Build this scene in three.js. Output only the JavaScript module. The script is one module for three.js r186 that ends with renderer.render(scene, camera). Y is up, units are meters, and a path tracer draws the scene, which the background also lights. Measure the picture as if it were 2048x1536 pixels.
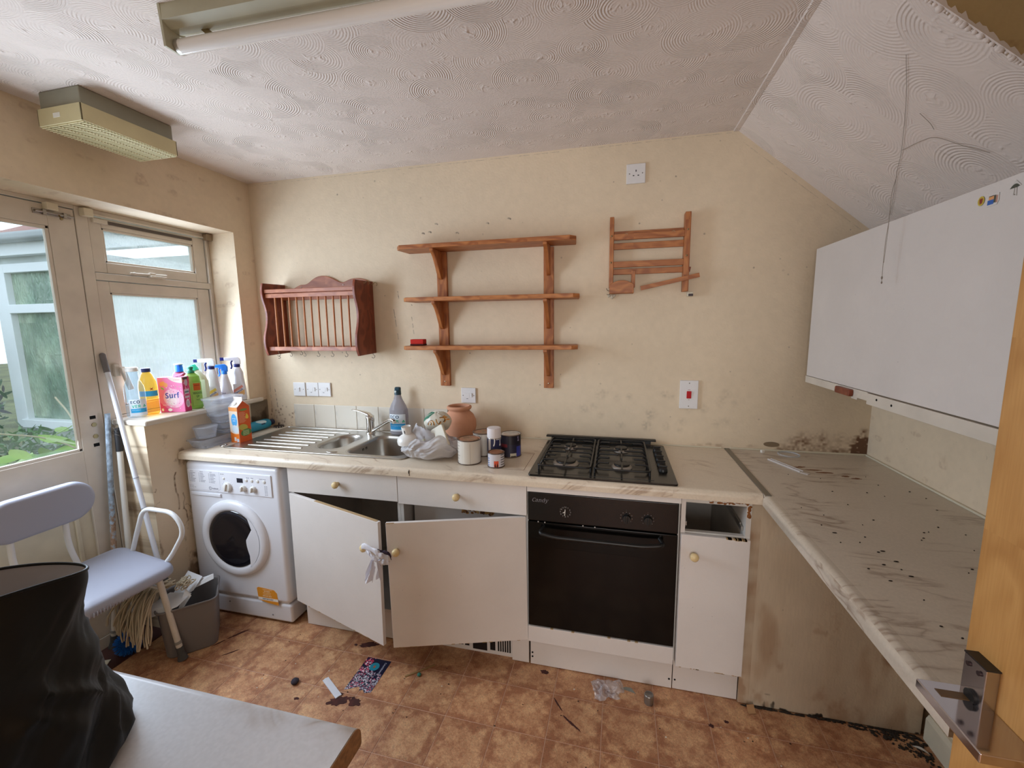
import * as THREE from 'three';
import { RoundedBoxGeometry } from 'three/addons/geometries/RoundedBoxGeometry.js';
import { mergeGeometries, mergeVertices } from 'three/addons/utils/BufferGeometryUtils.js';
import { MarchingCubes } from 'three/addons/objects/MarchingCubes.js';
import { RectAreaLightUniformsLib } from 'three/addons/lights/RectAreaLightUniformsLib.js';

// ---------- camera, sky, light, exposure ----------
const scene = new THREE.Scene();
const camera = new THREE.PerspectiveCamera(2 * Math.atan(768 / 851.9) * 180 / Math.PI, 4 / 3, 0.05, 100);
camera.rotation.order = 'YXZ';
camera.rotation.set(-0.1372, 0.2406, -0.0126);
camera.position.set(2.179, 1.5226, 2.2554);
scene.background = new THREE.Color(0.86, 0.94, 1.0);          // even overcast sky
scene.backgroundIntensity = 2.2;
const renderer = new THREE.WebGLRenderer({ antialias: true });
renderer.toneMapping = THREE.LinearToneMapping;
renderer.toneMappingExposure = 1.07;
RectAreaLightUniformsLib.init();
renderer.shadowMap.enabled = true;
// daylight that enters by each pane of the window and the garden door: one soft light of the pane's size, just inside its glass
const DAY = new THREE.Color(0.69, 0.83, 1.0);
for (const [y0, y1, z0, z1, k, x] of [[1.85, 1.99, 0.24, 0.675, 9, -0.183], [1.155, 1.695, 0.24, 0.675, 9, -0.150], [0.985, 1.955, 0.895, 1.455, 13, -0.110]]) {
  const l = new THREE.RectAreaLight(DAY, k, z1 - z0, y1 - y0);
  l.position.set(x, (y0 + y1) / 2, (z0 + z1) / 2); l.lookAt(1 + x, (y0 + y1) / 2 - 0.18, (z0 + z1) / 2); l.name = 'pane_daylight'; scene.add(l);
}
// daylight from the hall window behind the doorway in which the camera stands
{
  const l = new THREE.RectAreaLight(new THREE.Color(1.0, 0.97, 0.95), 5.0, 1.0, 1.6);
  l.position.set(2.25, 1.3, 4.28); l.lookAt(2.25, 1.3, 0); l.name = 'hall_window_daylight'; scene.add(l);
}

// ---------- helpers ----------
const V = (x, y, z) => new THREE.Vector3(x, y, z);
const PI = Math.PI, rad = (d) => d * PI / 180;
function rng(seed) { let s = seed >>> 0; return () => { s = (s + 0x6d2b79f5) | 0; let t = Math.imul(s ^ (s >>> 15), 1 | s); t = (t + Math.imul(t ^ (t >>> 7), 61 | t)) ^ t; return ((t ^ (t >>> 14)) >>> 0) / 4294967296; }; }
function hash2(x, y, s) { let h = Math.imul(x, 374761393) + Math.imul(y, 668265263) + Math.imul(s, 2147483647 ^ 0x1234567); h = Math.imul(h ^ (h >>> 13), 1274126177); return ((h ^ (h >>> 16)) >>> 0) / 4294967296; }
function noise(x, y, per, s) {                                 // value noise, tiles after per cells when per > 0
  const ix = Math.floor(x), iy = Math.floor(y), fx = x - ix, fy = y - iy;
  const w = (a) => per > 0 ? ((a % per) + per) % per : a;
  const x0 = w(ix), x1 = w(ix + 1), y0 = w(iy), y1 = w(iy + 1);
  const u = fx * fx * (3 - 2 * fx), v = fy * fy * (3 - 2 * fy);
  const a = hash2(x0, y0, s), b = hash2(x1, y0, s), c = hash2(x0, y1, s), d = hash2(x1, y1, s);
  return a + (b - a) * u + (c - a) * v + (a - b - c + d) * u * v;
}
function fbm(x, y, oct, per, s) { let t = 0, a = 0.5, n = 0; for (let i = 0; i < oct; i++) { t += a * noise(x, y, per, s + i * 17); n += a; x *= 2; y *= 2; per *= 2; a *= 0.5; } return t / n; }
const clamp = (x, a = 0, b = 1) => Math.min(b, Math.max(a, x)), mix = (a, b, t) => a + (b - a) * t;
const smooth = (a, b, x) => { const t = clamp((x - a) / (b - a)); return t * t * (3 - 2 * t); };
function dataTex(w, h, fn, srgb, size) {                        // fn(u, v) gives [r, g, b] 0..255 (or one grey); size = metres per repeat
  const d = new Uint8Array(w * h * 4);
  for (let y = 0, o = 0; y < h; y++) for (let x = 0; x < w; x++, o += 4) {
    const c = fn((x + 0.5) / w, (y + 0.5) / h, x, y);
    if (typeof c === 'number') { d[o] = d[o + 1] = d[o + 2] = c; } else { d[o] = c[0]; d[o + 1] = c[1]; d[o + 2] = c[2]; }
    d[o + 3] = 255;
  }
  const t = new THREE.DataTexture(d, w, h, THREE.RGBAFormat);
  t.magFilter = t.minFilter = THREE.LinearFilter; t.wrapS = t.wrapT = THREE.RepeatWrapping;
  if (srgb) t.colorSpace = THREE.SRGBColorSpace;
  if (size) t.repeat.set(1 / (size[0] ?? size), 1 / (size[1] ?? size));
  t.needsUpdate = true;
  return t;
}
function canvasTex(w, h, draw) {
  const c = document.createElement('canvas'); c.width = w; c.height = h; draw(c.getContext('2d'), w, h);
  const t = new THREE.CanvasTexture(c); t.colorSpace = THREE.SRGBColorSpace; t.magFilter = THREE.LinearFilter; return t;
}
const M = (o) => { const { name, ...r } = o; const m = new THREE.MeshPhysicalMaterial(r); if (name) m.name = name; return m; };
// geometry helpers: every one returns non-indexed geometry with position, normal, uv (metres where it matters)
function fin(g) { g = g.index ? g.toNonIndexed() : g; for (const k of Object.keys(g.attributes)) if (!['position', 'normal', 'uv'].includes(k)) g.deleteAttribute(k); if (!g.attributes.normal) g.computeVertexNormals(); if (!g.attributes.uv) g.setAttribute('uv', new THREE.BufferAttribute(new Float32Array(g.attributes.position.count * 2), 2)); g.clearGroups(); return g; }
function uvBox(g) {
  const p = g.attributes.position, n = g.attributes.normal, u = g.attributes.uv;
  for (let i = 0; i < p.count; i += 3) {
    let nx = 0, ny = 0, nz = 0; for (let k = 0; k < 3; k++) { nx += n.getX(i + k); ny += n.getY(i + k); nz += n.getZ(i + k); }
    nx = Math.abs(nx); ny = Math.abs(ny); nz = Math.abs(nz);
    for (let k = 0; k < 3; k++) { const x = p.getX(i + k), y = p.getY(i + k), z = p.getZ(i + k); if (nx >= ny && nx >= nz) u.setXY(i + k, z, y); else if (ny >= nz) u.setXY(i + k, x, z); else u.setXY(i + k, x, y); }
  }
  return g;
}
const mv = (g, x = 0, y = 0, z = 0, rx = 0, ry = 0, rz = 0) => { if (rx) g.rotateX(rx); if (ry) g.rotateY(ry); if (rz) g.rotateZ(rz); return g.translate(x, y, z); };
function box(x0, x1, y0, y1, z0, z1, r = 0) {                   // box by its extents
  const w = x1 - x0, h = y1 - y0, d = z1 - z0;
  const g = r ? fin(new RoundedBoxGeometry(w, h, d, 2, Math.min(r, w * 0.49, h * 0.49, d * 0.49))) : fin(new THREE.BoxGeometry(w, h, d));
  g.translate((x0 + x1) / 2, (y0 + y1) / 2, (z0 + z1) / 2);
  return uvBox(g);
}
const cyl = (r0, r1, h, seg = 20, open = false) => fin(new THREE.CylinderGeometry(r1, r0, h, seg, 1, open)).translate(0, h / 2, 0);  // stands on y = 0; r0 below, r1 above
const sph = (r, w = 16, h = 12) => fin(new THREE.SphereGeometry(r, w, h));
const lathe = (pts, seg = 32) => fin(new THREE.LatheGeometry(pts.map(([x, y]) => new THREE.Vector2(x, y)), seg));
function tube(pts, r, seg = 0, rs = 8, closed = false, tension = 0.5) {
  const c = new THREE.CatmullRomCurve3(pts.map((p) => p.isVector3 ? p : V(...p)), closed, 'catmullrom', tension);
  return fin(new THREE.TubeGeometry(c, seg || pts.length * 6, r, rs, closed));
}
function bent(pts, r, rb = 0.04, rs = 10) {                     // pipe with straight runs and rounded bends, closed ends
  const v = pts.map((p) => V(...p)), path = new THREE.CurvePath(); let at = v[0];
  for (let i = 1; i < v.length - 1; i++) {
    const a = v[i - 1].clone().sub(v[i]), b = v[i + 1].clone().sub(v[i]), l = Math.min(rb, a.length() * 0.49, b.length() * 0.49);
    const p = v[i].clone().addScaledVector(a.normalize(), l), q = v[i].clone().addScaledVector(b.normalize(), l);
    path.add(new THREE.LineCurve3(at, p)); path.add(new THREE.QuadraticBezierCurve3(p, v[i], q)); at = q;
  }
  path.add(new THREE.LineCurve3(at, v[v.length - 1]));
  const n = Math.max(8, v.length * 12), g = fin(new THREE.TubeGeometry(path, n, r, rs, false));
  return merge([g, mv(sph(r, rs, 6), ...v[0].toArray()), mv(sph(r, rs, 6), ...v[v.length - 1].toArray())]);
}
function rod(a, b, r, rs = 10, r2 = r) {                        // straight round bar between two points
  const A = V(...a), B = V(...b), d = B.clone().sub(A), g = fin(new THREE.CylinderGeometry(r2, r, d.length(), rs));
  g.applyQuaternion(new THREE.Quaternion().setFromUnitVectors(V(0, 1, 0), d.clone().normalize()));
  return g.translate((A.x + B.x) / 2, (A.y + B.y) / 2, (A.z + B.z) / 2);
}
function poly(pts) { const s = new THREE.Shape(); pts.forEach(([x, y], i) => i ? s.lineTo(x, y) : s.moveTo(x, y)); s.closePath(); return s; }
function ext(shape, depth, bevel = 0, seg = 8) {                // extrude along +z from z = 0
  const g = fin(new THREE.ExtrudeGeometry(shape, { depth: depth - 2 * bevel, bevelEnabled: bevel > 0, bevelThickness: bevel, bevelSize: bevel, bevelOffset: -bevel, bevelSegments: 2, curveSegments: seg }));
  return g.translate(0, 0, bevel);
}
function rrect(x0, x1, y0, y1, r) { const s = new THREE.Shape(); s.moveTo(x0 + r, y0); s.lineTo(x1 - r, y0); s.absarc(x1 - r, y0 + r, r, -PI / 2, 0, false); s.lineTo(x1, y1 - r); s.absarc(x1 - r, y1 - r, r, 0, PI / 2, false); s.lineTo(x0 + r, y1); s.absarc(x0 + r, y1 - r, r, PI / 2, PI, false); s.lineTo(x0, y0 + r); s.absarc(x0 + r, y0 + r, r, PI, PI * 1.5, false); return s; }
const merge = (a) => a.length === 1 ? a[0] : mergeGeometries(a);
function sheet(nu, nv, fn) {                                    // surface from fn(u, v) -> [x, y, z]; uv 0..1
  const pos = [], uv = [], idx = [];
  for (let j = 0; j <= nv; j++) for (let i = 0; i <= nu; i++) { pos.push(...fn(i / nu, j / nv)); uv.push(i / nu, j / nv); }
  for (let j = 0; j < nv; j++) for (let i = 0; i < nu; i++) { const a = j * (nu + 1) + i, b = a + 1, c = a + nu + 1, d = c + 1; idx.push(a, b, d, a, d, c); }
  const g = new THREE.BufferGeometry(); g.setAttribute('position', new THREE.Float32BufferAttribute(pos, 3)); g.setAttribute('uv', new THREE.Float32BufferAttribute(uv, 2)); g.setIndex(idx); g.computeVertexNormals();
  return fin(g);
}
function loft(rings, capA = true, capB = true) {                // rings: arrays of [x, y, z], the same count each, closed round
  const n = rings[0].length, pos = [], idx = [];
  rings.forEach((r) => r.forEach((p) => pos.push(...p)));
  for (let k = 0; k < rings.length - 1; k++) for (let i = 0; i < n; i++) { const a = k * n + i, b = k * n + (i + 1) % n, c = a + n, d = b + n; idx.push(a, b, d, a, d, c); }
  const cap = (k, flip) => { const c = [0, 0, 0]; rings[k].forEach((p) => p.forEach((q, i) => c[i] += q / n)); const at = pos.length / 3; pos.push(...c); for (let i = 0; i < n; i++) { const a = k * n + i, b = k * n + (i + 1) % n; flip ? idx.push(at, b, a) : idx.push(at, a, b); } };
  if (capA) cap(0, true); if (capB) cap(rings.length - 1, false);
  const g = new THREE.BufferGeometry(); g.setAttribute('position', new THREE.Float32BufferAttribute(pos, 3)); g.setIndex(idx); g.computeVertexNormals();
  return uvBox(fin(g));
}
function rring(w, d, r, y, seg = 5, cx = 0, cz = 0) {           // rounded-rectangle ring in the plane y
  const out = []; r = Math.min(r, w / 2 - 1e-4, d / 2 - 1e-4);
  [[1, 1, 0], [-1, 1, PI / 2], [-1, -1, PI], [1, -1, 1.5 * PI]].forEach(([sx, sz, a]) => { for (let i = 0; i <= seg; i++) { const t = a + i / seg * PI / 2; out.push([cx + sx * (w / 2 - r) + Math.cos(t) * r, y, cz + sz * (d / 2 - r) + Math.sin(t) * r]); } });
  return out.reverse();
}
function uvFit(g, ax, x0, x1, ay, y0, y1) { const p = g.attributes.position, u = g.attributes.uv; for (let i = 0; i < p.count; i++) u.setXY(i, (p.getComponent(i, ax) - x0) / (x1 - x0), (p.getComponent(i, ay) - y0) / (y1 - y0)); return g; }
// scene graph
const taken = {};
function numbered(n) { const k = taken[n] = (taken[n] ?? -1) + 1; return k ? n + '_' + String(k).padStart(3, '0') : n; }
function tag(o, label, category, group, kind) { if (label) o.userData.label = label; if (category) o.userData.category = category; if (group) o.userData.group = group; if (kind) o.userData.kind = kind; return o; }
function shade(o) { o.castShadow = o.receiveShadow = true; return o; }
function thing(name, label, category, pos = [0, 0, 0], turn = 0, group) { const o = new THREE.Group(); o.name = numbered(name); o.position.set(...pos); o.rotation.y = turn; scene.add(o); return tag(o, label, category, group); }
const flat = (g) => Array.isArray(g) ? merge(g) : g;
const TINY = new Set(['chipped_edge', 'screw', 'kick_screw', 'screw_hole', 'cut_line', 'edge_crack', 'rust_patch', 'panel_gap_crumbs', 'overflow_slot', 'label_mark', 'tube_pin', 'joint', 'hazard_mark', 'silicone_line', 'upstand_seal']);   // too small to pick apart: several in one mesh are stuff
function part(t, name, g, m, label) { const many = Array.isArray(g) && g.length > 1; const o = shade(new THREE.Mesh(flat(g), m)); o.name = name; t.add(o); if (many && TINY.has(name)) o.userData.kind = 'stuff'; if (label) o.userData.label = label; return o; }
function wpart(t, name, g, m, label) { const many = Array.isArray(g) && g.length > 1, o = part(t, name, flat(g).translate(-t.position.x, -t.position.y, -t.position.z), m, label); if (many && TINY.has(name)) o.userData.kind = 'stuff'; return o; }   // geometry given in room coordinates, t unturned
function solo(name, label, category, g, m, pos = [0, 0, 0], turn = 0, group) { const o = shade(new THREE.Mesh(flat(g), m)); o.name = numbered(name); o.position.set(...pos); o.rotation.y = turn; scene.add(o); return tag(o, label, category, group); }
function struct(name, g, m, parent = scene) { const o = shade(new THREE.Mesh(flat(g), m)); o.name = name; if (parent === scene) o.userData.kind = 'structure'; parent.add(o); return o; }
function structGroup(name, pos = [0, 0, 0]) { const o = new THREE.Group(); o.name = name; o.position.set(...pos); o.userData.kind = 'structure'; scene.add(o); return o; }
function copy(o, pos, turn = 0, label) { const c = o.clone(); c.name = numbered(o.name.replace(/_\d{3}$/, '')); c.position.set(...pos); c.rotation.y = turn; scene.add(c); if (label) c.userData.label = label; return c; }
// ---------- materials ----------
// fine emulsion-roller texture, shared bump for painted walls
const rollerBump = dataTex(512, 512, (u, v) => 255 * fbm(u * 64, v * 64, 3, 64, 5), false, 0.5);
const paintMap = (base, seed, marks) => dataTex(1024, 1024, (u, v) => {
  const n = fbm(u * 6, v * 6, 5, 6, seed) - 0.5, f = fbm(u * 90, v * 90, 2, 90, seed + 3) - 0.5;
  let k = 1 + n * 0.07 + f * 0.03;
  const spot = noise(u * 160, v * 160, 160, seed + 9); if (spot > 0.985) k *= 0.86;
  const sc = noise(u * 22, v * 44, 22, seed + 21), st = smooth(0.80, 0.9, sc) * noise(u * 200, v * 200, 200, seed + 5) * (marks ?? 0.12);
  return [base[0] * k * (1 - st * 0.7), base[1] * k * (1 - st * 0.9), base[2] * k * (1 - st)];
}, true, 1.7);
const cream = M({ name: 'cream_wall_paint', map: paintMap([228, 208, 180], 31), bumpMap: rollerBump, bumpScale: 0.0006, roughness: 0.75 });
const ochre = M({ name: 'ochre_paint', map: paintMap([196, 168, 120], 77), bumpMap: rollerBump, bumpScale: 0.0008, roughness: 0.8 });
const gloss = (c, r = 0.35, seed = 4) => M({ map: dataTex(256, 256, (u, v) => { const k = 1 + (fbm(u * 8, v * 8, 4, 8, seed) - 0.5) * 0.10; return [c[0] * k, c[1] * k, c[2] * k]; }, true, 0.6), roughness: r });
const whiteGloss = gloss([216, 206, 192], 0.35);
const creamGloss = gloss([220, 210, 186], 0.4, 9);
// combed swirl plaster
function artex() {
  const N = 2048, S = 1.7, h = new Float32Array(N * N).fill(0.4), R = rng(12), px = N / S;
  const rows = 11, st = [];
  for (let j = 0; j < rows; j++) for (let i = 0; i < rows; i++) st.push([(i + (j % 2) * 0.5 + (R() - 0.5) * 0.5) / rows * N, (j + (R() - 0.5) * 0.5) / rows * N, (0.085 + R() * 0.05) * px, R() * 2 * PI]);
  st.sort((a, b) => (a[0] * 13 + a[1] * 7) % 97 - (b[0] * 13 + b[1] * 7) % 97);
  for (const [cx, cy, r, a] of st) {
    const amp = 0.45 + R() * 0.75, lam = 8 + R() * 3;
    for (let y = Math.floor(cy - r); y <= cy + r; y++) for (let x = Math.floor(cx - r); x <= cx + r; x++) {
      const dx = x - cx, dy = y - cy, d = Math.hypot(dx, dy); if (d > r) continue;
      const at = ((y + N) % N) * N + ((x + N) % N);
      const wob = d + 2.5 * (noise(x / 40, y / 40, 0, 8) - 0.5);
      const side = 0.65 + 0.35 * Math.cos(Math.atan2(dy, dx) - a), e = smooth(r, r * 0.93, d);
      const v = 0.4 + 0.14 * Math.sin(wob / lam * 2 * PI) * amp * side * smooth(0.12, 0.4, d / r);
      h[at] = mix(h[at], v, e);
    }
  }
  for (const [cx, cy, r] of st) for (let k = 0; k < 16; k++) {       // lumps pulled up where the brush left the plaster
    const a = R() * 2 * PI, q = R() * r * 0.42, bx = cx + Math.cos(a) * q * 1.6, by = cy + Math.sin(a) * q * 0.6, w = 3 + R() * 5, l = 5 + R() * 16, t = R() * PI, H = 0.06 + R() * 0.16;
    for (let y = -24; y <= 24; y++) for (let x = -24; x <= 24; x++) { const p = (x * Math.cos(t) + y * Math.sin(t)) / l, s = (-x * Math.sin(t) + y * Math.cos(t)) / w, e = Math.exp(-(p * p + s * s) * 2.2); if (e > 0.03) h[((Math.floor(by + y) + N) % N) * N + ((Math.floor(bx + x) + N) % N)] += H * e; }
  }
  return dataTex(N, N, (u, v, x, y) => 255 * clamp(h[y * N + x] * 0.85 + 0.06 * (noise(x / 5, y / 5, 0, 3) - 0.5)), false, S);
}
const artexBump = artex();
const ceilingMap = dataTex(1024, 1024, (u, v) => { const n = fbm(u * 5, v * 5, 5, 5, 61) - 0.5; let k = 1 + n * 0.06; const sp = noise(u * 140, v * 140, 140, 44); if (sp > 0.992) k *= 0.7; return [230 * k, 216 * k, 206 * k]; }, true, 1.7);
const artexMat = M({ name: 'combed_plaster', map: ceilingMap, bumpMap: artexBump, bumpScale: 0.009, roughness: 0.85 });
// white textured melamine (diagonal weave)
const weave = dataTex(512, 512, (u, v) => 255 * clamp(0.5 + 0.35 * (noise((u + v) * 128, (u - v) * 40, 0, 2) - 0.5) + 0.3 * (noise(u * 128, v * 128, 128, 7) - 0.5)), false, 0.3);
const melMap = dataTex(512, 512, (u, v) => { let k = 1 + (fbm(u * 5, v * 5, 4, 5, 15) - 0.5) * 0.05; const sp = noise(u * 90, v * 90, 90, 41); if (sp > 0.993) k *= 0.72; return [222 * k, 214 * k, 208 * k]; }, true, 0.8);
const melamine = M({ name: 'white_melamine', map: melMap, bumpMap: weave, bumpScale: 0.0004, roughness: 0.5 });
const plinthMat = M({ name: 'plinth_board', map: melMap, roughness: 0.45 });
const chip = gloss([176, 146, 104], 0.8, 14);                     // raw chipboard
const darkInside = M({ name: 'cabinet_inside', color: 0x5d5650, roughness: 0.8 });
const lightInside = gloss([206, 200, 192], 0.7, 6);
// laminates
const veins = (base, dark, seed, dirx, sc, gain, pw = 14) => dataTex(1024, 1024, (u, v) => {
  const w = fbm(u * 4, v * 4, 4, 4, seed), a = (u * dirx[0] + v * dirx[1]) * sc, b = (u * dirx[2] + v * dirx[3]) * sc;
  const n1 = fbm(a + w * 1.2, b * 5 + w * 3, 5, 0, seed + 4), r = 1 - Math.abs(n1 - 0.5) * 2, vein = Math.pow(clamp(r), pw) * gain * smooth(0.35, 0.75, fbm(u * 9, v * 9, 3, 9, seed + 8));
  const k = 1 + (w - 0.5) * 0.06 + (noise(u * 300, v * 300, 300, seed) - 0.5) * 0.04, t = clamp(vein);
  return [mix(base[0], dark[0], t) * k, mix(base[1], dark[1], t) * k, mix(base[2], dark[2], t) * k];
}, true, 1.2);
const lamBack = M({ name: 'marbled_laminate', map: veins([224, 208, 186], [176, 152, 130], 101, [1, 0.4, -0.5, 1], 5, 1.0), roughness: 0.35 });
const lamRight = M({ name: 'grey_marbled_laminate', map: veins([206, 192, 174], [160, 140, 122], 131, [1, 0.15, -0.1, 1], 6, 1.1), roughness: 0.42 });
const lamFront = M({ name: 'pale_marbled_laminate', map: veins([218, 221, 228], [176, 166, 160], 151, [1, 0.5, -0.4, 1], 3, 1.3, 8), roughness: 0.28 });
// wood
const woodMap = (c0, c1, seed, rings = 26) => dataTex(512, 512, (u, v) => {
  const w = fbm(u * 3, v * 2, 3, 0, seed), t = fbm(u * rings + w * 5, v * 1.6 + w, 3, 0, seed + 2), f = noise(u * 160, v * 8, 0, seed + 6);
  const k = clamp(0.5 + (Math.sin((u * rings + w * 9) * 2.2) * 0.3) + (t - 0.5) * 0.9 + (f - 0.5) * 0.35);
  return [mix(c0[0], c1[0], k), mix(c0[1], c1[1], k), mix(c0[2], c1[2], k)];
}, true, 0.25);
function rotTex(t) { const c = t.clone(); c.rotation = PI / 2; c.needsUpdate = true; return c; }
const pineTex = woodMap([150, 84, 42], [196, 126, 70], 201, 14);
const pine = M({ name: 'stained_pine', map: pineTex, roughness: 0.45 });                 // grain along v (y or z)
const pineAlong = M({ name: 'stained_pine_along', map: rotTex(pineTex), roughness: 0.45 });  // grain along u (x)
const mahTex = woodMap([104, 44, 26], [148, 74, 46], 231, 9);
const mahogany = M({ name: 'reddish_wood', map: mahTex, roughness: 0.4 });
const mahTex2 = woodMap([140, 74, 46], [186, 116, 78], 233, 9);
const mahAlong = M({ name: 'reddish_wood_along', map: rotTex(mahTex2), roughness: 0.4 });
const doorTex = woodMap([168, 116, 58], [196, 146, 84], 261, 6);
const doorWood = M({ name: 'varnished_veneer', map: doorTex, roughness: 0.4 });
// plain stuff
const P = (name, c, roughness = 0.45, extra = {}) => M({ name, color: c, roughness, ...extra });
const steel = P('brushed_steel', 0xb9b4ac, 0.3, { metalness: 1 });
const chrome = P('chrome', 0xd6d4d0, 0.12, { metalness: 1 });
const brass = P('brass', 0x9a8a66, 0.35, { metalness: 1 });
const blackEnamel = P('black_enamel', 0x0c0b0a, 0.22);
const blackPlastic = P('black_plastic', 0x141312, 0.4);
const blackGlass = P('black_oven_glass', 0x080706, 0.12, { specularIntensity: 0.6 });
const whitePlastic = P('white_plastic', 0xe4e0da, 0.35);
const applianceWhite = P('appliance_white', 0xe2e1e6, 0.25);
const knobWood = gloss([226, 200, 148], 0.4, 19);
const rubber = P('grey_rubber', 0x4a4846, 0.8);
const darkHole = P('dark_hole', 0x0a0908, 0.9);
const clearPlastic = P('clear_plastic', 0xf3f6fa, 0.25, { transmission: 0.75, ior: 1.2, side: THREE.DoubleSide });
const milkyPlastic = P('milky_plastic', 0xe8ecf2, 0.45, { transmission: 0.6, ior: 1.2, side: THREE.DoubleSide });
// ---------- the room ----------
const H = 2.386, W = 3.323, ZN = 2.36, SILL = 1.096, LINTEL = 2.077;
const slopeY = (x) => H - (x - 2.693) * 0.8443;
// floor: grout-coloured bed and single tiles
const floorBed = struct('floor', box(-0.02, W, -0.12, -0.0012, -0.02, ZN + 2.2), gloss([206, 166, 140], 0.7, 71));
{
  const atlas = dataTex(1024, 1024, (u, v) => {
    const cu = (u * 4) % 1, cv = (v * 4) % 1, id = Math.floor(u * 4) + 4 * Math.floor(v * 4), s = 300 + id * 13;
    const n = fbm(u * 34, v * 34, 5, 0, s), f = fbm(u * 150, v * 150, 3, 0, s + 3), g = noise(u * 480, v * 480, 0, s + 5), L = fbm(u * 9, v * 9, 2, 0, s + 11);
    const e = Math.min(cu, 1 - cu, cv, 1 - cv), rim = smooth(0.22, 0.0, e + (n - 0.5) * 0.35);       // printed browner rim, broken up by the mottling
    const t = clamp(0.62 + (n - 0.5) * 0.9 + (f - 0.5) * 0.9 + (L - 0.5) * 0.7 - rim * 0.45), tone = 0.95 + 0.1 * hash2(id, 1, 9);
    let k = tone * (0.92 + 0.16 * g); if (f > 0.70) k *= 0.86; if (noise(u * 300, v * 110, 0, s + 8) > 0.93) k *= 0.82;
    return [mix(158, 214, t) * k, mix(104, 166, t) * k, mix(72, 122, t) * k];
  }, true);
  const bump = dataTex(512, 512, (u, v) => 255 * fbm(u * 64, v * 64, 3, 64, 91), false, 1);
  const tileMat = M({ name: 'mottled_floor_tile', map: atlas, bumpMap: bump, bumpScale: 0.0012, roughness: 0.48 });
  const T = 0.2, ox = 0.554, oz = 0.668, a = 0.0116, R = rng(77);
  for (let j = -1; j <= 8; j++) for (let i = -3; i <= 14; i++) {
    const cx = ox + T * (i + 0.5) - a * T * j, cz = oz + T * (j + 0.5) + a * T * i;
    if (cz + T / 2 > ZN || cz < 0.45 || cx - 0.1 > W) continue;
    if (cx < 1.55 && cz > 1.85) continue;                         // under the peninsula units
    let x0 = -T / 2 + 0.0016, x1 = T / 2 - 0.0016;
    x0 = Math.max(x0, -0.01 - cx); x1 = Math.min(x1, W - 0.004 - cx);
    if (x1 - x0 < 0.02) continue;
    const g = box(x0, x1, -0.006, 0, -T / 2 + 0.0016, T / 2 - 0.0016), k = Math.floor(R() * 16), p = g.attributes.position, uv = g.attributes.uv;
    for (let q = 0; q < p.count; q++) uv.setXY(q, ((k % 4) + 0.5 + p.getX(q) / T * 0.98) / 4, (Math.floor(k / 4) + 0.5 + p.getZ(q) / T * 0.98) / 4);
    const m = part(floorBed, 'tile', g, tileMat); m.position.set(cx, 0, cz); m.rotation.y = -a;
  }
  // torn patches in the floor covering
  const tear = M({ name: 'torn_floor_backing', map: dataTex(128, 128, (u, v) => { const k = 0.7 + 0.6 * fbm(u * 14, v * 14, 4, 14, 5); return [74 * k, 36 * k, 30 * k]; }, true, 0.2), roughness: 0.9 });
  const blob = (cx, cz, rx, rz, turn, seed) => { const R2 = rng(seed), pts = []; for (let i = 0; i < 22; i++) { const t = i / 22 * 2 * PI, q = 0.65 + 0.5 * R2(); pts.push([Math.cos(t) * rx * q, Math.sin(t) * rz * q]); } const g = ext(poly(pts), 0.0006); g.rotateX(-PI / 2).rotateY(turn); const m = part(floorBed, 'torn_patch', uvBox(g), tear); m.position.set(cx, 0.0002, cz); };
  blob(1.045, 0.607, 0.05, 0.018, 0.3, 3); blob(0.985, 0.622, 0.009, 0.007, 0, 4); blob(1.10, 0.915, 0.05, 0.022, 0.5, 5); blob(1.165, 0.905, 0.03, 0.022, 0, 6); blob(1.085, 0.885, 0.016, 0.008, 0, 7);
  blob(0.92, 0.945, 0.014, 0.007, 0, 8); blob(0.36, 0.69, 0.05, 0.006, 1.0, 9); blob(0.43, 0.80, 0.035, 0.004, 0.8, 10); blob(0.32, 0.76, 0.03, 0.004, 1.1, 12); blob(1.98, 0.73, 0.035, 0.004, -0.9, 13); blob(2.04, 0.80, 0.05, 0.005, -0.6, 14); blob(2.56, 0.69, 0.012, 0.008, 0, 15); blob(2.62, 0.66, 0.01, 0.007, 0, 16); blob(1.9, 0.58, 0.02, 0.012, 0, 17);
}
// dark step at the garden door
struct('trim_1', box(-0.25, -0.012, -0.12, 0.004, 0.745, 1.60, 0.003), gloss([74, 40, 34], 0.6, 33));
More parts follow.
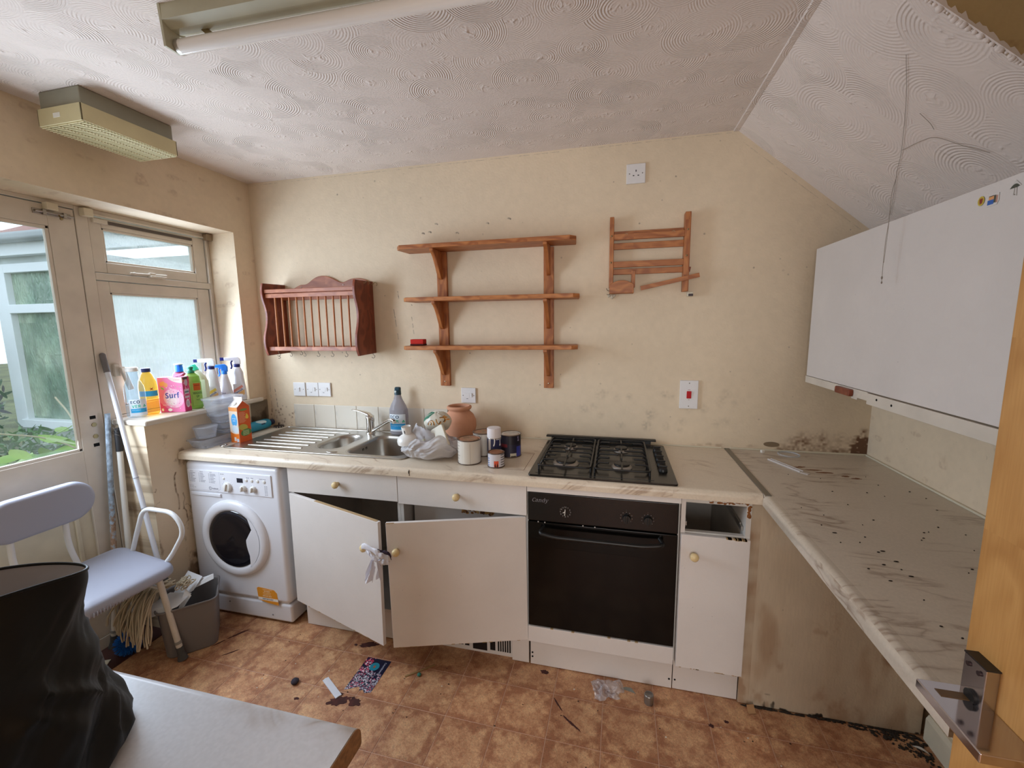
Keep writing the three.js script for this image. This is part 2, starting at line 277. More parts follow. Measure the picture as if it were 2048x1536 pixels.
// back wall with its stains
{
  const base = [228, 208, 180], CW = 2048, CH = 1472, R = rng(8);
  const marks = new Float32Array(CW * CH), brown = new Float32Array(CW * CH);
  const at = (x, y) => [x / W * CW, y / H * CH];
  const dab = (buf, x, y, r, amt, ry = r) => { const [px, py] = at(x, y), rp = r / W * CW, rq = ry / W * CW; for (let j = Math.max(0, Math.floor(py - rq)); j < Math.min(CH, py + rq); j++) for (let i = Math.max(0, Math.floor(px - rp)); i < Math.min(CW, px + rp); i++) { const d = Math.hypot((i - px) / rp, (j - py) / rq); if (d < 1) buf[j * CW + i] += amt * (1 - d) * noise(i / 6, j / 6, 0, 3) * 1.6; } };
  const scratch = (x0, y0, x1, y1, w, amt) => { const n = Math.ceil(Math.hypot(x1 - x0, y1 - y0) / 0.002); for (let k = 0; k <= n; k++) { const t = k / n; if (noise(k / 9, x0 * 99, 0, 4) < 0.3) continue; dab(marks, x0 + (x1 - x0) * t + (R() - 0.5) * 0.002, y0 + (y1 - y0) * t, w, amt); } };
  for (let k = 0; k < 70; k++) dab(marks, R() * W, 0.95 + R() * 1.4, 0.003 + R() * 0.004, 0.5);
  for (let k = 0; k < 9; k++) scratch(1.15 + R() * 0.8, 1.98 + R() * 0.12, 1.15 + R() * 0.8 * 0 + 1.17 + R() * 0.7 - 1.15 + 0.02, 1.98 + R() * 0.12, 0.002, 0);
  [[1.13, 2.03], [1.17, 2.035], [1.33, 2.02], [1.62, 2.075], [1.21, 2.075], [1.5, 2.06]].forEach(([x, y]) => { dab(marks, x, y, 0.012, 0.7, 0.006); dab(marks, x + 0.008, y - 0.004, 0.005, 0.9); });
  scratch(0.93, 1.62, 0.95, 1.45, 0.003, 0.35); scratch(0.96, 1.72, 0.965, 1.68, 0.003, 0.4); scratch(1.04, 1.65, 1.045, 1.64, 0.003, 0.6); scratch(1.04, 1.58, 1.05, 1.48, 0.003, 0.35); scratch(0.06, 1.2, 0.075, 1.02, 0.004, 0.3); scratch(0.03, 1.25, 0.03, 1.0, 0.003, 0.3);
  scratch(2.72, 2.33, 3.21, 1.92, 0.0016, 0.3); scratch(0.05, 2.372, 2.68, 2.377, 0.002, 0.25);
  for (let k = 0; k < 26; k++) dab(marks, 2.0 + R() * 0.9, 0.98 + R() * 0.2, 0.02 + R() * 0.02, 0.10);
  for (let k = 0; k < 40; k++) dab(brown, 2.95 + R() * 0.37, 0.90 + R() * R() * 0.10, 0.02 + R() * 0.03, 0.22);
  for (let k = 0; k < 60; k++) dab(brown, 3.27 + R() * 0.05, 0.90 + R() * R() * 0.12, 0.012 + R() * 0.02, 0.55);
  for (let k = 0; k < 60; k++) dab(brown, 0.02 + R() * 0.2, 0.90 + R() * 0.13, 0.004 + R() * 0.008, 0.35);
  for (let k = 0; k < 30; k++) dab(brown, 1.25 + R() * 1.8, 0.90 + R() * 0.02, 0.02 + R() * 0.03, 0.2, 0.012);
  const map = dataTex(CW, CH, (u, v, x, y) => {
    const n = fbm(u * 7, v * 5, 5, 0, 31) - 0.5, f = fbm(u * 130, v * 94, 2, 0, 34) - 0.5, k = 1 + n * 0.07 + f * 0.03, m = clamp(marks[y * CW + x], 0, 0.8), b = clamp(brown[y * CW + x], 0, 0.9);
    return [mix(mix(base[0] * k, 90, m), 96, b), mix(mix(base[1] * k, 80, m), 62, b), mix(mix(base[2] * k, 70, m), 40, b)];
  }, true);
  const mat = M({ name: 'cream_wall_paint_back', map, bumpMap: rollerBump, bumpScale: 0.0006, roughness: 0.75 });
  const g = box(-0.25, W + 0.12, -0.1, H, -0.12, 0); uvFit(g, 0, 0, W, 1, 0, H);
  mat.bumpMap = rollerBump.clone(); mat.bumpMap.repeat.set(W / 0.5, H / 0.5); mat.bumpMap.needsUpdate = true;
  var wallBack = struct('wall_back', g, mat);
}
// splash-back tiles behind the sink
{
  const t = M({ name: 'splash_tile', map: dataTex(256, 256, (u, v) => { const n = fbm(u * 3, v * 3, 4, 3, 12), c = smooth(0.5, 0.75, n); return [mix(222, 196, c), mix(212, 188, c), mix(196, 178, c)]; }, true, 0.3), roughness: 0.22 });
  const g = box(-0.0735, 0.0735, -0.0725, 0.0725, 0, 0.006, 0.0022);
  for (let i = 0; i < 7; i++) { const m = part(wallBack, 'tile', g, t); m.position.set(0.2765 + i * 0.149, 0.9745, 0.0003); }
}
// left wall: pieces round the window and the garden door
{
  const lo = [];
  lo.push(box(-0.25, 0, LINTEL, H, -0.02, ZN + 0.1), box(-0.25, 0, 0, LINTEL, -0.02, 0.135), box(-0.25, 0, -0.05, LINTEL, 1.60, ZN + 0.1));
  struct('wall_left', lo, cream);
  const dirt = dataTex(512, 768, (u, v) => {                     // scuffs and brown runs beside the washing machine
    const z = u * 0.745, y = v * 1.07, n = fbm(u * 6, v * 8, 5, 0, 51), k = 1 + (n - 0.5) * 0.08;
    let b = 0;
    const run = (z0, y0, y1, w, a) => { if (y < y0 || y > y1) return; const c = z0 + 0.008 * (noise(y * 40, z0 * 50, 0, 3) - 0.5) * 2, d = Math.abs(z - c) / w; if (d < 1) b += a * (1 - d) * (0.4 + noise(y * 90, 3, 0, 5)); };
    run(0.63, 0.60, 0.80, 0.006, 0.7); run(0.60, 0.52, 0.68, 0.005, 0.6); run(0.55, 0.30, 0.78, 0.012, 0.35);
    const low = smooth(0.66, 0.80, fbm(u * 9, v * 10, 5, 0, 57) + 0.10 * smooth(0.75, 0.35, y)); b += low * 0.6;
    const crack = Math.abs(fbm(u * 7, v * 9, 4, 0, 58) - 0.5); if (crack < 0.005 && y < 0.75 && noise(u * 9, v * 9, 0, 66) > 0.55) b += 0.35;
    b = clamp(b, 0, 0.85);
    return [mix(226 * k, 92, b), mix(206 * k, 66, b), mix(177 * k, 44, b)];
  }, true);
  const g = box(-0.185, 0, 0, 1.072, 0.0, 0.745);
  uvFit(g, 2, 0, 0.745, 1, 0, 1.07);
  struct('wall_left_low', g, M({ name: 'cream_wall_paint_dirty', map: dirt, bumpMap: rollerBump, bumpScale: 0.0006, roughness: 0.75 }));
  struct('wall_left_outside', box(-0.25, -0.186, 0, 1.072, 0.0, 0.736), cream);
  // window board with a rounded nose
  struct('trim_2', [box(-0.184, 0.034, 1.070, SILL, 0.137, 0.762, 0.009), box(0.001, 0.034, 1.070, SILL, 0.06, 0.145, 0.009)], whiteGloss);
}
// ceiling, sloping soffit, bulkhead
struct('ceiling', [box(-0.25, 2.70, H, H + 0.12, -0.12, ZN + 0.12), box(2.70, W + 0.12, H, H + 0.12, 0.99, ZN + 0.12)], artexMat);
{
  const x1 = W + 0.02, g = ext(poly([[2.693, H], [x1, slopeY(x1)], [x1, slopeY(x1) + 0.09], [2.76, H + 0.09], [2.693, H + 0.09]]), 0.978); uvBox(g);
  g.translate(0, 0, -0.01); struct('ceiling_slope', g, artexMat);
  const R = rng(5), up = [], dn = [], n = 90;                     // ragged plaster edge
  for (let i = 0; i <= n; i++) { const x = mix(2.694, W, i / n), q = R(); dn.push([x, slopeY(x) - 0.002]); up.push([x, slopeY(x) + 0.004 + q * q * 0.014]); }
  const ed = [uvBox(ext(poly([...dn, ...up.reverse()]), 0.005)).translate(0, 0, 0.978)];
  for (let i = 0; i < n; i++) { const x = mix(2.70, W, (i + R() * 0.8) / n), r = 0.004 + R() * 0.006; ed.push(mv(sph(r, 6, 5), x, slopeY(x) - 0.001 + R() * 0.003, 0.972 + R() * 0.003)); }
  const b = ext(poly([[2.693, H + 0.05], [2.693, H + 0.003], [x1, slopeY(x1) + 0.003], [x1, H + 0.05]]), 0.012); uvBox(b); b.translate(0, 0, 0.968);
  struct('wall_bulkhead', b, ochre);
  struct('trim_3', ed, gloss([230, 216, 206], 0.85, 3));
  struct('trim_4', box(2.676, 2.700, H - 0.006, H + 0.004, 0.0, 0.975, 0.003), artexMat);
}
// right wall and skirting
struct('wall_right', box(W, W + 0.12, -0.1, H, -0.02, ZN + 0.1), cream);
struct('baseboard_right', [ext(poly([[0, 0], [0.02, 0], [0.02, 0.085], [0.012, 0.1], [0, 0.1]]), 1.78).translate(0, 0, 0)].map((g) => uvBox(mv(g.scale(-1, 1, 1), W, 0, 0.57))).map((g) => { const i = g.attributes.position, n = g.attributes.normal; for (let k = 0; k < i.count; k += 3) { for (const a of [i, n]) { const t = [a.getX(k), a.getY(k), a.getZ(k)]; a.setXYZ(k, a.getX(k + 1), a.getY(k + 1), a.getZ(k + 1)); a.setXYZ(k + 1, ...t); } } return g; }), creamGloss);
// near wall with the doorway the photograph is taken from
struct('wall_near', [box(-0.25, 1.86, -0.1, H, ZN, ZN + 0.1), box(2.70, W + 0.12, -0.1, H, ZN, ZN + 0.1), box(1.86, 2.70, 2.03, H, ZN, ZN + 0.1)], cream);
// hall beyond the doorway
struct('wall_hall', [box(0.9, 1.0, -0.1, H + 0.1, ZN + 0.1, 4.3), box(W + 0.02, W + 0.12, -0.1, H + 0.1, ZN + 0.1, 4.3), box(0.9, 1.75, -0.1, H + 0.1, 4.3, 4.4), box(2.75, W + 0.12, -0.1, H + 0.1, 4.3, 4.4), box(1.75, 2.75, -0.1, 0.5, 4.3, 4.4), box(1.75, 2.75, 2.1, H + 0.1, 4.3, 4.4)], cream);
struct('ceiling_hall', box(0.9, W + 0.12, H, H + 0.1, ZN + 0.12, 4.4), artexMat);

// ---------- window and garden door (painted timber) ----------
const paneGlass = (rough, seed, lo, hi, c = 0xf2f8fb) => M({ name: 'dirty_pane', color: c, transmission: 1, ior: 1.45, roughness: 1, roughnessMap: dataTex(512, 512, (u, v) => { const n = fbm(u * 3 + fbm(u * 2, v * 2, 3, 0, seed) * 2, v * 6, 5, 0, seed + 2), s = noise(u * 260, v * 30, 0, seed + 4), d = noise(u * 200, v * 200, 0, seed + 6) > 0.96 ? 0.2 : 0; return 255 * clamp(mix(lo, hi, smooth(0.3, 0.75, n)) + (s - 0.5) * 0.1 + d); }, false), side: THREE.DoubleSide });
{
  const w = structGroup('window_1', [-0.185, SILL, 0.135]);
  const fx0 = -0.25, fx1 = -0.185;
  const fr = [box(fx0, fx1, SILL - 0.02, LINTEL, 0.135, 0.154, 0.003), box(fx0, fx1, 0.0, LINTEL, 0.736, 0.784, 0.003), box(fx0, fx1, 2.056, LINTEL, 0.154, 0.736, 0.003), box(fx0, fx1, 1.757, 1.791, 0.154, 0.736, 0.003), box(fx0, fx1, SILL - 0.02, SILL + 0.012, 0.154, 0.736, 0.003),
    box(fx1 - 0.004, fx1 + 0.008, 1.791, 2.056, 0.154, 0.162, 0.002), box(fx1 - 0.004, fx1 + 0.008, SILL, 1.757, 0.154, 0.162, 0.002), box(fx1 - 0.004, fx1 + 0.008, 2.048, 2.057, 0.162, 0.736, 0.002)];
  wpart(w, 'window_frame', fr, whiteGloss);
  const sash = (y0, y1, z0, z1, gy0, gy1, gz0, gz1, x, m, tilt) => {
    const g = [box(x - 0.04, x, y0, y1, z0, gz0, 0.003), box(x - 0.04, x, y0, y1, gz1, z1, 0.003), box(x - 0.04, x, y0, gy0, gz0, gz1, 0.003), box(x - 0.04, x, gy1, y1, gz0, gz1, 0.003)];
    const b = 0.010;                                             // glazing bead
    g.push(box(x - 0.028, x - 0.004, gy0, gy1, gz0, gz0 + b, 0.002), box(x - 0.028, x - 0.004, gy0, gy1, gz1 - b, gz1, 0.002), box(x - 0.028, x - 0.004, gy0, gy0 + b, gz0, gz1, 0.002), box(x - 0.028, x - 0.004, gy1 - b, gy1, gz0, gz1, 0.002));
    const s = wpart(w, 'sash', g, whiteGloss), pg = box(x - 0.022, x - 0.019, gy0 + 0.002, gy1 - 0.002, gz0 + 0.002, gz1 - 0.002);
    uvFit(pg, 2, z0, z1, 1, y0, y1);
    part(s, 'pane', pg.translate(0.185, -SILL, -0.135), m);
    return s;
  };
  const s1 = sash(1.793, 2.046, 0.164, 0.734, 1.842, 2.001, 0.232, 0.682, -0.19, paneGlass(1, 11, 0.35, 0.62));
  sash(1.110, 1.754, 0.164, 0.734, 1.150, 1.702, 0.236, 0.682, -0.19, paneGlass(1, 23, 0.72, 0.92));
  // stay with its pegs, casement handle, curtain-rail blocks, draught strip
  wpart(w, 'window_stay', [rod([-0.180, 1.808, 0.41], [-0.180, 1.802, 0.59], 0.005, 8), mv(sph(0.008), -0.180, 1.802, 0.57), box(-0.190, -0.173, 1.795, 1.815, 0.47, 0.50, 0.003), box(-0.188, -0.165, 1.790, 1.8, 0.42, 0.50, 0.003)], whiteGloss);
  wpart(w, 'window_handle', [box(-0.191, -0.173, 1.30, 1.36, 0.695, 0.72, 0.004), mv(box(-0.008, 0.008, -0.11, 0.01, -0.012, 0.012, 0.006), -0.160, 1.335, 0.695, 0.25, 0, 0)], whiteGloss);
  for (const [z, y] of [[0.750, 2.052], [0.155, 2.055]]) wpart(w, 'curtain_rail_block', box(-0.1845, -0.150, y - 0.018, y + 0.018, z - 0.018, z + 0.018, 0.003), z < 0.5 ? gloss([150, 130, 105], 0.6, 3) : creamGloss);
  wpart(w, 'draught_strip', box(-0.191, -0.182, 2.022, 2.036, 0.24, 0.67, 0.002), P('dark_strip', 0x5a5048, 0.7));
  wpart(w, 'trickle_vent', box(-0.191, -0.178, 2.018, 2.038, 0.66, 0.72, 0.002), whiteGloss);
}
{
  const d = structGroup('door_1', [-0.185, 0.062, 0.787]);
  const x0 = -0.231, x1 = -0.187, z0 = 0.787, z1 = 1.562, sL = 0.882, sR = 1.467;
  wpart(d, 'door_stile', box(x0, x1, 0.062, 2.056, z0, sL, 0.002), whiteGloss);
  wpart(d, 'door_stile', box(x0, x1, 0.062, 2.056, sR, z1, 0.002), whiteGloss);
  wpart(d, 'door_rail', box(x0, x1, 1.968, 2.056, sL, sR, 0.002), whiteGloss);
  wpart(d, 'door_rail', box(x0, x1, 0.786, 0.975, sL, sR, 0.002), whiteGloss);
  wpart(d, 'door_rail', box(x0, x1, 0.062, 0.235, sL, sR, 0.002), whiteGloss);
  wpart(d, 'door_panel', [box(x0 + 0.012, x1 - 0.014, 0.235, 0.786, sL, sR), box(x1 - 0.016, x1 - 0.003, 0.235, 0.786, 0.932, 0.949, 0.004), box(x1 - 0.016, x1 - 0.003, 0.772, 0.786, sL, sR, 0.004)], creamGloss);
  wpart(d, 'glazing_bead', [box(x1 - 0.018, x1 - 0.002, 0.975, 1.968, sL, sL + 0.014, 0.003), box(x1 - 0.018, x1 - 0.002, 0.975, 1.968, sR - 0.014, sR, 0.003), box(x1 - 0.018, x1 - 0.002, 0.975, 0.989, sL, sR, 0.003), box(x1 - 0.018, x1 - 0.002, 1.954, 1.968, sL, sR, 0.003)], whiteGloss);
  const pg = box(-0.211, -0.208, 0.975, 1.968, sL, sR); uvFit(pg, 2, sL, sR, 1, 0.975, 1.968);
  wpart(d, 'pane', pg, paneGlass(1, 37, 0.06, 0.26));
  const bolt = wpart(d, 'door_bolt', [box(-0.188, -0.182, 2.01, 2.032, 0.80, 0.93, 0.002), rod([-0.177, 2.021, 0.795], [-0.177, 2.021, 0.925], 0.005), box(-0.188, -0.171, 2.01, 2.032, 0.82, 0.832, 0.002), box(-0.188, -0.171, 2.01, 2.032, 0.89, 0.902, 0.002)], P('dull_metal', 0xa8a39c, 0.4, { metalness: 1 }));
  part(bolt, 'bolt_knob', [rod([0.008, 1.959, 0.06], [0.02, 1.943, 0.06], 0.003), mv(sph(0.006), 0.021, 1.940, 0.06)], brass);
  wpart(d, 'bolt_block', box(-0.187, -0.157, 2.032, 2.062, 0.855, 0.895, 0.003), creamGloss);
  for (const y of [1.121, 0.990]) wpart(d, 'latch_hole', [box(-0.1895, -0.1860, y - 0.008, y + 0.008, 0.816, 0.840, 0.002)], darkHole);
  for (const y of [1.086, 1.031]) wpart(d, 'screw_hole', mv(cyl(0.010, 0.010, 0.004, 14), -0.188, y, 0.827, 0, 0, -PI / 2), brass);
  struct('trim_5', [box(-0.25, -0.185, 2.06, LINTEL, 0.784, 1.60, 0.002), box(-0.25, -0.185, 0, LINTEL, 1.565, 1.60, 0.002), box(-0.25, -0.185, 0, 0.060, 0.784, 1.565, 0.002)], whiteGloss);
}
// the open timber door beside the camera
{
  const d = structGroup('door_2', [2.655, 0, 1.592]);
  wpart(d, 'door_leaf', box(2.655, 2.695, 0.008, 1.98, 1.592, 2.35, 0.002), doorWood);
  struct('trim_6', [box(2.70, 2.72, 0, 2.05, ZN - 0.02, ZN + 0.1), box(1.84, 1.86, 0, 2.05, ZN - 0.02, ZN + 0.1), box(1.84, 2.72, 2.03, 2.05, ZN - 0.02, ZN + 0.1)], doorWood);
  const pm = P('satin_metal', 0xb6b2b4, 0.22, { metalness: 1 });
  const lt = wpart(d, 'latch_plate', box(2.640, 2.655, 1.028, 1.084, 1.613, 1.648, 0.001), pm);
  wpart(d, 'latch_plate_edge', box(2.6395, 2.6552, 1.0835, 1.0855, 1.6125, 1.6485), blackPlastic);
  for (const z of [1.622, 1.639]) part(lt, 'screw', mv(cyl(0.0032, 0.0032, 0.002, 10), 2.640 - 2.655, 1.073, z - 1.592, 0, 0, PI / 2), P('dark_screw', 0x55494a, 0.4, { metalness: 1 }));
  const sl = box(2.594, 2.6549, 1.016, 1.029, 1.607, 1.716, 0.0015);
  wpart(d, 'latch_ledge', sl, P('polished_metal', 0xc4c0c4, 0.1, { metalness: 1 }));
  wpart(d, 'latch_slot', box(2.606, 2.641, 1.0285, 1.0297, 1.622, 1.635, 0.0005), P('brown_shadow_slot', 0x5a4226, 0.5));
  wpart(d, 'latch_knob', mv(cyl(0.009, 0.009, 0.004, 16), 2.641, 1.034, 1.632, 0, 0, PI / 2), blackPlastic);
}
// ---------- fitted units along the back wall ----------
const knobGeo = () => lathe([[0.0001, 0], [0.009, 0], [0.0075, 0.006], [0.0095, 0.010], [0.015, 0.015], [0.0165, 0.022], [0.0145, 0.029], [0.008, 0.033], [0.0001, 0.034]], 24).rotateX(PI / 2);
function knob(parent, x, y, z) { const k = part(parent, 'knob', knobGeo(), knobWood, 'pale turned wooden knob'); k.position.set(x, y, z); return k; }
// white door front with raw chipped lower and upper edge
function frontBoard(w, h, seed, edges = true) {
  const g = [box(0, w, 0, h, 0, 0.016, 0.0012)];
  const c = [], R = rng(seed);
  if (edges) for (let i = 0; i < 14; i++) { const x = R() * w * 0.96, l = 0.004 + R() * 0.014; c.push(box(x, x + l, -0.0006, 0.0012 + R() * 0.002, 0.001, 0.0164 + 0.0003)); }
  return [g, c];
}
const worktopHole = new THREE.Path(); worktopHole.moveTo(0.615, -0.085); worktopHole.lineTo(1.205, -0.085); worktopHole.lineTo(1.205, -0.485); worktopHole.lineTo(0.615, -0.485); worktopHole.closePath();
{
  const t = thing('worktop', 'long marbled beige laminate worktop along the back wall holding the sink', 'worktop', [0, 0.862, 0]);
  const s = poly([[0.002, -0.002], [2.711, -0.002], [2.711, -0.574], [0.002, -0.574]]); s.holes.push(worktopHole);
  const slab = uvBox(ext(s, 0.038).rotateX(-PI / 2));
  const nose = (len) => { const p = new THREE.Shape(); p.moveTo(0, 0); p.lineTo(0.032, 0); p.lineTo(0.032, 0.018); p.absarc(0.012, 0.018, 0.02, 0, PI / 2, false); p.lineTo(0, 0.038); p.closePath(); return ext(p, len, 0, 6); };
  const n = uvBox(nose(2.709).rotateY(-PI / 2).translate(2.711, 0, 0.574));
  part(t, 'worktop_board', [slab, n], lamBack);
  part(t, 'silicone_line', box(1.22, 2.70, 0.038, 0.044, 0.0, 0.006, 0.002), creamGloss);
  part(t, 'edge_crack', [box(1.300, 1.303, 0.006, 0.034, 0.605, 0.6066), box(1.297, 1.3, 0.016, 0.028, 0.605, 0.6066)], P('crack_brown', 0x4a3a2c, 0.9));
  part(t, 'cut_line', [box(1.80, 1.8015, 0.0378, 0.0384, 0.27, 0.52), box(1.55, 1.8015, 0.0378, 0.0384, 0.27, 0.2715), box(1.62, 1.8015, 0.0378, 0.0384, 0.52, 0.5215)], P('pencil_brown', 0x7a5540, 0.9));
  const t2 = thing('worktop', 'grey veined laminate worktop running along the right wall, dusty with dark crumbs', 'worktop', [2.713, 0.862, 0]);
  const slab2 = box(0.026, 0.608, 0, 0.038, 0.003, 1.512), n2 = uvBox(nose(0.902).rotateY(PI).translate(0.026, 0, 1.512));
  const n2b = uvBox(box(0, 0.026, 0, 0.038, 0.003, 0.61));
  part(t2, 'worktop_board', [slab2, n2b], lamRight); part(t2, 'rolled_edge', n2, M({ name: 'glossy_rolled_edge', map: lamRight.map, roughness: 0.2, clearcoat: 0.6 }), 'glossy rolled edge');
  part(t2, 'joint_strip', box(0.0, 0.022, 0.038, 0.0405, 0.004, 0.612, 0.001), P('dull_aluminium', 0x8c887f, 0.45, { metalness: 0.9 }), 'dull grey metal joint strip');
  part(t2, 'upstand_seal', [box(0.026, 0.608, 0.038, 0.046, 0.001, 0.008, 0.002), box(0.600, 0.609, 0.038, 0.046, 0.01, 1.5, 0.002)], creamGloss);
  const panelMap = dataTex(512, 640, (u, v) => {                 // water-stained board
    const n = fbm(u * 5, v * 6, 5, 0, 401), k = 1 + (n - 0.5) * 0.1 + (noise(u * 150, v * 20, 0, 7) - 0.5) * 0.03;
    let b = 0.4 * smooth(0.58, 0.85, fbm(u * 7 + 3, v * 3, 4, 0, 405) + 0.35 * Math.max(0, 0.16 - u) * 6 * noise(v * 9, 2, 0, 3));
    b += 0.4 * smooth(0.66, 0.85, fbm(u * 9, v * 9, 4, 0, 407) + Math.max(0, 0.22 - v) * 0.9);
    if (u < 0.06) b += 0.35 * noise(v * 30, 1, 0, 5); const dk = smooth(0.86, 0.98, fbm(u * 20, v * 14, 3, 0, 409) + Math.max(0, 0.05 - v) * 6);
    return [mix(mix(206 * k, 150, b), 50, dk), mix(mix(190 * k, 112, b), 42, dk), mix(mix(166 * k, 82, b), 34, dk)];
  }, true);
  solo('support_panel', 'stained cream board closing the space under the right worktop', 'panel', uvFit(box(2.684, 3.3, 0.004, 0.86, 0.548, 0.56, 0.001), 0, 2.684, 3.322, 1, 0, 0.86), M({ name: 'stained_board', map: panelMap, bumpMap: rollerBump, bumpScale: 0.0006, roughness: 0.7 }));
  solo('end_bearer', 'cream timber bearer on the right wall holding up the worktop end', 'bearer', [box(3.295, 3.322, 0.76, 0.861, 0.57, 1.5, 0.003)], creamGloss);
}
function carcass(t, x0, x1, inside, top = true) {
  wpart(t, 'side_panel', box(x0, x0 + 0.015, 0.15, 0.861, 0.02, 0.566), lightInside);
  wpart(t, 'side_panel', box(x1 - 0.015, x1, 0.15, 0.861, 0.02, 0.566), lightInside);
  wpart(t, 'base_board', box(x0 + 0.015, x1 - 0.015, 0.15, 0.166, 0.02, 0.56), inside);
  wpart(t, 'back_board', box(x0 + 0.015, x1 - 0.015, 0.166, 0.861, 0.02, 0.026), inside);
}
{
  const a = thing('base_cabinet', 'white base cabinet left of the pair under the sink, door sagging open to the right', 'cabinet', [0.64, 0, 0.02]);
  carcass(a, 0.64, 1.2285, lightInside);
  const dr = wpart(a, 'drawer_front', box(0.642, 1.227, 0.732, 0.860, 0.567, 0.586, 0.0015), melamine); knob(dr, 0.92 - 0.64, 0.795, 0.586 - 0.02);
  const [f, c] = frontBoard(0.612, 0.57, 3), door = part(a, 'door', f, melamine); door.position.set(0.0, 0.155, 0.550); door.rotation.set(0, rad(-16.5), rad(-0.8)); door.scale.x = 1.0;
  part(door, 'chipped_edge', [...c, box(0.19, 0.60, 0.5698, 0.5712, 0.001, 0.015)], chip, 'raw brown chipboard edge');
  knob(door, 0.540, 0.445, 0.016);
  wpart(a, 'plinth', box(0.655, 1.26, 0.003, 0.149, 0.53, 0.547, 0.001), plinthMat);
  const b = thing('base_cabinet', 'white base cabinet beside the oven with its loose door swung out to the left', 'cabinet', [1.23, 0, 0.02]);
  carcass(b, 1.2295, 1.826, lightInside);
  const dr2 = wpart(b, 'drawer_front', box(1.2295, 1.826, 0.725, 0.857, 0.567, 0.586, 0.0015), melamine); knob(dr2, 1.518 - 1.23, 0.787, 0.566);
  const [f2, c2] = frontBoard(0.585, 0.57, 8), d2 = part(b, 'door', f2.map((g) => g.translate(-0.585, 0, 0)), melamine); d2.position.set(0.594, 0.150, 0.552); d2.rotation.set(0, rad(16.8), rad(0.6));
  part(d2, 'chipped_edge', [...c2.map((g) => g.translate(-0.585, 0, 0)), box(-0.583, -0.55, 0.5685, 0.5706, 0.012, 0.0164)], chip, 'raw brown chipboard edge');
  knob(d2, -0.545, 0.450, 0.016);
  const rust = canvasTex(512, 256, (g, w, h) => { g.fillStyle = '#cfcac6'; g.fillRect(0, 0, w, h); const R = rng(4); g.fillStyle = '#111'; for (const x of [300, 314, 328]) { g.beginPath(); g.arc(x, 104, 5, 0, 7); g.fill(); } for (let i = 0; i < 160; i++) { const x = 230 + R() * 150, y = 95 + R() * 60; g.fillStyle = ['#8a5a28', '#b98a4a', '#5a3418', '#caa56a'][Math.floor(R() * 4)]; g.beginPath(); g.arc(x, y, 2 + R() * 6, 0, 7); g.fill(); } g.strokeStyle = '#8d867f'; g.beginPath(); g.moveTo(0, 60); g.lineTo(w, 96); g.stroke(); });
  wpart(b, 'inner_board', uvFit(box(1.26, 1.79, 0.17, 0.86, 0.48, 0.492), 0, 1.26, 1.79, 1, 0.58, 0.80), M({ name: 'rusty_inner_board', map: rust, roughness: 0.6 }));
  wpart(b, 'plinth', box(1.745, 1.823, 0.003, 0.149, 0.53, 0.547, 0.001), plinthMat);
  // broken plinth vent
  const v = [], hole = [], R = rng(20);
  v.push(box(1.27, 1.742, 0.0, 0.148, 0.524, 0.530));
  for (let i = 0; i < 8; i++) hole.push(box(1.30 + i * 0.03, 1.322 + i * 0.03, 0.02 + R() * 0.01, 0.11 + R() * 0.03, 0.5295, 0.531, 0.0005));
  hole.push(box(1.55, 1.62, 0.012, 0.12, 0.5295, 0.531), box(1.635, 1.66, 0.02, 0.12, 0.5295, 0.531)); for (let i = 0; i < 6; i++) hole.push(box(1.672 + i * 0.011, 1.679 + i * 0.011, 0.02, 0.125, 0.5295, 0.531));
  wpart(b, 'vent_plate', v, plinthMat); wpart(b, 'vent_slots', hole, P('brown_black', 0x1c100c, 0.9)).userData.kind = 'stuff';
}
